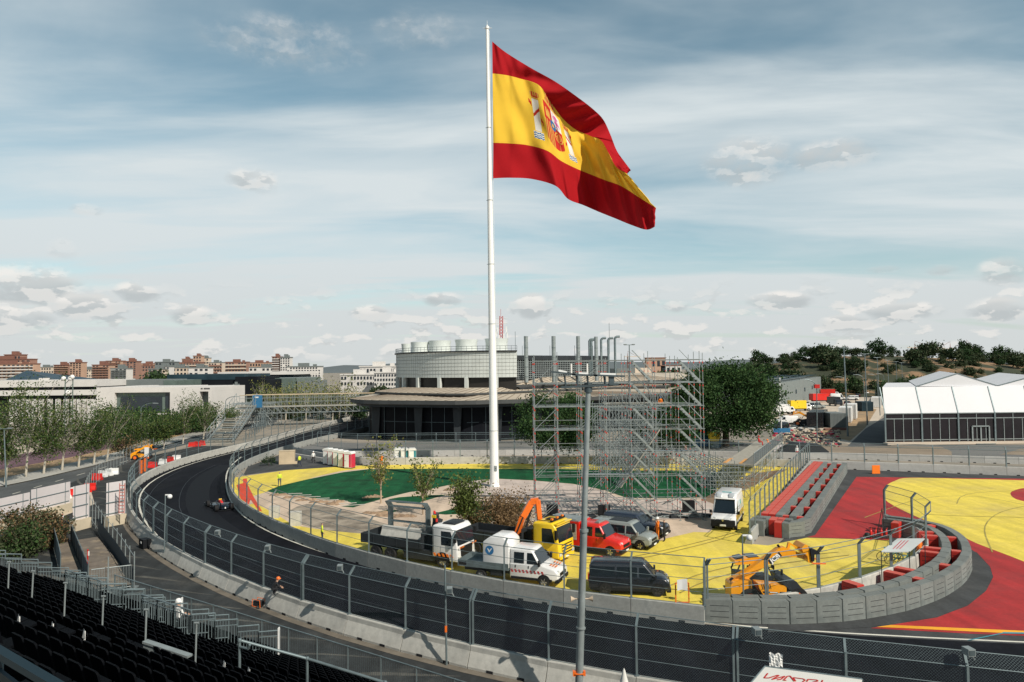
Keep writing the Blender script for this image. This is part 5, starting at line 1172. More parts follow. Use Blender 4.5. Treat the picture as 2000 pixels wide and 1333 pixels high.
# ambulance
p, r = G(1413, 1041), 0
am_a = G(1437, 1040); am_b = G(1453, 1014)
d_ = (am_a - am_b).normalized(); r = math.atan2(d_.y, d_.x); l_ = Vector((-sin(r), cos(r), 0))
p = am_a - d_ * 2.95 - l_ * 1.03
if l_.x < 0: pass
am = van('ambulance', 'white ambulance with green and yellow checked side beside the red block wall', 'ambulance', p, r, 'paint_white', L_=5.9, W_=2.05, roof=2.55, belt=1.28, hood=1.26, nose=1.05, xw=2.0, xt=1.1, wins=((1.0, 1.75),), rw=.37, wx=(2.05, -1.7), sills=.4, sh=.06)
b = MB(); pillow(b, [(2.62, .34), (2.62, .98), (2.82, 1.0), (2.98, .9), (3.0, .34)], 1.0, .06, rc=.05); b.build('front_panel', 'black_plastic', am)
b = MB(); b.box((3.005, 0, .92), (.03, .05, .16)); b.bar((3.01, -.09, .92), (3.01, 0, 1.02), .02, .03); b.bar((3.01, .09, .92), (3.01, 0, 1.02), .02, .03); b.bar((3.01, -.09, .92), (3.01, 0, .82), .02, .03); b.bar((3.01, .09, .92), (3.01, 0, .82), .02, .03); b.box((3.02, 0, .52), (.02, .5, .11), m=1); b.build('badge', ['chrome', 'white_plastic'], am)
b = MB(); pillow(b, [(-2.85, 2.45), (-2.8, 2.78), (.9, 2.82), (1.3, 2.62), (1.5, 2.4)], .92, .08, rc=.12); b.build('high_roof', 'paint_white', am)
for sg in (1, -1): b = MB(); pillow(b, [(.78, 2.72), (.8, 2.9), (1.2, 2.84), (1.42, 2.56)], .24, .05, rc=.05); b.v = [(x, y + sg * .52, z) for x, y, z in b.v]; b.build('roof_light', 'headlight', am)
for sg in (1, -1):
    for k in range(12):
        for j in range(2):
            x = -2.7 + k * .42; b = MB(); side(b, [(x, .72 + j * .27), (x, .98 + j * .27), (x + .41, .98 + j * .27), (x + .41, .72 + j * .27)], 1.025, off=.006, sides=(sg,), r=.004); b.build('check_panel', 'paint_green' if (k + j) % 2 else 'paint_jcb', am)
    b = MB(); side(b, [(-1.2, 1.7), (-1.2, 2.1), (-.5, 2.1), (-.5, 1.7)], 1.005, .06, 1.28, off=.007, sides=(sg,)); side(b, [(.2, 1.6), (.2, 2.2), (.35, 2.2), (.35, 1.6)], 1.005, .06, 1.28, off=.007, sides=(sg,)); mat('teal_mark', (.10, .42, .42), .5); b.build('side_mark', 'teal_mark', am)
b = MB(); b.box((.2, 0, 2.84), (.3, .8, .012)); b.build('roof_mark', 'teal_mark', am)
b = MB(); b.box((-2.96, 0, .7), (.04, .3, .3)); b.build('blue_beacon', 'blue_light', am)

# telehandler (profile drawn in metres: x forward, z up)
def tele(name, label, loc, rz, big=True):
    t = thing(name, label, 'telehandler', loc, rz); X = lambda x: (x - 880) / 281; Zt = lambda y: (1218 - y) / 281; PL = lambda l: [(X(a), Zt(c)) for a, c in l]
    def ex(name_, l, y0, y1, m, par=t, r=.05):
        b = MB(); b.extr(rnd_poly(PL(l), r, 2), y0, y1); return b.build(name_, m, par)
    ex('rear_body', [(265, 800), (300, 770), (610, 745), (610, 940), (450, 950), (400, 1060), (290, 1100), (262, 1050)], -1.0, -.05, 'paint_jcb')
    ex('engine_cover', [(690, 785), (1165, 838), (1155, 1045), (985, 1045), (800, 1010), (720, 880)], -1.12, -.35, 'paint_jcb')
    b = MB()
    for k in range(6): x = 745 + k * 27; b.extr(PL([(x, 800), (x + 10, 800), (x + 30, 878), (x + 20, 878)]), -1.135, -1.11)
    b.extr(PL([(1045, 930), (1130, 935), (1125, 1015), (1045, 1010)]), -1.13, -1.11); b.build('vent_slot', 'black_plastic', t)
    b = MB(); b.extr(PL([(765, 912), (1020, 932), (1020, 955), (775, 940)]), -1.13, -1.11); b.extr(PL([(880, 925), (1010, 936), (1010, 946), (880, 936)]), -1.136, -1.12, 1); b.build('name_strip', ['black_plastic', 'white_paint'], t)
    ex('chassis', [(300, 960), (1450, 960), (1400, 1090), (380, 1090)], -.75, .75, 'steel_dark'); ex('belly', [(700, 1000), (1170, 1040), (1150, 1110), (760, 1110)], -1.05, .9, 'steel_dark')
    ex('front_fender', [(1095, 800), (1150, 755), (1320, 768), (1420, 890), (1500, 960), (1500, 990), (1200, 900), (1160, 850)], -1.15, .2, 'steel_dark'); ex('front_fender', [(1150, 755), (1320, 768), (1420, 890), (1500, 990), (1200, 900)], .3, 1.15, 'steel_dark')
    for x in (X(1345), X(560)):
        for y in (-.95, .95): wheel(t, x, y, .62, .42, 'paint_orange')
    # boom
    ex('boom', [(285, 800), (330, 755), (640, 600), (1110, 292), (1190, 262), (1205, 330), (1195, 420), (1130, 440), (900, 560), (690, 690), (560, 790), (330, 885), (285, 870)], -.55, -.12, 'paint_jcb')
    ex('jib', [(1150, 300), (1215, 262), (1290, 300), (1480, 372), (1560, 440), (1550, 475), (1430, 440), (1180, 410)], -.52, -.15, 'paint_jcb', r=.03)
    b = MB(); b.bar((X(1325), -.33, Zt(215)), (X(1560), -.33, Zt(365)), .1, .1); b.bar((X(1300), -.33, Zt(300)), (X(1325), -.33, Zt(205)), .16, .14); b.tube((X(1130), -.33, Zt(240)), (X(1165), -.33, Zt(290)), .07, m=1); b.build('link_arm', ['paint_jcb', 'black_plastic'], t)
    ex('carriage', [(1470, 270), (1530, 210), (1580, 230), (1590, 290), (1640, 300), (1650, 480), (1620, 510), (1575, 505), (1565, 400), (1500, 350)], -.8, .3, 'paint_jcb', r=.03); ex('attachment', [(1600, 280), (1740, 320), (1770, 370), (1670, 370), (1665, 480), (1625, 485)], -.9, .4, 'black_plastic', r=.03)
    for y in (-.8, .3): b = MB(); b.bar((X(1655), y, Zt(520)), (X(1865), y, Zt(530)), .1, .07); b.bar((X(1640), y, Zt(520)), (X(1640), y, Zt(400)), .1, .07); b.build('fork', 'paint_orange', t)
    # cab behind the boom
    b = MB()
    for y in (.02, .92):
        b.bar((X(470), y, Zt(700)), (X(530), y, Zt(560)), .07, .07); b.bar((X(960), y, Zt(540)), (X(1085), y, Zt(790)), .07, .07); b.bar((X(690), y, Zt(560)), (X(690), y, Zt(780)), .06, .06); b.bar((X(530), y, Zt(560)), (X(960), y, Zt(545)), .06, .06)
    b.build('cab_frame', 'steel_dark', t); ex('cab_roof', [(430, 500), (640, 470), (860, 455), (960, 520), (900, 560), (450, 570)], -.02, .96, 'paint_jcb'); ex('roof_glass', [(470, 495), (600, 478), (600, 448), (480, 470)], .1, .8, 'glass_dark', r=.01); ex('roof_window', [(680, 462), (850, 452), (850, 445), (680, 455)], .05, .9, 'glass_dark', r=.005)
    ex('cab_tub', [(470, 700), (1090, 790), (1090, 960), (480, 960)], .0, .94, 'steel_dark'); ex('seat', [(720, 640), (760, 640), (780, 760), (880, 770), (880, 800), (720, 800)], .25, .75, 'black_plastic')
    b = MB(); b.path([(X(1080), .5, Zt(668)), (X(1140), .5, Zt(655)), (X(1170), .5, Zt(750))], .035, 6); b.box((X(1140), .5, Zt(660)), (.1, .25, .2)); b.build('mirror', 'black_plastic', t)
    b = MB(); b.tube((X(1242), .1, Zt(770)), (X(1242), .1, Zt(680)), .07, n=10); b.build('exhaust', 'black_plastic', t)
    b = MB(); b.bar((X(255), -.9, Zt(740)), (X(305), -.9, Zt(705)), .2, .06); b.tube((X(270), -.9, Zt(740)), (X(270), -.9, Zt(800)), .02); b.build('rear_mirror', 'black_plastic', t)
    if big:
        ang = math.atan2(Zt(350) - Zt(480), X(1150) - X(960)); c = Vector((X(1052), -.562, Zt(438))); Rm = Matrix.Rotation(-ang, 3, 'Y')
        b = MB(); hw, hh = .42, .15; b.add([c + Rm @ Vector(q) for q in ((-hw, 0, -hh), (hw, 0, -hh * .9), (hw * .96, 0, hh), (-hw, 0, hh))], [(0, 1, 2, 3)]); b.build('logo_plate', 'black_plastic', t)
        T = Matrix.Translation(c + Vector((0, -.012, 0))) @ Matrix.Rotation(-ang, 4, 'Y') @ Matrix.Rotation(R(90), 4, 'X'); text_obj('JCB', .36, 'white_paint', t, T, 'logo', bold=.014, sx=1.15)
        T = Matrix.Translation(Vector((X(985), -1.08, Zt(1090)))) @ Matrix.Rotation(R(90), 4, 'X'); text_obj('JCB', .26, 'white_paint', t, T, 'logo', bold=.01, sx=1.15)
    return t
tele('telehandler', 'yellow telehandler with raised boom lettered JCB behind the curved grey blocks', G(1488, 1180) , R(4))
tl = tele('telehandler', 'small yellow telehandler parked on the street beside the far debris fence', G(276, 898), R(12), False); tl.scale = (.66,) * 3
tl = tele('telehandler', 'small yellow telehandler beside the dark container in the gravel yard', G(1572, 832), R(160), False); tl.scale = (.95,) * 3

# racing car (seen from behind, driving away to the left)
ra = G(413, 985); rb = G(425, 1000)
rc_ = thing('racing_car', 'dark blue open wheel racing car with red engine cover on the black track', 'racing car', G(429, 993), R(127))
rc_.scale = (.9,) * 3; mat('car_dark', (.008, .016, .028), .45, var=.1, coat=.5)
b = MB(); pillow(b, [(-1.9, .12), (-1.9, .42), (-1.2, .62), (-.5, .66), (.3, .62), (.6, .52), (2.2, .38), (2.7, .22), (2.6, .1)], .34, .08, rc=.08); b.build('chassis', 'car_dark', rc_)
b = MB(); pillow(b, [(-1.5, .12), (-1.5, .28), (-.6, .52), (.5, .55), (.7, .2), (.6, .1)], .78, .14, rc=.1); b.build('sidepod', 'car_dark', rc_)
b = MB(); b.box3((-2.2, -.75, .05), (1.7, .75, .09)); b.build('floor', 'black_plastic', rc_)
b = MB(); pillow(b, [(-1.4, .5), (-.9, .86), (-.35, 1.0), (-.15, .94), (-.1, .55)], .13, .05, rc=.05); b.build('engine_cover', 'paint_red', rc_)
b = MB(); b.box((-.2, 0, 1.05), (.16, .32, .08)); b.build('camera_pod', 'paint_yellow', rc_)
b = MB(); b.ball((.12, 0, .78), (.15, .14, .15), 10); b.build('helmet', 'paint_red', rc_)
b = MB(); b.path([(-.1, .3, .66), (.3, .28, .82), (.55, 0, .84), (.3, -.28, .82), (-.1, -.3, .66)], .035, 6); b.tube((.55, 0, .84), (.65, 0, .6), .03); b.build('halo', 'steel_dark', rc_)
b = MB(); b.bar((-2.35, -.5, .92), (-2.35, .5, .92), .34, .05); b.bar((-2.2, -.5, .78), (-2.2, .5, .78), .22, .04); b.box((-2.3, -.5, .72), (.5, .02, .5)); b.box((-2.3, .5, .72), (.5, .02, .5)); b.box((-2.2, 0, .5), (.1, .05, .5)); b.build('rear_wing', 'car_dark', rc_)
b = MB(); b.box3((2.45, -.95, .08), (2.85, .95, .11)); b.box3((2.3, -.95, .08), (2.9, -.92, .35)); b.box3((2.3, .92, .08), (2.9, .95, .35)); b.box3((2.35, -.9, .2), (2.55, .9, .22)); b.build('front_wing', 'car_dark', rc_)
b = MB(); b.box((-2.25, 0, .38), (.06, .12, .16)); b.build('rain_light', 'white_plastic', rc_)
for x, rr, w_ in ((1.75, .36, .31), (-1.75, .36, .39)):
    for y in (-.82, .82):
        wheel(rc_, x, y, rr, w_, 'rim_dark'); b = MB()
        for z in (.25, .5): b.bar((x - .2, y * .3, z), (x, y * .85, .36), .04, .02)
        b.build('suspension_arm', 'black_plastic', rc_)

# distant parked vehicles in the yard
def bgvan(label, u, v, deg, paint, **k):
    p = G(u, v); return van('parked_van', label, 'van', p, R(deg), paint, **k)
bgvan('white delivery van parked between the pine and the small yellow telehandler', 1537, 829, 178, 'paint_white', roof=2.0, L_=4.9, wins=((.6, 1.2),))
bgvan('dark grey van parked next to the yellow box lorry', 1593, 799, 8, 'paint_grey', L_=5.6, roof=2.3)
bgvan('white high roof van with red top stripe beyond the black lorry', 1638, 782, -15, 'paint_white', L_=6.0, roof=2.6, wins=((.6, 1.2),))
bgvan('small white car far away next to the red barrier at the avenue', 1664, 782, 170, 'paint_white', L_=4.6, roof=1.8)
bgvan('dark car parked in front of the high roof van', 1655, 792, 60, 'paint_black', L_=4.4, roof=1.45, belt=.9, hood=.9, nose=.7, xw=1.1, xt=.3, wins=((.3, .9), (-1.2, .2)))
bgvan('black estate car at the left edge of the yard behind the pine', 1519, 838, 170, 'paint_black', L_=4.6, roof=1.5, belt=.95, hood=.92, nose=.7, xw=1.1, xt=.3, wins=((.3, .9), (-1.2, .2)))
def boxtruck(label, u, v, deg, cabp, boxp, L_=7.0, hb_=3.2, mark=None, shutter=False):
    t = thing('box_lorry', label, 'lorry', G(u, v), R(deg)); h = L_ / 2
    b = MB(); pillow(b, [(h - 1.6, .5), (h - 1.6, 2.2), (h - .6, 2.2), (h - .1, 1.4), (h, .5)], 1.1, .08); b.build('cab', cabp, t)
    b = MB(); b.box3((-h, -1.2, .8), (h - 1.7, 1.2, hb_)); b.build('cargo_box', boxp, t)
    b = MB(); quadp(b, [(h - .09, 1, 1.42), (h - .09, -1, 1.42), (h - .56, -.95, 2.1), (h - .56, .95, 2.1)]); b.build('windscreen', 'glass_dark', t)
    b = MB(); b.box3((-h + .2, -.5, .45), (h - 1.5, .5, .8)); b.build('chassis', 'steel_dark', t)
    for sg in (1, -1):
        b = MB(); side(b, [(h - 1.3, 1.4), (h - 1.3, 2.0), (h - .7, 2.0), (h - .4, 1.4)], 1.1, sides=(sg,)); b.build('side_window', 'glass_dark', t)
        for x in (h - 1, -h + 1.4): wheel(t, x, sg * 1.0, .45, .3)
    return t
boxtruck('yellow box lorry with white cab in the gravel yard', 1562, 803, 5, 'paint_white', 'paint_yellow', 6.5)
boxtruck('white and orange decorated box lorry left of the yellow one', 1530, 810, 5, 'paint_white', 'paint_white', 6.0, 2.9)
boxtruck('red lorry behind the black lorry in the yard', 1604, 786, 10, 'paint_red', 'paint_red', 8.0, 3.2)
boxtruck('black lorry seen from the front beside the red lorry', 1631, 793, -85, 'paint_black', 'paint_black', 6.0, 3.0)
boxtruck('white lorry with red striped box farthest in the yard', 1620, 776, -10, 'paint_white', 'paint_red', 7.5, 3.3)
boxtruck('low black trailer lorry beside the grey depot wall', 1570, 782, 5, 'paint_black', 'paint_black', 9.0, 2.4)
# ================= people =================
mat('skin', (.42, .25, .17), .6); mat('hair_dark', (.02, .015, .012), .7); mat('hi_vis', (.62, .72, .05), .7); mat('cloth_orange', (.85, .20, .01), .7); mat('cloth_black', (.012, .013, .016), .8); mat('cloth_grey', (.42, .44, .45), .8); mat('cloth_red', (.48, .02, .02), .8); mat('cloth_navy', (.02, .03, .06), .8); mat('cloth_white', (.7, .7, .68), .8); mat('denim', (.05, .07, .11), .8); mat('green_helmet', (.02, .35, .12), .4)
def person(label, loc, rz=0.0, top='hi_vis', legs='cloth_navy', hat=None, pose='stand', scale=1.0, group=None, arms=None, hair='hair_dark', vest=None):
    J = {'pel': (0, 0, .95), 'wst': (0, 0, 1.10), 'chs': (0, 0, 1.32), 'nck': (0, 0, 1.50), 'hd0': (.01, 0, 1.58), 'hd1': (.015, 0, 1.68), 'nos': (.095, 0, 1.625)}
    lk = {1: [(.0, .1, .90), (.03, .12, .50), (-.02, .13, .09), (.12, .15, .03)], -1: [(.0, -.1, .90), (.02, -.12, .50), (-.02, -.13, .09), (.12, -.15, .03)]}
    ak = {1: [(0, .19, 1.42), (-.03, .25, 1.14), (.10, .24, .90)], -1: [(0, -.19, 1.42), (-.03, -.25, 1.14), (.10, -.24, .90)]}
    if pose == 'walk': lk = {1: [(.0, .1, .90), (.22, .11, .52), (.18, .11, .10), (.32, .12, .05)], -1: [(.0, -.1, .90), (-.02, -.11, .50), (-.30, -.11, .14), (-.20, -.12, .03)]}
    if pose == 'sit':
        J = {k: (x, y, z - .45) for k, (x, y, z) in J.items()}; lk = {s: [(.05, s * .1, .48), (.48, s * .14, .52), (.50, s * .14, .09), (.62, s * .15, .04)] for s in (1, -1)}; ak = {s: [(0, s * .19, .97), (.08, s * .27, .72), (.32, s * .18, .64)] for s in (1, -1)}
    if pose == 'lean':
        J = {'pel': (0, 0, .92), 'wst': (.10, 0, 1.05), 'chs': (.30, 0, 1.18), 'nck': (.44, 0, 1.26), 'hd0': (.52, 0, 1.30), 'hd1': (.60, 0, 1.33), 'nos': (.62, 0, 1.24)}; ak = {s: [(.38, s * .18, 1.20), (.52, s * .2, .98), (.68, s * .1, .86)] for s in (1, -1)}
    if pose == 'crouch':
        J = {'pel': (0, 0, .35), 'wst': (.08, 0, .48), 'chs': (.22, 0, .66), 'nck': (.30, 0, .80), 'hd0': (.34, 0, .87), 'hd1': (.37, 0, .96), 'nos': (.44, 0, .89)}; lk = {s: [(.02, s * .1, .34), (.36, s * .17, .45), (.08, s * .14, .10), (.2, s * .15, .03)] for s in (1, -1)}; ak = {s: [(.26, s * .19, .72), (.38, s * .26, .50), (.55, s * .16, .42)] for s in (1, -1)}
    if arms: ak.update(arms)
    vs = []; rad = []; es = []
    def V(p, r): vs.append(p); rad.append(r); return len(vs) - 1
    a = V(J['pel'], .135); w_ = V(J['wst'], .125); c = V(J['chs'], .145); n_ = V(J['nck'], .055); h0 = V(J['hd0'], .075); h1 = V(J['hd1'], .088); ns = V(J['nos'], .016)
    es += [(a, w_), (w_, c), (c, n_), (n_, h0), (h0, h1), (h0, ns)]
    for s in (1, -1):
        q = a
        for p, r in zip(lk[s], (.095, .062, .042, .038)): k = V(p, r); es.append((q, k)); q = k
        q = c
        for p, r in zip(ak[s], (.062, .046, .030)): k = V(p, r); es.append((q, k)); q = k
        e, hnd = Vector(ak[s][1]), Vector(ak[s][2]); dr = (hnd - e).normalized(); pal = V(tuple(hnd + dr * .06), .026); es.append((q, pal)); sd_ = dr.cross(Vector((0, s, .3))).normalized()
        for f, (o_, l_) in enumerate(((-.03, .07), (-.01, .08), (.01, .075), (.03, .06))): k = V(tuple(hnd + dr * (.07 + l_) + sd_ * o_ * 1.3), .009); es.append((pal, k))
        k = V(tuple(hnd + dr * .06 + sd_ * -.065), .010); es.append((q, k))
    me = bpy.data.meshes.new('person'); me.from_pydata(vs, es, []); o = bpy.data.objects.new('person', me); COL.objects.link(o)
    sk = o.modifiers.new('s', 'SKIN'); sk.use_smooth_shade = True
    for i, v in enumerate(me.skin_vertices[0].data): v.radius = (rad[i] * (.82 if i in (a, w_, c) else 1), rad[i] * (1.15 if i in (a, w_, c) else 1)); v.use_root = (i == 0)
    o.modifiers.new('u', 'SUBSURF').levels = 1
    dg = bpy.context.evaluated_depsgraph_get(); nm = bpy.data.meshes.new_from_object(o.evaluated_get(dg)); bpy.data.objects.remove(o)
    nm.materials.clear()
    for m in ('skin', top, legs, 'cloth_black', hair): nm.materials.append(MATS[m])
    P0 = [Vector(v) for v in vs]; hz = P0[a]; 
    seg = [(P0[i], P0[j], i, j) for i, j in es]
    def near(p):
        best = 1e9; r_ = 0
        for A, B, i, j in seg:
            d = B - A; t_ = max(0, min(1, (p - A).dot(d) / d.length_squared)); l = (p - A - d * t_).length
            if l < best: best = l; r_ = (i, j, t_)
        return r_
    for f in nm.polygons:
        i, j, t_ = near(f.center); m = 1
        if j in (h0, h1, ns) or i in (h0,): m = 0 if not (j == h1 and (t_ > .75 or f.center.x < P0[h1].x - .02)) else 4
        elif j == n_: m = 1 if t_ < .6 else 0
        elif i >= 7 or j >= 7:
            k = j - 7; blk = k // 13; kk = k % 13
            if j >= 7:
                if kk == 0: m = 2
                elif kk in (1, 2): m = 2
                elif kk == 3: m = 3
                elif kk in (4, 5): m = 1
                elif kk == 6: m = 1 if t_ < .8 else 0
                else: m = 0
        elif (i, j) == (a, w_): m = 2 if t_ < .35 else 1
        f.material_index = m; f.use_smooth = True
    o = bpy.data.objects.new('person', nm); COL.objects.link(o); o.location = loc; o.rotation_euler = (0, 0, rz); o.scale = (scale,) * 3; tag(o, label, 'person', group)
    if hat:
        b = MB(); q = Vector(J['hd1']); b.ball(q + Vector((0, 0, .02)), (.125, .115, .105), 10); b.lathe([(.11, -.0), (.15, -.01), (.14, .01), (.1, .02)], 12, c=tuple(q + Vector((.02, 0, -.01)))); b.build('helmet', hat, o)
    if vest:
        b = MB(); c_ = Vector(J['chs']); b.lathe([(.165, -.26), (.17, -.1), (.18, .02), (.14, .12), (.10, .15)], 14, c=tuple(c_)); b.v = [(x if abs(x) < 9 else x, y * 1.22, z) for x, y, z in b.v]; b.build('vest', vest, o)
    return o
cam_yaw = lambda p: math.atan2(-p.y, -p.x)
q = G(546, 951); person('person in yellow vest standing on the edge of the green lawn', q, R(-60), 'hi_vis', 'denim', None, vest='hi_vis', scale=1.03)
q = G(585, 912); person('person in yellow vest and shorts walking on the dark apron', q, R(150), 'hi_vis', 'cloth_navy', None, 'walk')
q = G(612, 905); person('person in black and white clothes walking beside the concrete row', q, R(120), 'cloth_white', 'cloth_black', 'paint_white', 'walk')
q = G(629, 1062); person('person in green vest half hidden behind the inner wall', q, R(20), 'hi_vis', 'cloth_navy', None, scale=.98)
q = G(1285, 1056); person('person in bright orange overalls and white cap by the grey van', q, R(200), 'cloth_orange', 'cloth_orange', 'white_plastic', arms={1: [(0, .19, 1.42), (.12, .28, 1.2), (.16, .12, 1.45)]}, scale=1.05)
q = G(1298, 1058); person('person in black clothes talking to the one in orange overalls', q, R(160), 'cloth_black', 'cloth_black', None, arms={1: [(0, .19, 1.42), (.05, .26, 1.16), (.25, .1, 1.2)]}, scale=1.02)
q = G(531, 1163, 1.0); person('person with orange hood crouching on top of the outer wall and welding the fence', q, R(25), 'cloth_black', 'cloth_black', 'paint_orange', 'crouch', .95)
q = planehit(247, 1182, -.85); person('person in pale hoodie sitting alone in the grandstand', SP(-30.9, 18.2, planez(18.2) - .55), R(55), 'cloth_white', 'cloth_black', 'white_plastic', 'sit', 1.1)
q = G(1800, 1093); person('person in orange overalls under the mesh beside the white canopy', G(1797, 1098), R(120), 'cloth_orange', 'cloth_orange', None)
q = G(1562, 905); person('person in white and red far behind the straight fence', G(1557, 894), R(-90), 'cloth_white', 'cloth_red', 'white_plastic')
q = G(1671, 786); person('small distant person in dark clothes on the avenue', q, 0, 'cloth_black', 'cloth_black', None)
q = G(886, 905); person('person in orange clothes beside the teal portable toilets', G(745, 911), R(-90), 'cloth_orange', 'cloth_orange', None)
# ================= scaffolding =================
mat('plank', (.33, .31, .26), .8, var=.2, vscale=2); mat('plank_orange', (.60, .30, .10), .8); mat('coupler', (.55, .05, .03), .5); mat('ply', (.50, .40, .27), .85, var=.15); mat('blue_sheet', (.03, .15, .30), .6)
SY = G(1210, 1019).y
def sx_(u): return (u - 1000) / F * SY
cu_ = [1045, 1090, 1137, 1185, 1233, 1281, 1326, 1375]
xs = [P(u, 860, SY).x for u in cu_]; lv = [.05] + [14.55 - 2.1 * k for k in range(6, -1, -1)]
sc = thing('scaffold_tower', 'tall open steel scaffold with stair flights in front of the power house', 'scaffold', (xs[0], SY, 0)); sO = sc.location.copy()
rows_ = [0, 1.1, 3.2, 5.2]
for i, x in enumerate(xs):
    for j, dy in enumerate(rows_):
        b = MB(); b.tube(Vector((x, SY + dy, 0)) - sO, Vector((x, SY + dy, lv[-1] + rnd.uniform(.1, .9))) - sO, .032, n=5)
        for z in lv[1:]: b.tube(Vector((x, SY + dy, z - .35)) - sO, Vector((x, SY + dy, z - .2)) - sO, .05, n=5, m=1); b.tube(Vector((x, SY + dy, z - 1.1)) - sO, Vector((x, SY + dy, z - 1.0)) - sO, .045, n=5, m=1)
        b.box(Vector((x, SY + dy, .02)) - sO, (.2, .2, .04)); b.build('upright', ['galv_light', 'coupler'], sc)
for z in lv[1:]:
    for j, dy in enumerate(rows_):
        b = MB(); b.tube(Vector((xs[0] - .1, SY + dy, z)) - sO, Vector((xs[-1] + .1, SY + dy, z)) - sO, .028, n=5)
        if j == 0 and z in lv[2:5]: b.tube(Vector((xs[0] - .1, SY + dy, z + .9)) - sO, Vector((xs[-1] + .1, SY + dy, z + .9)) - sO, .02, n=4)
        b.build('ledger', 'galv_light', sc)
    b = MB()
    for x in xs: b.tube(Vector((x, SY, z)) - sO, Vector((x, SY + rows_[-1], z)) - sO, .026, n=5)
    b.build('transom', 'galv_light', sc)
for k in range(7):
    for (i0, i1, dy, up, w) in ((0, 1, 0, 1, .05), (2, 3, 1.1, 1, .05), (3, 4, 1.1, 1, .05)):
        if (i0 == 3 and k > 3) or (i0 == 2 and k in (0, 5)): continue
        b = MB(); a = Vector((xs[i0] + .05, SY + dy, lv[k] + .1)) - sO; c = Vector((xs[i1] - .05, SY + dy, lv[k + 1] - .1)) - sO; b.tube(a, c, .03, n=5)
        if k < 3 or i0 > 0: b.tube(a + Vector((.22, .5, -.15)), c + Vector((.0, .5, -.35)), .025, n=5); b.tube(a + Vector((0, 1, .1)), c + Vector((-.1, 1, 0)), .025, n=5)
        b.build('diagonal_brace', 'galv_light', sc)
    for i0, i1 in ((4, 5), (6, 7)):
        b = MB(); a = Vector((xs[i0] + .1, SY + .15, lv[k + 1])) - sO; c = Vector((xs[i1] - .1, SY + .15, lv[k])) - sO
        for dy in (0, .8): b.bar(a + Vector((0, dy, 0)), c + Vector((0, dy, 0)), .05, .16)
        for q in range(1, 9): p = a.lerp(c, q / 9); b.box(p + Vector((0, .4, 0)), (.22, .76, .03))
        b.tube(a + Vector((.1, 0, .9)), c + Vector((0, 0, .9)), .025, n=4); b.tube(a + Vector((.3, .8, .9)), c + Vector((.2, .8, .9)), .025, n=4); b.build('stair_flight', 'galv_light', sc)
for k, i0, i1 in ((3, 0, 2), (4, 0, 2), (6, 0, 4), (5, 3, 5), (4, 4, 7), (2, 4, 7), (1, 2, 5), (6, 5, 7)):
    b = MB(); b.box3(Vector((xs[i0], SY + 1.1, lv[k + 1] - .06)) - sO, Vector((xs[i1], SY + 2.0, lv[k + 1])) - sO); b.build('deck_board', 'galv_light', sc)
b = MB()
for i in range(60):
    x = rnd.uniform(xs[0] - 1.5, xs[-1] + 1); a = Vector((x, SY + rnd.uniform(-.6, 4), .1 + rnd.random() * .25)); b.tube(a, a + Vector((rnd.uniform(-2.2, 2.2), rnd.uniform(-.7, .7), rnd.uniform(0, .25))), .035, n=4)
for i in range(22):
    x = rnd.uniform(xs[0], xs[-1] + 1); b.bar((x, SY + 3.6, .8 + rnd.random() * .5), (x + rnd.choice((-1, 1)) * 1.4, SY + 3.4, rnd.uniform(.1, 2.0)), .05, .05); b.box((x, SY + 1 + rnd.random(), .15), (.9, .4, .3), m=1)
tag(b.build('scaffold_parts', ['galv_light', 'steel_dark']), 'heap of loose scaffold tubes and frames on the ground at the scaffold foot', 'scaffold parts', kind='stuff')
for (u, v) in ((1079, 1011), (1345, 1002), (1180, 1012)):
    p = G(u, v); b = MB(); b.box((0, 0, .62), (1.1, .5, 1.1)); b.box((0, 0, .06), (1.3, .7, .1), m=1); tag(b.build('speaker_case', ['black_plastic', 'galv'], None, p), 'black case standing %s' % ('under the left end of the scaffold' if u < 1100 else 'under the middle of the scaffold' if u < 1300 else 'beside the ambulance'), 'case')
# second dense scaffold behind with inclined ramp
def lattice(name, label, cat, x0, x1, y0, y1, z1, nx, ny, nz, seed, diag=.5, r=.03, group=None):
    t = thing(name, label, cat, (x0, y0, 0), 0, group); O = t.location.copy(); rr = random.Random(seed)
    X_ = [x0 + (x1 - x0) * i / nx for i in range(nx + 1)]; Y_ = [y0 + (y1 - y0) * i / ny for i in range(ny + 1)]; Z_ = [z1 * i / nz for i in range(nz + 1)]
    for x in X_:
        for y in Y_: b = MB(); b.tube(Vector((x, y, 0)) - O, Vector((x, y, z1 + rr.random() * .8)) - O, r, n=4); b.build('upright', 'galv_light', t)
    for z in Z_[1:]:
        b = MB()
        for y in Y_: b.tube(Vector((X_[0], y, z)) - O, Vector((X_[-1], y, z)) - O, r * .8, n=4)
        for x in X_: b.tube(Vector((x, Y_[0], z)) - O, Vector((x, Y_[-1], z)) - O, r * .8, n=4)
        b.build('ledger', 'galv_light', t)
    for y in Y_:
        b = MB()
        for i in range(nx):
            for k in range(nz):
                if rr.random() < diag: s = rr.random() < .5; b.tube(Vector((X_[i], y, Z_[k + (1 if s else 0)])) - O, Vector((X_[i + 1], y, Z_[k + (0 if s else 1)])) - O, r * .8, n=4)
        if b.v: b.build('diagonal_brace', 'galv_light', t)
    return t
def pxX(u, y): return P(u, 800, y).x
l2_ = lattice('scaffold', 'dense lower scaffold with an inclined walkway behind the tall scaffold', 'scaffold', pxX(1172, 84), pxX(1300, 84), 84, 92, 8.8, 7, 3, 5, 5, .55, .04)
O = l2_.location.copy(); b = MB(); a = P(1285, 838, 84); c = P(1200, 965, 84); b.bar(a - O, c - O, 2.2, .12); b.build('inclined_deck', 'plank', l2_)
b = MB()
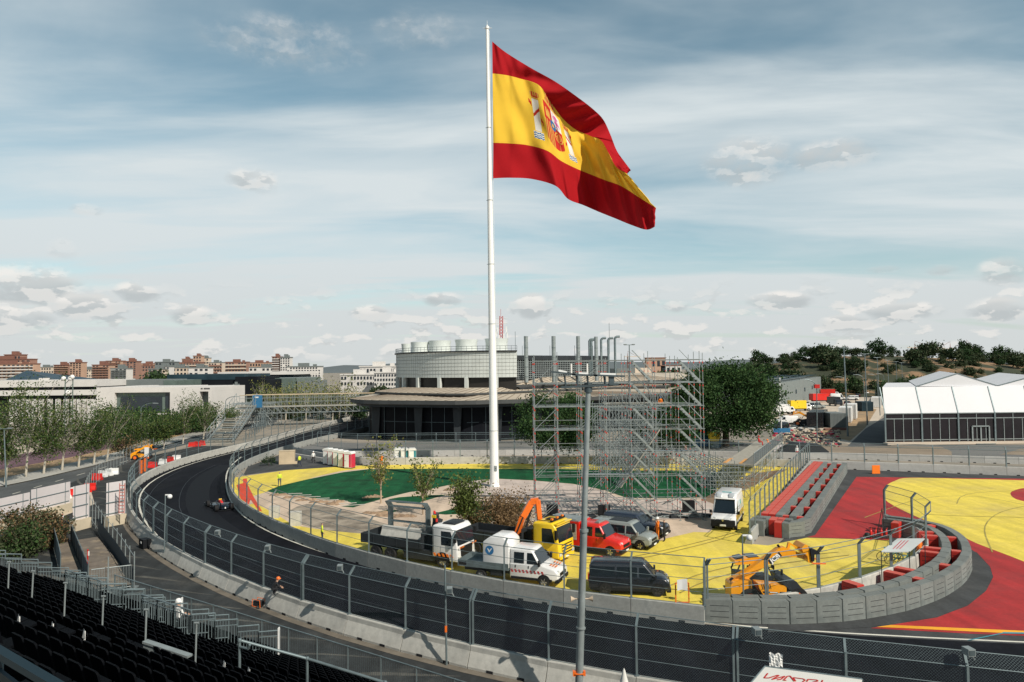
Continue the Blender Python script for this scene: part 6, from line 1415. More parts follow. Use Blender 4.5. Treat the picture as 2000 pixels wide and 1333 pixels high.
for dy in (-1.1, 1.1): b.tube(a + Vector((0, dy, 1)) - O, c + Vector((0, dy, 1)) - O, .04, n=4); b.tube(a + Vector((0, dy, .5)) - O, c + Vector((0, dy, .5)) - O, .03, n=4)
b.build('handrail', 'galv_light', l2_)
fb = lattice('footbridge', 'raised scaffold footbridge beside the pine behind the tall scaffold', 'footbridge', pxX(1175, 96), pxX(1312, 96), 96, 98.5, 10.2, 10, 1, 6, 9, .6, .04)
O = fb.location.copy(); b = MB(); b.box3(Vector((pxX(1180, 96), 96, 8.9)) - O, Vector((pxX(1312, 96), 98.4, 9.05)) - O); b.build('deck', 'plank', fb)
# platform on the right
d0 = G(1411, 905, 3.0); d1 = G(1476, 862, 3.0); e0 = G(1452, 902, 3.0); 
ax_ = (d1 - d0).normalized(); ay_ = Vector((ax_.y, -ax_.x, 0)); Lp = (d1 - d0).length + 2
pf = thing('work_platform', 'raised scaffold platform with grey railing where two workers rest', 'platform', d0 - Vector((0, 0, 3)))
O = pf.location.copy(); Wp = 3.4
for i in range(9):
    for j in range(3):
        q = d0 + ax_ * (Lp * i / 8) + ay_ * (Wp * j / 2); b = MB(); b.tube((q.x - O.x, q.y - O.y, 0), (q.x - O.x, q.y - O.y, 2.95), .04, n=5); b.build('upright', 'galv_light', pf)
b = MB()
for j in range(3):
    for z in (.6, 1.7, 2.8): q = d0 + ay_ * (Wp * j / 2); b.tube((q.x - O.x, q.y - O.y, z), tuple(q + ax_ * Lp - O - Vector((0, 0, 3 - z)) if False else (q.x + ax_.x * Lp - O.x, q.y + ax_.y * Lp - O.y, z)), .035, n=4)
for i in range(9):
    for z in (.6, 1.7, 2.8): q = d0 + ax_ * (Lp * i / 8); r_ = q + ay_ * Wp; b.tube((q.x - O.x, q.y - O.y, z), (r_.x - O.x, r_.y - O.y, z), .035, n=4)
b.build('ledger', 'galv_light', pf); b = MB()
for i in range(8):
    for j in (0, 1, 2):
        q = d0 + ax_ * (Lp * i / 8) + ay_ * (Wp * j / 2); r_ = q + ax_ * (Lp / 8); s = i % 2; b.tube((q.x - O.x, q.y - O.y, .1 if s else 2.8), (r_.x - O.x, r_.y - O.y, 2.8 if s else .1), .03, n=4)
b.build('diagonal_brace', 'galv_light', pf)
b = MB(); z3 = Vector((0, 0, 3)); 
q = [d0, d0 + ax_ * Lp, d0 + ax_ * Lp + ay_ * Wp, d0 + ay_ * Wp]; b.add([p - O for p in q] + [p - O - Vector((0, 0, .12)) for p in q], [(0, 1, 2, 3), (7, 6, 5, 4), (0, 4, 5, 1), (1, 5, 6, 2), (2, 6, 7, 3), (3, 7, 4, 0)]); b.build('deck', 'plank', pf)
b = MB()
for k in (0, 1): q0 = d0 + ay_ * (Wp * .5 * k + .2) + ax_ * .3; b.bar(q0 - O + Vector((0, 0, .03)), q0 + ax_ * 4.2 - O + Vector((0, 0, .03)), .35, .05)
b.build('deck_edge', 'plank_orange', pf)
b = MB(); q = d0 + ay_ * Wp - O
for i in range(16): b.tube(q + ax_ * (Lp * i / 15), q + ax_ * (Lp * i / 15) + Vector((0, 0, 1.25)), .035, n=4)
b.tube(q + Vector((0, 0, 1.25)), q + ax_ * Lp + Vector((0, 0, 1.25)), .035, n=4); b.build('railing', 'galv_light', pf)
net_obj('railing_mesh', [([q, q + ax_ * Lp, q + ax_ * Lp + Vector((0, 0, 1.25)), q + Vector((0, 0, 1.25))], [(0, 0), (20, 0), (20, 1), (0, 1)])], 'net_dense', pf)
person('worker in red overalls reclining at the back of the raised platform', d0 + ax_ * (Lp * .72) + ay_ * 1.2, R(-30), 'cloth_red', 'cloth_red', 'cloth_red', 'sit')
person('worker in orange jacket crouching by the platform railing', d0 + ax_ * (Lp * .66) + ay_ * 2.9, R(150), 'cloth_orange', 'cloth_grey', 'cloth_orange', 'crouch')
person('worker in orange vest standing on the ground behind the scaffold', G(1339, 887), R(-80), 'cloth_orange', 'cloth_red', 'green_helmet')
person('worker in orange jacket on the upper footbridge beside the pine', Vector((pxX(1291, 97), 97.2, 9.05)) + Vector((0, 0, -1.0)), R(-90), 'cloth_orange', 'cloth_navy', 'paint_blue')

lattice('scaffold', 'low dense scaffold under and left of the raised platform', 'scaffold', pxX(1384, 76), pxX(1462, 76), 76, 92, 2.7, 7, 5, 3, 11, .6, .04)
# ================= portable toilets =================
def toilet(label, u, v, deg, m, group):
    t = thing('portable_toilet', label, 'toilet', G(u, v), R(deg), group)
    b = MB(); b.box3((-.55, -.55, .12), (.55, .55, 2.05)); b.build('cabin', 'white_plastic', t)
    b = MB(); b.box3((.55, -.55, .15), (.575, .55, 2.03)); b.box3((-.3, -.575, .2), (.52, -.55, 1.98)); b.build('side_panel', m, t)
    b = MB(); b.box3((-.48, -.60, .22), (.2, -.575, 1.95)); b.box3((-.42, -.61, 1.05), (-.34, -.60, 1.2), 1); b.build('door', ['white_plastic', 'steel_dark'], t)
    b = MB(); pr = [(-.6, 2.05), (-.58, 2.2), (-.4, 2.36), (.4, 2.36), (.58, 2.2), (.6, 2.05)]; b.extr(pr, -.6, .6); b.build('roof', 'white_plastic', t)
    b = MB(); b.box3((-.56, -.56, 0), (.56, .56, .12)); b.build('base', 'steel_dark', t); return t
mat('toilet_red', (.50, .02, .06), .5); mat('toilet_teal', (.02, .22, .26), .5)
for i, (u, v, m) in enumerate(((641, 907, 'toilet_red'), (650.5, 909, 'toilet_red'), (660.5, 911, 'toilet_teal'), (671, 913, 'toilet_red'), (683, 915, 'toilet_red'))):
    toilet(('first', 'second', 'third', 'fourth', 'fifth')[i] + ' from the left of five toilets, %s sided, on the dark apron' % ('teal' if 'teal' in m else 'red'), u, v, -18, m, 'red and white portable toilets')
for i, (u, v) in enumerate(((777, 906.5), (790, 907), (805, 907))): toilet(('left', 'middle', 'right')[i] + ' one of three teal and white portable toilets beside the back wall', u, v, 12, 'toilet_teal', 'teal portable toilets')
# plywood box, concrete pieces
p = G(561, 906); b = MB(); b.box((0, 0, .95), (2.2, 1.6, 1.9)); b.box((0, 0, 1.92), (2.26, 1.66, .05)); b.box((.2, -.8, .2), (2.6, .1, .4)); tag(b.build('plywood_box', 'ply', None, p, R(12)), 'pale plywood box standing on the dark apron by the inner fence', 'box')
for (u, v, s, lab) in ((536, 1012, (.9, .6, 1.1), 'pale concrete cube just behind the inner wall left of the twin block'), (577, 1027, (1.0, .7, 1.25), 'pale concrete cube on the brown dirt right of the other one')):
    b = MB(); b.box((0, 0, s[2] / 2), s); b.box((0, 0, s[2] + .03), (s[0] * .5, s[1] * .4, .06)); tag(b.build('concrete_cube', 'concrete', None, G(u, v), .1), lab, 'concrete block')
for i in range(12):
    p = G(rnd.uniform(470, 700), 0) if False else G(478 + i * 9, 926 - i * 2.6); 
A_ = resample([G(640, 907), G(703, 914), ], 2.4)
place_blocks(resample([G(574, 893), G(640, 904)], 2.5), 'concrete_back', 'short pale concrete block left of the red toilets', 'blocks left of the toilets', slope=False, h=.6)
# rolls of brown matting on the lawn edge
mat('mat_brown', (.27, .185, .12), .95, var=.35, vscale=3, bump=.5, bscale=8)
for k, (u, v, w, a) in enumerate(((545, 968, 2.2, 8), (575, 973, 2.6, 5), (600, 978, 2.6, 10), (625, 982, 2.4, 12), (648, 986, 1.8, -20), (660, 982, 1.6, 30), (735, 1004, 3.2, -14), (760, 1009, 3.0, -6), (790, 1010, 2.4, 5), (880, 958, 1.8, 10), (728, 972, 2.4, 15))):
    b = MB(); 
    for i in range(13):
        for j in range(6): x = w * (i / 12 - .5); y = (j / 5 - .5) * (.7 + .4 * noise.noise(Vector((i * .6, k * 3, 0)))); b.v.append((x + .15 * noise.noise(Vector((i * .8, j, k))), y + .25 * noise.noise(Vector((i * .35, 5, k))), max(.0, (.20 + .22 * noise.noise(Vector((i * .9, j * .8, k)))) * (1 - abs(j / 2.5 - 1) ** 2) * min(1, i / 2, (12 - i) / 2))))
    for i in range(12):
        for j in range(5): o_ = i * 6 + j; b.f.append([o_, o_ + 6, o_ + 7, o_ + 1]); b.m.append(0); b.sm.append(True)
    tag(b.build('matting_roll', 'mat_brown', None, G(u, v), R(a)), 'crumpled roll of brown matting at the lawn edge', 'matting', 'brown matting rolls')
mat('cloth_strip', (.60, .57, .50), .9)
for k in range(8):
    a = G(548 + k * 17, 966 + k * 3.4); b = MB(); b.add([(0, 0, .06), (2.4, -.25, .07), (2.4, .0, .08), (0, .25, .06)], [(0, 1, 2, 3)]); tag(b.build('fleece_strip', 'cloth_strip', None, a, R(6 + k * 2), fix=False), 'pale fleece strip lying across the brown matting', 'strip', 'pale fleece strips')
# white boards, sign, gate frame
p = G(1322, 1168, 2.6); b = MB(); b.add([(0, 0, 0), (.28, .02, .05), (.28, 0, .62), (0, .0, .58), (.55, -.03, .0), (.55, -.03, .64)], [(0, 1, 2, 3), (1, 4, 5, 2)]); tag(b.build('paper_sign', 'white_plastic', None, G(1325, 1141, 2.2) + Vector((0, .3, -.45)), 0, fix=False), 'white paper sheets tied to the inner fence left of the telehandler', 'sign')
p = G(1320, 1177, 1.0); b = MB()
for a, c in (((0, 0, 0), (0, 0, 1.05)), ((.72, 0, 0), (.72, 0, 1.05)), ((0, 0, 0), (.72, 0, 0)), ((0, 0, 1.05), (.72, 0, 1.05))): b.bar(a, c, .05, .06)
tag(b.build('orange_gate', 'paint_orange', None, p), 'orange rectangular frame on the inner wall right of the black van', 'frame')
p = G(1708, 925); b = MB(); b.box((0, 0, .55), (.98, .08, 1.06)); b.box((0, .1, .1), (1.0, .3, .06)); mat('sign_orange', (.9, .19, .01), .6); tag(b.build('orange_board', 'sign_orange', None, p + Vector((0, -.4, 0))), 'square orange marker board against the back wall', 'board')
# fire extinguisher trolley & red stand near the nose
p = G(1716, 1052); t = thing('fire_post', 'red fire extinguishers and hoses standing at the end of the curved blocks', 'fire equipment', p)
for k in range(4): b = MB(); x = -.6 + k * .42; b.lathe([(.0, .72), (.05, .7), (.1, .6), (.11, .05), (.1, 0)], 10, c=(x, .1 * (k % 2), 0)); b.tube((x, 0, .7), (x + .06, 0, .85), .03); b.build('extinguisher', 'paint_red', t)
b = MB(); b.tube((-.2, 0, 0), (.35, 0, 2.4), .03); b.tube((.6, .1, 0), (.35, 0, 2.3), .03); b.bar((-1.2, 0, .2), (.9, -.3, .15), .2, .12); b.ball((-.9, 0, .25), .25, 8); b.build('stand', 'steel_dark', t)
# white canopy at the nose
cp = thing('canopy', 'white canopy roof with faded lettering over bikes behind the curved blocks', 'canopy', G(1762, 1118)); O = cp.location.copy()
cc = [G(1721, 1077, 2.3), G(1776, 1077, 2.1), G(1806, 1052, 2.3), G(1753, 1052, 2.5)]
b = MB(); b.add([p - O for p in cc] + [p - O - Vector((0, 0, .07)) for p in cc], [(0, 1, 2, 3), (7, 6, 5, 4), (0, 4, 5, 1), (1, 5, 6, 2), (2, 6, 7, 3), (3, 7, 4, 0)]); mat('canopy_cloth', (.40, .43, .43), .8, var=.1); b.build('canopy_roof', 'canopy_cloth', cp)
for p in cc: b = MB(); b.tube(p - O, Vector((p.x - O.x, p.y - O.y, 0)), .03); b.build('leg', 'steel_dark', cp)
b = MB()
for k in range(3): a = cc[0].lerp(cc[1], .35 + k * .12) - O; c = cc[3].lerp(cc[2], .25 + k * .12) - O; b.bar(a.lerp(c, .15) + Vector((0, 0, .03)), a.lerp(c, .8) + Vector((0, 0, .03)), .04, .01)
b.build('roof_stripe', 'toilet_red', cp)
for k, (u, v) in enumerate(((1738, 1098), (1752, 1103), (1764, 1110))):
    t = thing('bicycle', '%s dark bicycle under the white canopy' % ('left', 'middle', 'right')[k], 'bicycle', G(u, v), R(-20 + 15 * k), 'bicycles under the canopy')
    for x in (-.5, .5):
        b = MB(); n = 16
        for i in range(n): b.tube((x + .33 * cos(2 * PI * i / n), 0, .34 + .33 * sin(2 * PI * i / n)), (x + .33 * cos(2 * PI * (i + 1) / n), 0, .34 + .33 * sin(2 * PI * (i + 1) / n)), .022, n=4)
        b.build('wheel', 'rubber', t)
    b = MB(); b.path([(-.5, 0, .34), (-.1, 0, .32), (.36, 0, .85), (-.2, 0, .82), (-.1, 0, .32)], .02, 5); b.path([(-.5, 0, .34), (-.2, 0, .82), (-.24, 0, .95)], .018, 5); b.path([(.5, 0, .34), (.36, 0, .85), (.34, 0, 1.0)], .02, 5); b.tube((.34, -.25, 1.0), (.34, .25, 1.0), .018); b.box((-.24, 0, .97), (.24, .12, .05)); b.build('frame', 'toilet_teal', t)
# kerb side equipment near the outer wall
for (u, v, lab) in ((283, 1071, 'small dark equipment box standing against the outer wall'), (528, 1168, None)):
    if lab: b = MB(); b.box((0, 0, .4), (.8, .6, .7)); b.box((0, -.31, .5), (.18, .02, .15), m=1); b.tube((-.5, 0, .1), (.6, .1, .1), .12); tag(b.build('equipment_box', ['black_plastic', 'white_plastic'], None, G(u, v), R(-40)), lab, 'box')
t = thing('generator_cart', 'orange wheeled generator cart with hoses beside the welder', 'cart', G(505, 1187), R(-30)); t.scale = (.62,) * 3; b = MB(); b.box((0, 0, .45), (.9, .5, .4)); b.build('motor', 'steel_dark', t)
b = MB()
for y in (-.3, .3): b.path([(-.55, y, .15), (-.5, y, .8), (.5, y, .8), (.55, y, .15), (-.55, y, .15)], .03, 6)
b.build('frame', 'paint_orange', t)
for y in (-.36, .36): wheel(t, .35, y, .18, .08)
b = MB(); b.path([(.5, 0, .6), (1.0, .4, .1), (1.6, .9, .5), (1.8, 1.1, 1.1)], .02, 5); b.path([(.5, .1, .6), (1.2, .5, .1), (1.8, 1.0, .6), (2.0, 1.15, 1.1)], .02, 5); b.build('hose', 'rubber', t)
# banner canopy bottom right
pn0 = P(1494, 1302, 26.0); pn1 = P(1684, 1327, 24.6); dv = (P(1440, 1365, 24.4) - pn0)
mat('banner', (.62, .61, .57), .8, var=.05)
t = thing('banner_roof', 'white canopy with red lettering cut off by the lower right picture edge', 'canopy', pn0)
b = MB(); e1 = pn1 - pn0; b.add([(0, 0, 0), e1, e1 + dv * 1.6, dv * 1.6, Vector((0, 0, -.06)), e1 + Vector((0, 0, -.06)), e1 + dv * 1.6 + Vector((0, 0, -.06)), dv * 1.6 + Vector((0, 0, -.06))], [(0, 1, 2, 3), (7, 6, 5, 4), (0, 4, 5, 1), (1, 5, 6, 2), (2, 6, 7, 3), (3, 7, 4, 0)]); b.build('roof_sheet', 'banner', t)
nn = e1.cross(dv).normalized(); nn = nn if nn.z > 0 else -nn
def bp(x, y):
    u, v = 1440 + x / 6.667, 1180 + y / 6.667; d_ = ray(u, v); tt = (pn0 - Vector((0, 0, CAMH))).dot(nn) / d_.dot(nn); return Vector((0, 0, CAMH)) + d_ * tt - pn0 + nn * .015
b = MB()
for st_ in ([(398, 908), (350, 968), (412, 968), (525, 932), (546, 936), (452, 988)], [(452, 988), (600, 950), (622, 945), (570, 985), (520, 992)], [(600, 1000), (655, 945), (690, 942), (745, 1012)], [(612, 998), (640, 998)], [(760, 1010), (730, 962), (860, 980), (885, 995), (850, 1022)], [(905, 1015), (925, 985), (1040, 995), (1052, 1008), (985, 1022)], [(1100, 1025), (1112, 998)]):
    for a, c in zip(st_[:-1], st_[1:]): b.bar(bp(*a), bp(*c), .045, .008)
b.build('red_lettering', 'red_light', t)
b = MB(); b.tube((0, 0, 0), e1, .03); b.tube((0, 0, 0), dv * 1.6, .03); b.tube(e1 * .02, Vector((0, 0, -1.8)), .03); b.tube(e1, e1 + Vector((0, 0, -2.2)), .03); b.build('canopy_frame', 'galv', t)
q = G(1509, 1297, 2.8); b = MB()
for k in range(5):
    for j in range(4): pass
nn_ = 7; vs = [Vector((.08 * i - .02 * (i % 2), .06 * sin(i * 1.7 + j), -.1 * j + .02 * sin(i * 2.0))) for j in range(6) for i in range(nn_)]
b.add(vs, [(j * nn_ + i, j * nn_ + i + 1, (j + 1) * nn_ + i + 1, (j + 1) * nn_ + i) for j in range(5) for i in range(nn_ - 1)], 0); tag(b.build('plastic_sheet', 'white_plastic', None, P(1502, 1276, G(1400, 1234, 3.5).y - 1.5), R(-10), fix=False), 'crumpled white plastic sheet caught on the outer fence', 'plastic sheet')
b = MB(); vs = [Vector((.28 * (1 - .1 * j) * cos(i * .9), .08 * sin(i * 1.7 + j), .75 - .16 * j)) * (0.3 + .14 * j) for j in range(6) for i in range(4)]
b.lathe([(.01, .5), (.05, .42), (.10, .2), (.16, .0)], 9); tag(b.build('folded_parasol', 'banner', None, Vector((G(1202, 1333, 1.0).x - .0, 27.6, P(1202, 1332, 27.6).z))), 'tip of a folded white parasol at the lower picture edge', 'parasol')

# ================= left service area =================
mat('hoarding', (.56, .52, .52), .7, var=.06); mat('screen_dark', (.035, .055, .07), .8); mat('boards', (.16, .135, .11), .9, var=.3, vscale=1.5, col2=(.26, .21, .15), c2s=.6); mat('ladder_pink', (.50, .20, .17), .6); mat('block_beige', (.50, .43, .32), .9, var=.12)
def hpanel(label, ub, vb, uc, vc, h, name='hoarding_panel'):
    a = G(ub, vb); c = G(uc, vc); t = thing(name, label, 'hoarding', a); b = MB(); b.add([Vector((0, 0, .9)), c - a + Vector((0, 0, .9)), c - a + Vector((0, 0, h)), Vector((0, 0, h))] + [Vector((.02, .1, .9)), c - a + Vector((.02, .1, .9)), c - a + Vector((.02, .1, h)), Vector((.02, .1, h))], [(0, 1, 2, 3), (7, 6, 5, 4), (0, 4, 5, 1), (1, 5, 6, 2), (2, 6, 7, 3), (3, 7, 4, 0)]); b.build('panel', 'hoarding', t)
    b = MB(); o_ = Vector((0, -.08, 0))
    for z in (1.1, 2.1, 3.1):
        if z < h: b.tube(o_ + Vector((0, 0, z)), c - a + o_ + Vector((0, 0, z)), .05)
    for k in (.15, .9): b.tube((c - a) * k + o_ + Vector((0, 0, .9)), (c - a) * k + o_ + Vector((0, 0, h)), .035)
    b.build('brace', 'galv', t); b = MB(); d_ = (c - a); b.bar(Vector((0, 0, .45)), d_ + Vector((0, 0, .45)), .7, .9); b.build('base_block', 'block_beige', t); return t
hpanel('pinkish white hoarding gate panel on a beige block beside the wall end', 207, 1029, 243, 1022, 3.9)
hpanel('pinkish white hoarding panel on a beige block left of the walkway', 142, 1038, 172, 1030, 3.9)
hpanel('low white hoarding at the street edge behind the dry bush', 60, 1020, 135, 1000, 3.0)
hpanel('long white hoarding reaching out of the picture on the left', -60, 1052, 56, 1021, 2.8)
a = G(238, 1027); b = MB()
for x in (0, .5): b.tube((x, 0, 1.2), (x + .05, 0, 3.9), .04)
for k in range(9): b.box((.27, 0, 1.3 + k * .3), (.5, .06, .08))
tag(b.build('ladder', 'ladder_pink', None, a + Vector((0, -.5, 0)), R(-8)), 'pink ladder hanging on the hoarding gate next to the fence', 'ladder')
wk = [G(262, 1152), G(232, 1100), G(205, 1062), G(188, 1035), G(176, 1018), G(166, 1000), G(168, 978), G(180, 955), G(205, 932), G(232, 913), G(262, 897), G(300, 882)]
wk = resample(spline(wk), 2.2)
ws = thing('mesh_fence', 'light mesh fence with pale posts curving from the stand to the street', 'fence', wk[0]); O = wk[0]
for i, p in enumerate(wk): b = MB(); b.tube(p - O, p - O + Vector((0, 0, 2.35)), .035, n=5); b.build('post', 'galv_light', ws)
k0 = next(i for i, p in enumerate(wk) if p.y > 62)
net_obj('wire_mesh', [([a - O, c - O, c - O + Vector((0, 0, 2.1)), a - O + Vector((0, 0, 2.1))], [(0, 0), (2, 0), (2, 2), (0, 2)]) for a, c in zip(wk[k0:-1], wk[k0 + 1:])], 'net_far', ws)
b = MB()
for a, c in zip(wk[:-1], wk[1:]): b.tube(a - O + Vector((0, 0, 2.1)), c - O + Vector((0, 0, 2.1)), .02, n=4); b.tube(a - O + Vector((0, 0, .3)), c - O + Vector((0, 0, .3)), .02, n=4)
b.build('rail', 'galv_light', ws)
b = MB()
for a, c in zip(wk[:k0], wk[1:k0 + 1]): b.add([a - O + Vector((-.06, 0, .05)), c - O + Vector((-.06, 0, .05)), c - O + Vector((-.06, 0, 1.3)), a - O + Vector((-.06, 0, 1.3))], [(0, 1, 2, 3)])
b.build('dark_screen', 'screen_dark', ws)
deck = GP([(150, 1062), (190, 1056), (240, 1118), (262, 1150), (185, 1160), (160, 1110), (148, 1080)], .0); sheet('wooden_walkway', deck, .3, 'boards', 'brown boarded walkway beside the stand'); sheet('wooden_walkway', GP([(112, 1072), (138, 1066), (150, 1100), (165, 1130), (120, 1130)]), .34, 'boards', 'narrow second boarded walkway left of the first')
for (l, lab) in (([(138, 1060), (150, 1095), (172, 1150)], 'dark screened railing between the two boarded walkways'), ([(102, 1062), (112, 1100), (118, 1130)], 'dark screened railing at the left edge of the boarded walkways')):
    w = resample(GP(l), 2.0); t = thing('walkway_screen', lab, 'railing', w[0]); b = MB()
    for a, c in zip(w[:-1], w[1:]): b.add([a - w[0] + Vector((0, 0, .1)), c - w[0] + Vector((0, 0, .1)), c - w[0] + Vector((0, 0, 1.5)), a - w[0] + Vector((0, 0, 1.5))], [(0, 1, 2, 3)])
    b.build('screen', 'screen_dark', t); b = MB()
    for p in w: b.tube(p - w[0], p - w[0] + Vector((0, 0, 1.7)), .03, n=5)
    for a, c in zip(w[:-1], w[1:]): b.tube(a - w[0] + Vector((0, 0, 1.65)), c - w[0] + Vector((0, 0, 1.65)), .03, n=5)
    b.build('rail', 'galv', t)
for (u, v, h) in ((171, 1112, 1.1), (121, 1048, 1.6)):
    p = G(u, v); b = MB(); b.tube((0, 0, .3), (0, 0, .3 + h), .05); b.box((.05, 0, h), (.12, .06, .3), m=1); tag(b.build('red_pole', ['red_light', 'white_plastic'], None, p), 'red pole with small label %s the boarded walkway' % ('standing on' if u > 150 else 'left of'), 'pole')
cf = thing('crowd_barrier', 'grey crowd barrier closing the lane next to the stand', 'barrier', G(178, 1160)); O = cf.location.copy(); a = G(178, 1160); c = G(256, 1150); b = MB()
for z in (.15, 1.5): b.tube(Vector((0, 0, z)), c - a + Vector((0, 0, z)), .03)
for k in range(26): q = (c - a) * (k / 25); b.tube(q + Vector((0, 0, .15)), q + Vector((0, 0, 1.5)), .012, n=4)
b.build('barrier_frame', 'galv_light', cf)
for (u, v) in ((211, 1160), (262, 1148)): p = G(u, v); b = MB(); b.tube((0, 0, 0), (0, 0, 2.3), .04); b.box((0, 0, .04), (.4, .4, .08)); tag(b.build('fence_post', 'galv_light', None, p), 'pale single post at the %s end of the crowd barrier' % ('middle' if u < 240 else 'right'), 'post')
# water filled plastic barriers
def jersey(u, v, deg, m, lab):
    b = MB(); b.extr([(-.3, 0), (-.3, .12), (-.1, .5), (-.08, .85), (.08, .85), (.1, .5), (.3, .12), (.3, 0)], -.6, .6); b.box((0, .3, .86), (.12, .2, .06)); tag(b.build('plastic_barrier', m, None, G(u, v), R(deg)), lab, 'barrier', 'red and white plastic road barriers')
for i, (u, v, c) in enumerate(((97, 976, 0), (109, 976, 1), (119, 975, 0), (128, 974, 0), (140, 970, 1), (149, 967, 0), (160, 968, 1), (168, 962, 1), (176, 958, 1), (190, 938, 1), (200, 932, 0), (212, 929, 0), (222, 927, 0), (298, 914, 1), (318, 908, 0), (333, 903, 1), (345, 900, 0), (375, 873, 1), (385, 872, 1), (395, 870, 1))):
    jersey(u, v, 60 + (i * 37) % 50, 'paint_red' if c else 'white_plastic', '%s plastic road barrier %s' % ('red' if c else 'white', 'in the row at the street corner' if u < 185 else 'behind the curved mesh fence' if u < 290 else 'outside the far outer wall'))
for (u, v, lab) in ((275, 925, 'left'), (284, 921, 'right')): 
    b = MB(); b.box((0, 0, .9), (.35, .25, 1.8)); tag(b.build('orange_bollard', 'paint_orange', None, G(u, v)), lab + ' one of two orange boxes behind the outer wall', 'box')
b = MB(); b.box((0, 0, 2.9), (.6, .05, 1.3)); b.tube((0, 0, 0), (0, 0, 2.3), .05, m=1); tag(b.build('white_sign', ['white_plastic', 'galv'], None, G(286, 925)), 'white upright sign standing behind the outer fence', 'sign')
# footbridge over the track on the left
fbl = thing('footbridge', 'scaffold footbridge over the track with truss deck and stair ramp', 'footbridge', G(575, 868)); O = fbl.location.copy(); yb = 175
A = P(468, 797, yb); Bq = P(800, 790, yb + 12); b = MB(); nseg = 26
for k in range(nseg + 1): q = A.lerp(Bq, k / nseg); 
for dy in (0, 4):
    for k in range(nseg):
        q = A.lerp(Bq, k / nseg) + Vector((0, dy, 0)); r_ = A.lerp(Bq, (k + 1) / nseg) + Vector((0, dy, 0)); b.tube(q - O, q - O - Vector((0, 0, 1.5)), .07, n=4); b.tube(q - O, r_ - O - Vector((0, 0, 1.5)), .06, n=4)
    b.tube(A + Vector((0, dy, 0)) - O, Bq + Vector((0, dy, 0)) - O, .12, n=4); b.tube(A + Vector((0, dy, -1.5)) - O, Bq + Vector((0, dy, -1.5)) - O, .12, n=4)
b.build('truss', 'galv_light', fbl)
b = MB(); b.bar(A + Vector((0, 2, .1)) - O, Bq + Vector((0, 2, .1)) - O, 4, .15); b.build('deck', 'plank', fbl)
b = MB()
for dy in (0, 4):
    for k in range(nseg * 1 + 1): q = A.lerp(Bq, k / nseg) + Vector((0, dy, 0)); b.tube(q - O, q - O + Vector((0, 0, 3.0)), .05, n=4)
    for z in (1.2, 2.2): b.tube(A + Vector((0, dy, z)) - O, Bq + Vector((0, dy, z)) - O, .04, n=4)
b.build('side_rail', 'galv_light', fbl); b = MB()
for dy in (0, 4): b.tube(A + Vector((0, dy, 3)) - O, Bq + Vector((0, dy, 3)) - O, .08, n=4)
b.build('top_rail', 'ply', fbl)
net_obj('side_mesh', [([A - O, Bq - O, Bq - O + Vector((0, 0, 3)), A - O + Vector((0, 0, 3))], [(0, 0), (20, 0), (20, 3), (0, 3)])], 'net_far', fbl)
S0 = P(462, 790, yb); S1 = G(404, 866); b = MB()
for dx in (0, 5.0): b.bar(S0 + Vector((dx, 0, 0)) - O, S1 + Vector((dx, 0, .3)) - O, .2, .35); b.tube(S0 + Vector((dx, 0, 2.6)) - O, S1 + Vector((dx, 0, 2.6)) - O, .07, n=4); b.tube(S0 + Vector((dx, 0, 1.3)) - O, S1 + Vector((dx, 0, 1.3)) - O, .05, n=4)
for k in range(24): q = S0.lerp(S1, k / 23); b.bar(q - O, q + Vector((5.0, 0, 0)) - O, 1.5, .08, m=1 if k % 3 else 0)
for k in range(12):
    for dx in (0, 5.0): q = S0.lerp(S1, k / 11) + Vector((dx, 0, 0)); b.tube(q - O, q - O + Vector((0, 0, 2.6)), .05, n=4)
b.build('stair_ramp', ['galv_light', 'plank'], fbl)
b = MB()
for i in range(9):
    for j in range(2):
        q = S0.lerp(S1, i / 9) + Vector((6.5, j * 3, 0)); q2 = S0.lerp(S1, (i + 1) / 9) + Vector((6.5, j * 3, 0)); b.tube(Vector((q.x, q.y, 0)) - O, q - O, .06, n=4)
        for z in (2, 4, 6):
            if z < q.z: b.tube(Vector((q.x, q.y, z)) - O, Vector((q2.x, q2.y, z)) - O, .045, n=4); b.tube(Vector((q.x, q.y, z)) - O, Vector((q2.x, q2.y, z - 2)) - O, .04, n=4)
for x in range(0, 16): b.tube(Vector((S0.x + 6.5 + x * 2.0 * .5, yb + 1, 0)) - O, Vector((S0.x + 6.5 + x, yb + 1, S0.z - 1.5)) - O, .045, n=4)
b.build('scaffold_support', 'galv', fbl); lattice('scaffold', 'dense scaffold under the landing of the left footbridge', 'scaffold', pxX(448, 178), pxX(530, 178), 178, 186, 5.6, 9, 3, 4, 12, .6, .06)
p = P(503, 794, yb - 1); b = MB(); b.box((0, 0, 1.2), (2.0, 1, 3.0)); b.box((0, -.51, 2.2), (.8, .02, .3), m=1); tag(b.build('blue_sign', ['blue_sheet', 'white_plastic'], None, p), 'blue sheet panel on the stair landing of the left footbridge', 'panel')
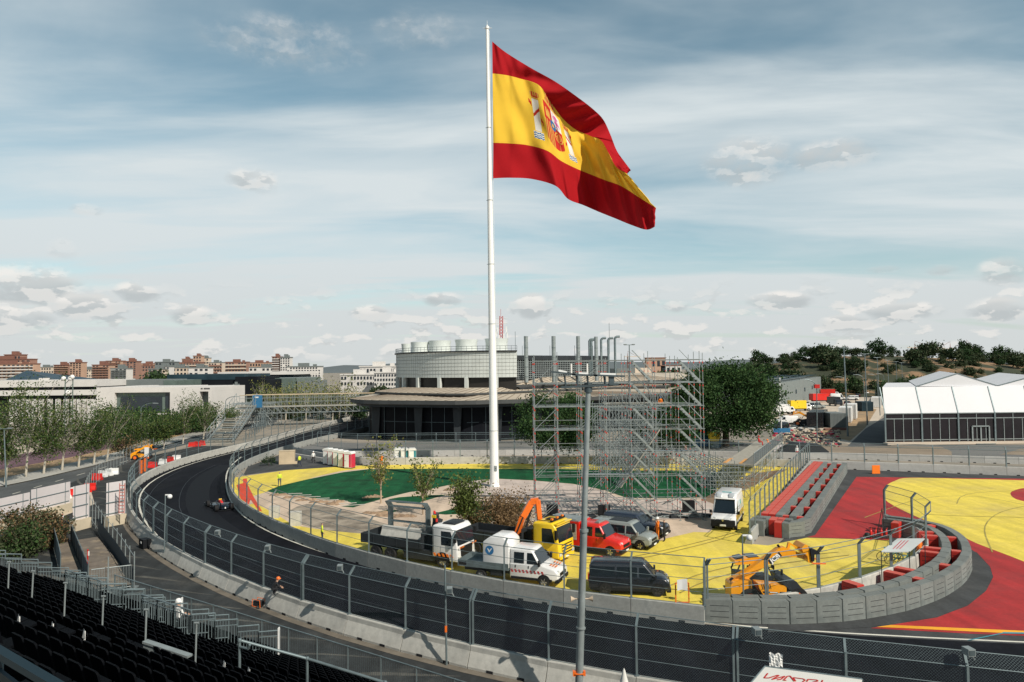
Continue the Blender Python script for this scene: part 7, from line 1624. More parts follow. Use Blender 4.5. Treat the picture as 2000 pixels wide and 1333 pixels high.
# ================= vegetation =================
def leafm(n, c, isl=.45): return mat(n, c, .75, var=.18, vscale=.5, island=isl, spec=.2, trans=.25)
leafm('leaf_olive', (.10, .13, .036)); leafm('leaf_green', (.048, .092, .027)); leafm('leaf_pine', (.030, .070, .022)); leafm('leaf_dark', (.028, .052, .022)); leafm('leaf_brown', (.19, .125, .065)); leafm('leaf_yellow', (.22, .22, .06)); leafm('leaf_scrub', (.060, .075, .035))
mat('bark_pale', (.42, .38, .31), .9, var=.25, vscale=3); mat('bark_dark', (.085, .06, .045), .95, var=.3, vscale=3); mat('bark_young', (.40, .31, .22), .9, var=.2)
def cards(b, pts, size, rr, m=0, up=.0, asp=1.6):
    for p in pts:
        a = Vector((rr.gauss(0, 1), rr.gauss(0, 1), rr.gauss(0, 1) + up)).normalized(); c = a.cross(Vector((rr.gauss(0, 1), rr.gauss(0, 1), rr.gauss(0, 1)))).normalized(); s = size * rr.uniform(.6, 1.35)
        b.add([p - a * s * asp * .5, p + c * s * .5, p + a * s * asp * .5, p - c * s * .5], [(0, 1, 2, 3)], m)
def tree(name, label, cat, loc, h=8, trunk=.14, fork=.3, spread=.35, nl=9, leaves=1500, size=.28, lm='leaf_green', bm_='bark_pale', seed=1, lean=(0, 0), clump=.9, group=None, kind='up', crownr=(3, 3, 2), lm2=None, upb=.0, n2=4):
    rr = random.Random(seed); t = thing(name, label, cat, loc, 0, group); b = MB(); ends = []
    ln = Vector((lean[0], lean[1], 0)); F0 = Vector((0, 0, h * fork)) + ln * fork * .4
    b.tube((0, 0, -.1), F0, trunk, trunk * .72, n=8)
    if kind == 'up':
        b2 = MB()
        for k in range(nl):
            a = 2 * PI * k / nl + rr.uniform(-.3, .3); st = F0 * rr.uniform(.75, 1.0); l_ = h * (1 - fork) * rr.uniform(.6, 1.0); d = Vector((cos(a) * spread * rr.uniform(.4, 1), sin(a) * spread * rr.uniform(.4, 1), 1)).normalized()
            prev = st; r_ = trunk * .42; segs = 4
            for s in range(segs):
                d = (d + Vector((cos(a), sin(a), 0)) * rr.uniform(-.05, .10) + ln / h * .30 + Vector((rr.gauss(0, .06), rr.gauss(0, .06), 0))).normalized(); nx = prev + d * l_ / segs; r2 = r_ * .72; b2.tube(prev, nx, r_, r2, n=5, caps=False); r_ = r2
                if s >= 0:
                    for q in range(n2):
                        dd = (d + Vector((rr.gauss(0, .55), rr.gauss(0, .55), rr.gauss(0, .3)))).normalized(); e = prev.lerp(nx, rr.random()) + dd * l_ * .22 * rr.uniform(.5, 1.2); b2.tube(prev.lerp(nx, .6), e, r_ * .45, r_ * .2, n=4, caps=False); ends.append((e, 1.0 - .12 * s))
                prev = nx
            ends.append((prev, .5))
        b.build('trunk', bm_, t); b2.build('limbs', bm_, t)
    elif kind == 'umbrella':
        b2 = MB(); rx, ry, rz_ = crownr; cz = h - rz_
        for k in range(nl):
            a = 2 * PI * k / nl + rr.uniform(-.3, .3); rad = rr.uniform(.25, .85); e = Vector((cos(a) * rx * rad, sin(a) * ry * rad, cz + rz_ * .3 * rr.uniform(-.6, .8))); mid = F0.lerp(e, .5) - Vector((0, 0, h * .04)); b2.tube(F0 * .97, mid, trunk * .45, trunk * .3, n=6, caps=False); b2.tube(mid, e, trunk * .3, trunk * .12, n=5, caps=False)
        b.build('trunk', bm_, t); b2.build('limbs', bm_, t)
        for k in range(int(clump)):
            a = rr.uniform(0, 2 * PI); rad = .5 + .5 * math.sqrt(rr.random()); zz = rr.uniform(-1, 1); q = Vector((cos(a) * rad, sin(a) * rad, zz)); 
            sc_ = math.sqrt(max(.02, 1 - zz * zz)) if zz > 0 else math.sqrt(max(.05, 1 - zz * zz * .8)); ends.append((Vector((q.x * rx * sc_, q.y * ry * sc_, cz + zz * rz_)), 1.0))
    elif kind == 'ball':
        b.build('trunk', bm_, t); rx, ry, rz_ = crownr; cz = h - rz_
        for k in range(int(clump)):
            q = Vector((rr.gauss(0, 1), rr.gauss(0, 1), rr.gauss(0, 1))).normalized() * rr.uniform(.45, 1); ends.append((Vector((q.x * rx, q.y * ry, cz + q.z * rz_)), 1.0))
    bl = MB(); pts = []; cr_ = clump if kind == 'up' else upb
    per = max(1, int(leaves / max(1, len(ends))))
    for e, w in ends:
        for _ in range(max(1, int(per * w))):
            g = Vector((rr.gauss(0, 1), rr.gauss(0, 1), rr.gauss(0, 1))) * cr_ * .42; pts.append(e + g)
    if lm2: k = len(pts) // 2; rr.shuffle(pts); cards(bl, pts[:k], size, rr, 0); cards(bl, pts[k:], size, rr, 1); bl.build('crown', [lm, lm2], t, fix=False)
    else: cards(bl, pts, size, rr); bl.build('crown', lm, t, fix=False)
    return t
def gtop(u, v0, v1): p = G(u, v0); return p, P(u, v1, p.y).z
# street trees on the left (poplars bent to the right)
protos = []
ST = [(-20, 948, 760, 0), (10, 945, 775, 1), (50, 933, 738, 2), (85, 927, 790, 0), (121, 920, 768, 3), (153, 914, 800, 1), (183, 908, 790, 2), (209, 902, 778, 3), (298, 880, 815, 1), (319, 877, 800, 0), (357, 868, 772, 2), (397, 858, 783, 3), (262, 884, 800, 1), (440, 846, 800, 0)]
kinds_l = ['full leafy green street tree', 'slender young green street tree', 'tall thin poplar with wispy top', 'olive street tree with fanned bare limbs']
place_w = ['at the left picture edge', 'just left of the tallest poplar', 'in front of the white building', 'between poplar and fanned tree', 'leaning right before the white wall', 'small one on the verge', 'beside the sandy path', 'right of the sandy path trunk', 'near the small telehandler', 'behind the far fence', 'below the white corner building', 'left of the footbridge stair', 'behind the small telehandler', 'under the footbridge stair']
for i, (u, v0, v1, k) in enumerate(ST):
    p, zt = gtop(u, v0, v1)
    tree('street_tree', kinds_l[k] + ' ' + place_w[i], 'tree', p, h=zt, trunk=.16, fork=.24, spread=(.30, .24, .18, .42)[k], nl=(9, 7, 8, 13)[k], leaves=(6200, 4300, 3600, 3400)[k], size=.15, lm=('leaf_green', 'leaf_green', 'leaf_olive', 'leaf_olive')[k], lm2='leaf_olive' if k < 2 else 'leaf_green', seed=20 + i, lean=(2.4, 0), clump=1.15 if k < 2 else .9, group='street trees left of the track')
# hedge-like trees behind them
for i, (u, v0, v1, w) in enumerate(((215, 868, 800, 8), (250, 862, 806, 8), (285, 856, 802, 8), (335, 850, 808, 8), (375, 846, 800, 7), (395, 842, 788, 6))):
    p, zt = gtop(u, v0, v1); tree('bushy_tree', 'dense dark green bushy tree %s behind the street trees' % ('below the white wall', 'left of the big window', 'under the big window', 'right of the big window', 'under the white corner', 'beside the bridge stair')[i], 'tree', p, h=zt, trunk=.2, fork=.2, kind='ball', crownr=(w * .55, 3, zt * .45), clump=60, upb=2.0, leaves=2200, size=.34, lm='leaf_dark' if i % 2 else 'leaf_green', lm2='leaf_pine', bm_='bark_dark', seed=60 + i, group='bushy trees behind the street')
b = None
for i, (u, v0, h_, m, w) in enumerate(((20, 1082, 3.4, 'leaf_brown', 2.2), (62, 1075, 3.5, 'leaf_brown', 2.0), (40, 1088, 2.6, 'leaf_green', 1.6), (95, 1068, 2.8, 'leaf_brown', 1.5))):
    tree('dry_bush', ('brown dry bush at the left edge', 'tall brown dry bush behind the hoarding side', 'green bush between the brown bushes', 'small brown bush beside the walkway')[i] + ' above the stand', 'bush', G(u, v0), h=h_, trunk=.06, fork=.2, kind='ball', crownr=(w, 1.6, h_ * .5), clump=60, upb=.7, leaves=2600, size=.13, lm=m, lm2='leaf_scrub', bm_='bark_dark', seed=80 + i)
tree('dry_bush', 'reddish brown bush beside the small telehandler on the street', 'bush', G(244, 893), h=3.6, trunk=.08, fork=.2, kind='ball', crownr=(2.2, 1.5, 1.8), clump=50, upb=.8, leaves=1500, size=.17, lm='leaf_brown', lm2='leaf_dark', bm_='bark_dark', seed=86)
# young trees inside the circuit
for i, (u, v0, v1, lv_, nl, sp_, m) in enumerate(((744, 984, 852, 1300, 9, .46, 'leaf_yellow'), (826, 1006, 888, 1300, 7, .42, 'leaf_olive'), (909, 1052, 925, 3200, 8, .46, 'leaf_olive'))):
    p, zt = gtop(u, v0, v1); tree('young_tree', ('young tree with bare pale limbs and few yellow leaves on the lawn edge', 'young thin tree with sparse olive leaves right of the bare one', 'young leafy tree between the crane truck and the flagpole')[i], 'tree', p, h=zt, trunk=.10, fork=.30 if i < 2 else .42, spread=sp_, nl=nl, leaves=lv_, size=.15, lm=m, lm2='leaf_olive', bm_='bark_young', seed=95 + i, clump=.8 if i < 2 else .95, n2=5)
p, zt = gtop(985, 1040, 946); tree('dry_shrub', 'tall brown withered shrub behind the yellow truck', 'shrub', p, h=zt * .95, trunk=.05, fork=.1, spread=.9, nl=26, leaves=7500, size=.11, lm='leaf_brown', lm2='leaf_brown', bm_='bark_dark', seed=101, clump=.8, n2=6)
p, zt = gtop(935, 1046, 975); tree('dry_shrub', 'brown and green shrub left of the tall withered one', 'shrub', p, h=zt, trunk=.05, fork=.1, spread=.9, nl=18, leaves=5200, size=.11, lm='leaf_scrub', lm2='leaf_brown', bm_='bark_dark', seed=102, clump=.7, n2=6)
p, zt = gtop(1010, 1052, 990); tree('dry_shrub', 'low brown shrub directly beside the orange crane', 'shrub', p, h=zt, trunk=.04, fork=.1, spread=1.1, nl=16, leaves=3600, size=.10, lm='leaf_brown', bm_='bark_dark', seed=103, clump=.7, n2=5)
tree('small_bush', 'small green bush at the plywood box', 'bush', G(525, 910), h=1.5, trunk=.04, kind='ball', crownr=(1.2, .8, .75), clump=25, upb=.4, leaves=500, size=.12, lm='leaf_dark', bm_='bark_dark', seed=104)
# pines
p, zt = gtop(1085, 916, 778); tree('pine_tree', 'umbrella pine standing behind the light mast top', 'tree', p, h=zt, trunk=.26, fork=.42, kind='umbrella', crownr=(5.6, 5.0, 2.9), nl=9, clump=44, upb=1.7, leaves=17000, size=.19, lm='leaf_pine', lm2='leaf_green', bm_='bark_dark', seed=110)
p, zt = gtop(1302, 914, 795); tree('pine_tree', 'dark pine with slanted trunk behind the right part of the scaffold', 'tree', p, h=zt, trunk=.24, fork=.45, kind='umbrella', crownr=(4.6, 4.2, 2.6), nl=8, clump=70, upb=1.4, leaves=12000, size=.19, lm='leaf_pine', bm_='bark_dark', seed=111, lean=(-.8, 0))
p, zt = gtop(1418, 872, 730); tree('pine_tree', 'very large round crowned pine right of the scaffold', 'tree', p, h=zt, trunk=.65, fork=.30, kind='umbrella', crownr=(8.4, 7.2, 4.7), nl=12, clump=52, upb=2.7, leaves=42000, size=.25, lm='leaf_pine', lm2='leaf_green', bm_='bark_dark', seed=112)
# distant trees: a few models, copied
pr = []
for k, (h_, cr_, m, m2) in enumerate((((9, (4.2, 4, 3.6), 'leaf_dark', 'leaf_pine')), ((11, (3.4, 3.2, 4.6), 'leaf_dark', 'leaf_green')), ((7, (4.6, 4, 2.6), 'leaf_scrub', 'leaf_dark')), ((13, (2.0, 2.0, 6.0), 'leaf_dark', 'leaf_green')), ((3.0, (2.4, 2.0, 1.3), 'leaf_scrub', 'leaf_dark')))):
    pr.append(tree('distant_tree', 'x', 'tree', (0, -50, 0), h=h_, trunk=.25, fork=.25, kind='ball', crownr=cr_, clump=70, upb=1.7 if k != 4 else 1.0, leaves=900 if k != 4 else 420, size=.62 if k != 4 else .42, lm=m, lm2=m2, bm_='bark_dark', seed=130 + k))
used_p = [False] * 5
def dtree(k, x, y, z, s, label, group):
    if not used_p[k]: used_p[k] = True; o = pr[k]
    else:
        o = pr[k].copy(); COL.objects.link(o)
        for c in pr[k].children: d = c.copy(); COL.objects.link(d); d.parent = o
    o.location = (x, y, z); o.scale = (s * rnd.uniform(.9, 1.15), s, s * rnd.uniform(.9, 1.1)); o.rotation_euler = (0, 0, rnd.uniform(0, 6.28)); o['label'] = label; o['group'] = group; return o
X0_ = lambda u, y: (u - 1000) / F * y
# hill
mat('hill_soil', (.25, .155, .085), .95, var=.25, vscale=.02, col2=(.035, .042, .022), c2s=.045, c2lo=.42, c2hi=.53)
crest = [(1330, 742), (1395, 735), (1450, 722), (1500, 712), (1560, 702), (1620, 697), (1700, 695), (1780, 697), (1850, 701), (1900, 704), (1960, 712), (2050, 718), (2200, 722)]
def hz_(u, YC=420.0):
    for (a, va), (c, vc) in zip(crest[:-1], crest[1:]):
        if a <= u <= c: return P(u, va + (vc - va) * (u - a) / (c - a), YC)
    return P(u, crest[0][1] if u < crest[0][0] else crest[-1][1], YC)
NXh = 60; NYh = 18; b = MB(); vs = []
for i in range(NXh + 1):
    u = 1330 + (2200 - 1330) * i / NXh; c = hz_(u)
    for j in range(NYh + 1):
        f = j / NYh; y = 300 + 120 * min(1, f * 1.35) + max(0, f - .74) * 500; x = c.x * (.80 + .2 * min(1, f * 1.35)) if False else c.x * y / 420 ; s = min(1, f * 1.35); z = c.z * (s * s * (3 - 2 * s)) ** .8 + 2.2 * noise.noise(Vector((i * .35, j * .45, 0))) * s * (1 - s) * 4
        vs.append((x, y, max(-1, z) if f < .95 else -1))
b.add(vs, [(i * (NYh + 1) + j, (i + 1) * (NYh + 1) + j, (i + 1) * (NYh + 1) + j + 1, i * (NYh + 1) + j + 1) for i in range(NXh) for j in range(NYh)], 0, True); struct(b.build('hill', 'hill_soil'), 'brown scrubby hill behind the marquee')
for i in range(42):
    u = 1480 + i * 15.8 + rnd.uniform(-6, 6); c = hz_(min(u, 2190)); k = rnd.choice((0, 0, 2, 1)); dtree(k, c.x, 424, c.z - 1.0, rnd.uniform(.45, .95) * (1.5 if 1715 < u < 1735 else 1), 'dark round tree, %s from the left along the crest of the brown hill' % nth(i + 1), 'trees on the hill crest')
for u in (1905, 1912, 1921, 1930, 1940, 1970, 1985, 2000): c = hz_(u); dtree(3, c.x, 432, c.z - 2, rnd.uniform(.8, 1.15), 'slender pointed tree on the right end of the hill crest', 'slender trees on the crest')
for i in range(60):
    u = rnd.uniform(1470, 2060); s = rnd.uniform(.15, .9); y = 300 + 120 * s; c = hz_(u); z = c.z * (s * s * (3 - 2 * s)) ** .8; dtree(rnd.choice((2, 4, 4, 4)), c.x * y / 420, y, z - .8, rnd.uniform(.8, 1.6), 'scrubby bush on the brown hillside', 'bushes on the hillside')
for i in range(55):
    u = rnd.uniform(1640, 2060); y = rnd.uniform(300, 350) if u < 1720 else rnd.uniform(235, 300); x = (u - 1000) / F * y; v = 712
    dtree(rnd.choice((0, 1, 2)), x, y, -.3, rnd.uniform(.6, .95) * (1.0 if u > 1700 else .9), 'dark tree in the belt between marquee and hill', 'tree belt below the hill')
for i in range(36):
    u = rnd.uniform(1275, 1520); y = rnd.uniform(250, 420); x = (u - 1000) / F * y; dtree(rnd.choice((0, 1)), x, y, -.3, rnd.uniform(.9, 1.35), 'dark tree in the wood beyond the scaffold', 'wood beyond the scaffold')
for i in range(26):
    u = rnd.uniform(560, 790); y = rnd.uniform(260, 420); x = (u - 1000) / F * y; dtree(rnd.choice((0, 1, 2)), x, y, -.5, rnd.uniform(.6, 1.15), 'green tree between the footbridge and the white offices', 'trees beyond the footbridge')
for i, u in enumerate(range(506, 700, 13)):
    y = 205 + rnd.uniform(-8, 8); p = Vector(((u - 1000) / F * y, y, 0)); tree('poplar', 'thin pale poplar with bare upright limbs behind the footbridge', 'tree', p, h=rnd.uniform(8.5, 12.5), trunk=.2, fork=.2, spread=.28, nl=8, leaves=800, size=.28, lm='leaf_olive', lm2='leaf_yellow', seed=200 + i, lean=(1, 0), clump=1.2, group='poplars behind the footbridge', n2=3)
for i in range(22):
    u = rnd.uniform(440, 720); y = rnd.uniform(196, 222); dtree(rnd.choice((2, 4, 0)), X0_(u, y), y, -.4, rnd.uniform(.5, .85), 'low green bush under and behind the left footbridge', 'bushes at the footbridge')
for i in range(34):
    u = rnd.uniform(1500, 2060); s = rnd.uniform(.5, 1); y = 300 + 120 * s; c = hz_(u); z = c.z * (s * s * (3 - 2 * s)) ** .8; dtree(rnd.choice((0, 2)), c.x * y / 420, y, z - 1.2, rnd.uniform(.4, .7), 'dark tree on the upper hillside', 'trees on the hillside')
for i in range(16):
    u = rnd.uniform(185, 330) if i < 9 else rnd.uniform(330, 470); y = rnd.uniform(225, 250) if i < 9 else 300; dtree(rnd.choice((0, 1)), (u - 1000) / F * y, y, 0, rnd.uniform(.9, 1.15) * (1.05 if i < 9 else .8), 'dark green tree among the buildings on the left', 'trees between the left buildings')

# ================= buildings =================
mat('wall_white', (.60, .575, .545), .85, var=.07, vscale=.2, col2=(.50, .48, .46), c2s=.1); mat('wall_brick', (.29, .165, .125), .9, var=.14, vscale=.1); mat('wall_orange', (.43, .28, .20), .9, var=.12, vscale=.1); mat('wall_cream', (.55, .46, .37), .9, var=.1, vscale=.1); mat('wall_grey', (.15, .17, .168), .8, var=.08); mat('wall_dark', (.010, .012, .015), .6, var=.2, vscale=.2, spec=.1); mat('roof_slate', (.030, .055, .075), .5, var=.2, vscale=.3); mat('roof_red', (.20, .095, .07), .8); mat('wall_teal', (.022, .045, .058), .5, var=.3, vscale=.2, spec=.15); mat('glass_green', (.11, .145, .13), .3, var=.2, vscale=.3); mat('depot', (.17, .195, .19), .7, var=.08)
def X_at(u, y): return (u - 1000) / F * y
def boxpart(t, O, name, u0, u1, v0, v1, y, d, m, dy=0.0):
    x0, x1 = P(u0, v0, y).x, P(u1, v0, y).x; z1 = P((u0 + u1) / 2, v0, y).z; z0 = 0 if v1 is None else P((u0 + u1) / 2, v1, y).z; b = MB(); b.box3(Vector((x0, y - dy, z0)) - O, Vector((x1, y + d, z1)) - O); return b.build(name, m, t)
def building(label, y, parts, cat='building', name='building'):
    u0 = parts[0][1]; O = Vector((X_at(u0, y), y, 0)); t = thing(name, label, cat, O)
    for pp in parts: boxpart(t, O, pp[0], pp[1], pp[2], pp[3], pp[4], y, pp[5], pp[6], pp[7] if len(pp) > 7 else 0)
    return t, O
Y1 = 190
t, O = building('long white two storey building with dark window bands and white columns', Y1, [('wall', -120, 187, 744, 757, 20, 'wall_white', 0), ('dark_band', -120, 184, 757, 763.5, 19, 'wall_dark', -.8), ('wall', -120, 187, 763, 773.5, 20, 'wall_white', 0), ('dark_band', -120, 184, 773.5, 780, 19, 'wall_dark', -.8), ('recess', -120, 183, 780, None, 18, 'wall_dark', -1.6)])
for i, u in enumerate((-40, -20, 18, 29, 41, 50, 62, 75, 92, 108, 124, 138, 150, 160, 170, 178)): boxpart(t, O, 'column', u, u + 7.5, 780, None, Y1, .8, 'wall_white', 0)
boxpart(t, O, 'roof_vent', 71, 83, 739, 744, Y1, 3, 'wall_white', -1)
Y2 = 176
t, O = building('white corner building with one huge dark window', Y2, [('wall', 188, 224, 757, None, 22, 'wall_white'), ('wall', 224, 332, 757, 767, 22, 'wall_white'), ('wall', 332, 390, 757, None, 22, 'wall_white'), ('wall', 390, 413, 757, 765, 22, 'wall_white'), ('wall', 407, 413, 765, None, 22, 'wall_white'), ('recess', 390, 407, 765, None, 20, 'wall_grey', -2.0), ('wall', 224, 332, 808, None, 22, 'wall_white'), ('window_recess', 224, 332, 767, 808, 20, 'glass_green', -1.0), ('window', 233, 313, 776, 807, 1, 'glass_far', -.7), ('side_window', 320, 332, 767, 808, 1, 'glass_far', -.8)])
mat('sign_dark', (.03, .03, .03), .6)
b = MB()
for k in range(9):
    if k != 2: q = P(393 + k * 2.0, 759.3, Y2 - .06); b.box(q - O, (.16, .04, .34))
b.build('small_sign_letters', 'sign_dark', t)
building('grey metal roof box standing behind the white corner building', 205, [('wall', 231, 322, 742, 757.5, 14, 'wall_grey'), ('wall', 320, 346, 743, None, 16, 'glass_green', .1), ('louvre', 231, 320, 751, None, 13, 'glass_green', -.15)])
t, O = building('long black glass office building with teal top', 225, [('wall', 325, 520, 743, None, 30, 'wall_dark'), ('teal_storey', 323, 475, 731.5, 742.5, 25, 'wall_teal', -1), ('cube', 462, 506, 736, None, 20, 'wall_dark', 1.2), ('white_mark', 458, 471, 750, 756, .1, 'wall_grey', 1.35), ('white_mark', 462, 467, 746, 762, .1, 'wall_grey', 1.45)])
building('grey green glass hall behind the pale poplars', 240, [('wall', 503, 580, 739, None, 30, 'glass_green'), ('wall', 578, 600, 745, None, 26, 'wall_grey')])
t, O = building('flat white canopy roof above the black glass building', 262, [('roof', 425, 580, 726.5, 732.5, 30, 'wall_white'), ('wall', 440, 570, 732.5, None, 24, 'wall_teal', -2)])
t, O = building('building with dark blue hipped roof behind the white building', 222, [('wall', 0, 116, 744, None, 26, 'wall_grey')])
b = MB(); c0 = P(3, 746, 222); c1 = P(118, 746, 222); pk = P(53, 724, 235); b.add([c0 - O, c1 - O, c1 + Vector((0, 26, 0)) - O, c0 + Vector((0, 26, 0)) - O, pk - O], [(0, 1, 4), (1, 2, 4), (2, 3, 4), (3, 0, 4)]); b.build('roof', 'roof_slate', t)
b = MB(); b.bar(pk - O, c0 - O, .15, .15); b.bar(pk - O, c1 - O, .15, .15); b.build('roof_ridge', 'wall_grey', t)
# telecom mast in the trees
q = P(133, 900, 150); q.z = 0; t = thing('telecom_mast', 'grey lattice mast with round white dishes before the white building', 'mast', q); zt = P(133, 735, 150).z; b = MB()
for s in (-1, 1): b.tube((s * .8, 0, 0), (s * .8, 0, zt), .12)
for k in range(8): b.tube((-.8, 0, zt * k / 8), (.8, 0, zt * (k + 1) / 8), .07, n=4)
b.build('lattice', 'glass_green', t); b = MB()
for x, z in ((-.9, zt - .5), (.5, zt - .5), (0, zt - 3.4), (.9, zt - .2)): b.ball((x, -.4, z), (.5, .4, .5), 10)
b.build('dish', 'white_plastic', t)
# apartment blocks of the city
def apartment(label, u0, u1, vt, y, m, fl=7, cols=6, wm='glass_far', balc=None, top=True, roofm='roof_red', vb=742):
    O = Vector((X_at(u0, y), y, 0)); t = thing('apartment_block', label, 'building', O, 0, 'apartment blocks of the distant city'); x1 = P(u1, vt, y).x - P(u0, vt, y).x; z1 = P((u0 + u1) / 2, vt, y).z; zb = P((u0 + u1) / 2, vb, y).z; z0 = max(0, zb)
    b = MB(); b.box3((0, 0, 0), (x1, 6, z1)); b.build('wall', m, t); b = MB(); b.box3((-.3, -.3, z1), (x1 + .3, 6.2, z1 + .5)); 
    if top: b.box3((x1 * .3, 2, z1 + .5), (x1 * .6, 5, z1 + 2.4)); b.box3((x1 * .75, 1.5, z1 + .5), (x1 * .85, 3, z1 + 1.6))
    b.build('roof', roofm, t); fh = (z1 - z0) / fl; cw = x1 / cols; me = None
    for i in range(cols):
        for j in range(fl):
            if (i * 7 + j * 3 + int(u0)) % 11 == 0: continue
            if me is None: b = MB(); b.box((0, 0, 0), (cw * .52, .3, fh * .5)); w = b.build('window', wm, t); me = w
            else: w = me.copy(); COL.objects.link(w)
            w.location = (cw * (i + .5), -.05, z0 + fh * (j + .5))
    if balc:
        for j in range(fl): b = MB(); b.box3((cw * .2, -1.2, z0 + fh * j + .1), (x1 - cw * .2, .0, z0 + fh * j + fh * .38)); b.build('balcony', balc, t)
    return t
AP = [('large stepped red brick block with terraces at the left edge, lower part', -40, 66, 712, 430, 'wall_orange', 5, 12, 'wall_white'), ('middle terrace storey of the stepped red brick block', -40, 60, 703, 436, 'wall_brick', 5, 10, 'wall_orange'), ('top storey of the stepped red brick block', 8, 40, 694, 440, 'wall_brick', 5, 5, None),
      ('low pink row of flats right of the stepped block', 70, 105, 718, 640, 'wall_cream', 4, 7, None), ('red and orange tower with white roof line', 105, 134, 714, 480, 'wall_brick', 8, 5, 'wall_orange'), ('narrow brown brick tower left of the trees', 136, 159, 709, 470, 'wall_orange', 9, 4, None), ('low white flats between the brown towers', 160, 182, 722, 600, 'wall_cream', 4, 5, None), ('orange brick block with balconies above the dark trees', 180, 213, 714, 400, 'wall_orange', 6, 5, 'wall_brick'), ('orange tower behind the brown tall tower', 207, 236, 706, 520, 'wall_orange', 8, 5, 'wall_brick'), ('tall plain brown brick tower', 240, 266, 707, 440, 'wall_brick', 9, 4, None), ('white framed block with dark balconies', 216, 248, 721, 380, 'wall_white', 6, 4, 'wall_grey'), ('small brick block right of the brown tower', 266, 300, 715, 620, 'wall_brick', 5, 6, None), ('cream framed block with yellow awnings', 290, 318, 722, 380, 'wall_cream', 6, 4, 'wall_grey'), ('grey glass block with stepped roof', 303, 342, 708, 520, 'wall_grey', 5, 6, None), ('white stepped block beside the grey glass block', 305, 331, 717, 430, 'wall_white', 5, 4, None), ('long brown row of flats in the middle of the skyline', 340, 392, 709, 560, 'wall_brick', 5, 9, 'wall_cream'), ('slim pink tower left of the tallest pair', 355, 371, 702, 640, 'wall_orange', 6, 3, None), ('tallest pink tower of the skyline', 377, 393, 696, 620, 'wall_orange', 8, 3, None), ('second tallest pink tower of the skyline', 393, 407, 700, 630, 'wall_cream', 7, 3, None), ('white and blue low office in front of the skyline', 368, 408, 719, 420, 'wall_white', 3, 4, None), ('cream flats with brown bays', 407, 434, 709, 600, 'wall_cream', 5, 5, 'wall_brick'), ('brown flats with grey bays on the right', 440, 482, 708, 560, 'wall_brick', 5, 7, 'wall_cream'), ('long red roofed row of flats', 482, 530, 709, 650, 'wall_orange', 4, 9, None), ('white low row in front of the red roofs', 486, 560, 718, 520, 'wall_white', 3, 9, None), ('tall white and brick tower at the end of the skyline', 531, 547, 698, 480, 'wall_brick', 10, 3, 'wall_white'), ('tall white tower next to the brick one', 547, 566, 699, 478, 'wall_white', 10, 4, None), ('long white apartment block', 560, 626, 717, 440, 'wall_white', 5, 12, None), ('low pink house row at the left horizon', 68, 110, 722, 700, 'wall_orange', 3, 8, None), ('white house row left of the tall white tower', 410, 486, 714, 700, 'wall_cream', 4, 12, None), ('red roofed houses between the towers', 270, 310, 711, 700, 'wall_orange', 4, 7, None), ('brown flats peeping over the black office', 330, 372, 719, 480, 'wall_cream', 3, 6, None)]
for a in AP: apartment(a[0], a[1], a[2], a[3], a[4], a[5], a[6], a[7], balc=a[8], roofm='roof_red' if a[5] in ('wall_brick', 'wall_orange') else 'wall_grey')
def office(label, u0, u1, vt, vb, y, fl, cols):
    t = apartment(label, u0, u1, vt, y, 'wall_white', fl, cols, vb=vb, roofm='wall_white'); t['group'] = 'white offices left of the power house'; t.name = 'office_building'; return t
office('wide white office building with rows of blue windows left of the power house', 665, 740, 733, 755, 300, 2, 12); office('white office building with square windows touching the power house drum', 730, 780, 729, 755, 290, 3, 9); office('upper set back storey of the white office building', 702, 780, 717, 731, 320, 1, 12)
for (u0, u1, vt, l) in ((1290, 1330, 715, 'pale hall roof behind the right scaffold'), (1470, 1500, 701, 'white house at the left end of the hill'), (1262, 1300, 700, 'distant red roofed suburb left of the wood')): apartment(l, u0, u1, vt, 480, 'wall_white' if u0 > 1280 else 'wall_orange', 2, 4, top=False)['group'] = 'far houses on the right'
building('grey concrete block on the roof line right of the stacks', 236, [('wall', 1205, 1262, 720, None, 20, 'wall_grey'), ('wall', 1240, 1271, 719, None, 14, 'wall_cream', .1)])
# far hills line
b = MB(); mat('far_hill', (.10, .12, .13), .95); vs = []
for i in range(61):
    x = -2600 + i * 90; z = 28 + 22 * noise.noise(Vector((i * .22, 0, 0))) + 10 * noise.noise(Vector((i * .8, 2, 0))); vs += [(x, 2600, -2), (x, 2640, max(6, z)), (x, 3000, -2)]
b.add(vs, [(3 * i + k, 3 * i + 3 + k, 3 * i + 4 + k, 3 * i + 1 + k) for i in range(60) for k in (0, 1)], 0, True); struct(b.build('distant_hills', 'far_hill'), 'low distant hills along the horizon')
# depot
a = G(1522, 804); c = G(1604, 773); d_ = (c - a); nrm_ = Vector((-d_.y, d_.x, 0)).normalized(); t = thing('depot', 'long grey depot hall with dark panels on the roof behind the yard', 'building', a)
b = MB(); q = [Vector((0, 0, 0)), d_, d_ + nrm_ * 35, nrm_ * 35]; b.prism([(p.x, p.y) for p in q], 0, 8.4); b.build('wall', 'depot', t)
b = MB()
for k in range(10):
    for j in range(3): p = d_ * (k + .5) / 10 + nrm_ * (3 + j * 6) + Vector((0, 0, 9.2)); b.box(p, (8, 3.2, .1), rz=math.atan2(d_.y, d_.x))
b.build('roof_panel', 'wall_teal', t)
for k in range(4): p = d_ * (.12 + k * .2); b = MB(); b.box(p + Vector((-.5, -.3, 4.6)), (2.6, .8, 1.4), rz=math.atan2(d_.y, d_.x)); b.build('dark_box', 'wall_teal', t); b = MB(); b.box(p + Vector((-.5, -.2, 1.9)), (1.6, .5, 3.8), rz=math.atan2(d_.y, d_.x)); b.build('dock_door', 'wall_dark', t)
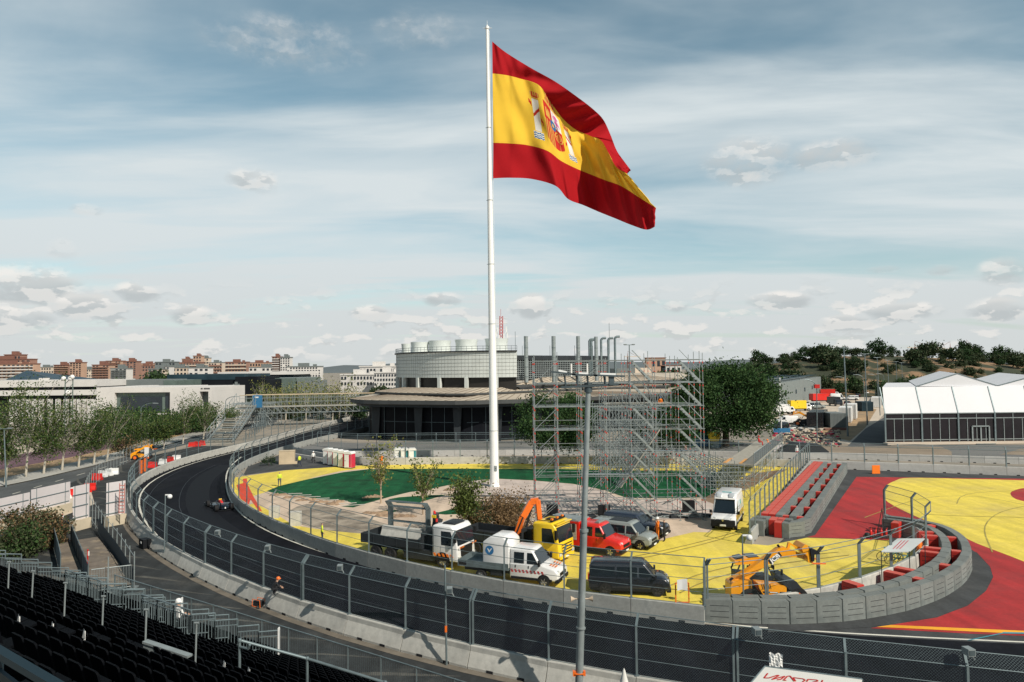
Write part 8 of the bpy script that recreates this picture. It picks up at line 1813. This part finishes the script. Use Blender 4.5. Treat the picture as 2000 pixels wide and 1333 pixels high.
# marquee
YM = G(1740, 869).y; t = thing('marquee', 'large white event marquee with steep front roof and dark glass walls', 'marquee', (P(1730, 860, YM).x, YM, 0)); O = t.location.copy()
mat('tent_white', (.64, .64, .66), .6, var=.03, vscale=.2); mat('tent_glass', (.016, .014, .018), .15, var=.2)
SK = Vector((O.x, O.y, 0)).normalized(); SK = SK / SK.y; XM0 = O.x; XM1 = XM0 + 46; ze = P(1760, 808, YM).z; zr = P(1760, 756.5, YM + 1.6).z; zf = P(1760, 864, YM).z
b = MB(); b.add([Vector((XM0, YM, ze)) - O, Vector((XM1, YM, ze)) - O, Vector((XM1, YM + 1.6, zr)) - O, Vector((XM0 + .5, YM + 1.6, zr)) - O, Vector((XM0 + .1, YM, ze)) + SK * 30 - O, Vector((XM0 + .5, YM, zr)) + SK * 30 - O, Vector((XM1, YM, zr)) + SK * 30 - O], [(0, 1, 2, 3), (4, 0, 3, 5), (3, 2, 6, 5)]); b.build('front_roof', 'tent_white', t)
for (ua, up, uc, vp) in ((1790, 1870, 1952, 730), (1944, 2022, 2104, 734)):
    y = YM + 2.0; A_ = P(ua, 755, y); Pk = P(up, vp, y); C_ = P(uc, 755, y); b = MB(); bk = SK * 40; b.add([A_ - O, Pk - O, C_ - O, A_ - O + bk, Pk - O + bk, C_ - O + bk], [(0, 2, 1), (0, 1, 4, 3), (1, 2, 5, 4)]); b.build('gable_roof', 'tent_white', t); b = MB(); b.bar(A_ - O, Pk - O, .14, .14); b.bar(Pk - O, C_ - O, .14, .14); b.build('gable_edge', 'galv', t)
b = MB(); gx = [Vector((XM0 + .15, YM + .15, 0)), Vector((XM1, YM + .15, 0)), Vector((XM1, YM, 0)) + SK * 28, Vector((XM0 + .15, YM, 0)) + SK * 28]; b.prism([(p.x - O.x, p.y - O.y) for p in gx], zf, ze); b.build('glass_wall', 'tent_glass', t)
b = MB(); b.box3(Vector((XM0 - .3, YM - 1.2, zf - .35)) - O, Vector((XM1, YM + .3, zf)) - O); b.build('floor_edge', 'wall_cream', t)
bay = (P(1873, 808, YM).x - P(1801.5, 808, YM).x); k = 0; x = XM0
while x < XM1:
    b = MB(); b.box3(Vector((x - .13, YM - .06, zf)) - O, Vector((x + .13, YM + .12, ze)) - O); b.bar(Vector((x, YM - .05, ze)) - O, Vector((x, YM + 1.55, zr)) - O, .16, .1); b.build('main_post', 'galv', t)
    for j in (1, 2, 3): b = MB(); xx = x + bay * j / 4; b.box3(Vector((xx - .05, YM + .05, zf)) - O, Vector((xx + .05, YM + .14, ze - (.0 if j == 2 else 1.0))) - O); b.build('mullion', 'galv_light', t)
    b = MB(); b.box3(Vector((x, YM + .04, ze - 1.0)) - O, Vector((x + bay, YM + .14, ze - .85)) - O); b.box3(Vector((x, YM + .04, zf + .3)) - O, Vector((x + bay, YM + .14, zf + .42)) - O); b.box3(Vector((x, YM - .02, ze - .1)) - O, Vector((x + bay, YM + .14, ze + .05)) - O); b.build('beam', 'galv_light', t); x += bay
dx = P(1899, 840, YM).x; b = MB(); 
for a_, c_ in (((dx, zf), (dx, zf + 2.6)), ((dx + 2.9, zf), (dx + 2.9, zf + 2.6)), ((dx, zf + 2.6), (dx + 2.9, zf + 2.6)), ((dx + 1.45, zf), (dx + 1.45, zf + 2.4))): b.bar(Vector((a_[0], YM, a_[1])) - O, Vector((c_[0], YM, c_[1])) - O, .2, .2)
b.build('door_frame', 'galv_light', t); b = MB()
for s in range(4): b.box3(Vector((dx - .2, YM - 1.4 - .3 * s, zf - .35 - .2 * s)) - O, Vector((dx + 3.1, YM - 1.1 - .3 * s, zf - .25 - .2 * s)) - O)
b.build('step', 'galv', t)
# containers
def container(label, u, v, deg, m, Ln=6.0, W_=2.4, Hh=2.6):
    t = thing('container', label, 'container', G(u, v), R(deg)); b = MB(); b.box3((-Ln / 2, -W_ / 2, .1), (Ln / 2, W_ / 2, Hh)); n = int(Ln / .3)
    for k in range(n):
        for s in (-1, 1): b.box((-Ln / 2 + .15 + k * .3, s * (W_ / 2 + .02), Hh / 2), (.14, .05, Hh - .3))
    for k in range(int(W_ / .3)):
        for s in (-1, 1): b.box((s * (Ln / 2 + .02), -W_ / 2 + .15 + k * .3, Hh / 2), (.05, .14, Hh - .3))
    b.build('shell', m, t); b = MB()
    for sx in (-1, 1):
        for sy in (-1, 1): b.box((sx * Ln / 2, sy * W_ / 2, Hh / 2 + .02), (.18, .18, Hh))
    b.build('corner_post', m, t); return t
container('black container with dark flat roof in the yard', 1597, 832, 62, 'paint_black', 12, 3.2, 3.4); container('grey corrugated container facing the camera', 1628, 834, 85, 'wall_grey', 6, 3.2, 3.2); container('white container behind the grey one', 1652, 824, 62, 'white_plastic', 7, 2.6, 3.6); container('second white container next to the lamp post', 1662, 818, 62, 'white_plastic', 6, 2.6, 3.8); container('teal container farther up the avenue', 1688, 803, 85, 'wall_teal', 5, 3, 2.8); container('white container beside the teal one', 1712, 795, 62, 'white_plastic', 8, 2.6, 3.2); container('blue grey container against the marquee side', 1724, 785, 85, 'wall_grey', 5, 3, 4.0); container('blue container behind the pine trunk', 1368, 872, 5, 'blue_sheet', 6, 2.4, 2.6)
b = MB(); b.box((0, 0, .7), (3.4, .1, .9)); tag(b.build('blue_banner', 'blue_sheet', None, G(1527, 848)), 'blue banner lying on the fence of the yard', 'banner')
for i, (u, v, m) in enumerate(((1676, 776, 'paint_black'), (1690, 773, 'paint_white'), (1700, 768, 'paint_grey'), (1682, 766, 'paint_white'), (1706, 762, 'paint_black'), (1694, 758, 'paint_red'))): dd = bgvan('small distant %s car parked at the avenue' % {'paint_black': 'black', 'paint_white': 'white', 'paint_grey': 'grey', 'paint_red': 'red'}[m], u, v, 60 + i * 20, m, L_=4.4, roof=1.5, belt=.95, hood=.95, nose=.7, xw=1.1, xt=.3, wins=((.3, .9), (-1.2, .2)))
# rubble
b = MB(); rr = random.Random(5)
for i in range(520):
    u = rr.uniform(1508, 1640); v = rr.uniform(842, 874); p = G(u, v); s = rr.uniform(.12, .55); b.box(p + Vector((0, 0, s * .3)), (s * rr.uniform(.6, 2.2), s, s * .7), rz=rr.uniform(0, 3), m=rr.choice((0, 0, 2, 1, 2, 3, 3)))
tag(b.build('rubble', ['block_beige', 'toilet_red', 'mud', 'steel_dark']), 'scattered pinkish and red rubble and site material behind the wall', 'rubble', kind='stuff')
b = MB(); rr = random.Random(6)
for i in range(140):
    u = rr.uniform(1540, 1600); v = rr.uniform(826, 842); p = G(u, v); s = rr.uniform(.1, .5); b.box(p + Vector((0, 0, s * .3)), (s * 2.4, s, s * .6), rz=rr.uniform(0, 3), m=rr.choice((0, 1, 2)))
tag(b.build('site_debris', ['white_plastic', 'galv', 'steel_dark']), 'heap of pale pipes and debris left of the black container', 'debris', kind='stuff')
b = MB()
for k in range(5): b.tube((-2.4, k * .22, .14 + .2 * (k % 2)), (2.4, k * .22, .14 + .2 * (k % 2)), .12, n=8)
tag(b.build('pipe_stack', 'roof_red', None, G(1634, 841)), 'stack of rust red pipes in front of the grey container', 'pipes')
for k, (u, v, w, h_) in enumerate(((1555, 886, 3.2, 1.8), (1578, 884, 3.0, 1.5))): b = MB(); b.extr([(-w, 0), (-w * .7, .5 * h_), (-.3, h_), (w * .5, h_ * .9), (w, .2), (w, 0)], -.8, .8); tag(b.build('tarpaulin', 'steel_dark', None, G(u, v)), ('left', 'right')[k] + ' black tarpaulin heap behind the back wall', 'tarpaulin')
b = MB(); b.box3((-2, -.3, 0), (2, .3, 1.2)); tag(b.build('white_blocks', 'hoarding', None, G(1535, 884)), 'pale stacked blocks behind the back wall left of the tarpaulin', 'blocks')
t = thing('site_machine', 'yellow site machine with bin under the big pine', 'machine', G(1345, 872), .1); b = MB(); b.box3((-2.4, -.8, 1.4), (1.0, .8, 2.4)); b.bar((-2.4, 0, 2.0), (-4.5, 0, 1.2), .6, .5); b.build('body', 'paint_yellow', t); b = MB(); b.box3((-1.8, -.7, .3), (.8, .7, 1.4)); b.build('chassis', 'steel_dark', t)
for x in (-1.6, .6): wheel(t, x, -.7, .45, .3)
b = MB(); b.lathe([(.9, .0), (1.1, 1.5), (1.0, 1.5), (.8, .1)], 14, c=(0, 0, 1.2)); b.box((0, 0, .6), (1.4, 1.2, 1.2), m=1); tag(b.build('yellow_hopper', ['paint_yellow', 'galv'], None, G(1395, 875)), 'yellow hopper beside the trunk of the big pine', 'hopper')
# lamp posts
def lamp(label, ub, vb, ut, vt, curved=False, r=.12):
    q = G(ub, vb); top = P(ut, vt, q.y) - q; t = thing('street_lamp', label, 'street lamp', q, 0, 'lamp posts of the yard and avenue'); b = MB()
    if curved:
        b.tube((0, 0, 0), top * .86, r, r * .7, n=8); pts = [top * .86 + Vector((0, 0, 0))]
        for k in range(1, 6): a = R(90 * k / 5); pts.append(top * .86 + Vector((-2.2 * (1 - cos(a)) * (1 if curved > 0 else -1), 0, top.z * .14 * sin(a))))
        b.path(pts, r * .6, 6); b.build('pole', 'galv', t); b = MB(); b.bar(pts[-1], pts[-1] + Vector((-.9 * (1 if curved > 0 else -1), 0, -.05)), .3, .12); b.build('lamp_head', 'galv_light', t)
    else:
        b.tube((0, 0, 0), top, r, r * .55, n=8); b.tube(top - Vector((.9, 0, 0)), top + Vector((.9, 0, 0)), .06); b.build('pole', 'galv', t)
        for s in (-1, 1): b = MB(); b.box(top + Vector((s * .7, 0, .08)), (.5, .35, .12)); b.build('lamp_head', 'galv_light', t)
    return t
lamp('nearest tall lamp mast beside the white containers', 1656, 853, 1648, 680, r=.19); lamp('tall lamp mast left of the marquee corner', 1694, 831, 1689, 692, r=.17); lamp('lamp mast at the marquee edge', 1719, 812, 1713, 699); lamp('lamp mast rising behind the marquee roof', 1738, 790, 1733, 704); lamp('thin lamp mast beyond the marquee roof', 1753, 780, 1750, 707); lamp('farthest thin lamp mast beyond the marquee', 1764, 775, 1761, 709)
lamp('curved lamp with red box in front of the depot', 1596, 862, 1595, 741, 1, .12); lamp('curved lamp left of the second mast', 1690, 800, 1686, 732, 1); lamp('curved lamp above the black container', 1655, 800, 1651, 736, 1, .1); lamp('curved lamp between the masts', 1716, 790, 1712, 731, 1, .1); lamp('curved lamp below the hill', 1728, 780, 1726, 730, 1, .1); lamp('curved lamp on the street in front of the big window', 277, 877, 275, 788, -1, .11); lamp('straight lamp pole at the left picture edge', 12, 952, 8, 838, r=.1); lamp('lamp pole right of the stacks', 1232, 880, 1229, 674, r=.15); lamp('curved lamp beside the stair of the left footbridge', 440, 842, 441, 775, -1, .12)
b = MB(); b.box((0, 0, 0), (.9, .6, .7)); q = G(1596, 862); tag(b.build('red_box', 'red_light', None, P(1595, 755, q.y)), 'red box fixed high on the curved lamp before the depot', 'box')
for (u, v0, v1) in ((1523, 838, 738), (1509, 840, 813), (1526, 840, 814)): q = G(u, v0); b = MB(); b.tube((0, 0, 0), P(u, v1, q.y) - q, .10, n=6); tag(b.build('white_pole', 'white_paint', None, q), 'white pole %s' % ('at the depot corner' if v1 < 780 else 'left of the blue banner' if u < 1515 else 'above the blue banner'), 'pole')
# cranes
def crane(label, u, v, y, a, l):
    q = P(u, v, y); t = thing('tower_crane', label, 'crane', (q.x, q.y, 0), 0, 'tower cranes beyond the hill'); b = MB(); b.box3((-.8, -.8, 0), (.8, .8, q.z)); b.build('mast', 'roof_red', t); b = MB(); b.bar((-l * .25, 0, q.z), (l, 0, q.z + a), .8, .8); b.build('jib', 'wall_cream', t); b = MB(); b.add([(-.5, 0, q.z), (.5, 0, q.z), (0, 0, q.z + 7)], [(0, 1, 2)]); b.tube((0, 0, q.z + 7), (l * .7, 0, q.z + a * .7), .15, n=4); b.build('apex', 'roof_red', t)
crane('left tower crane with long thin jib above the hill', 1787, 679, 800, -1, 34); crane('middle tower crane above the hill', 1856, 680, 780, -3, -22); crane('right red and white tower crane above the hill', 1888, 677, 760, -4, 12); crane('small crane at the horizon above the scaffold', 1226, 697, 900, 0, 16)
# labels that would still be shared get their place in the row
allt = [o for o in bpy.data.objects if o.parent is None and o.get('label') and o.get('category')]
by = {}
for o in allt: by.setdefault(o['label'], []).append(o)
for l, os_ in by.items():
    if len(os_) > 1:
        os_.sort(key=lambda o: proj(o.location)[0] if o.location.y > 0 else 0)
        for i, o in enumerate(os_): o['label'] = ' '.join(l.split()[:12]) + ', %s from the left' % nth(i + 1)
print('objects', len(bpy.data.objects))
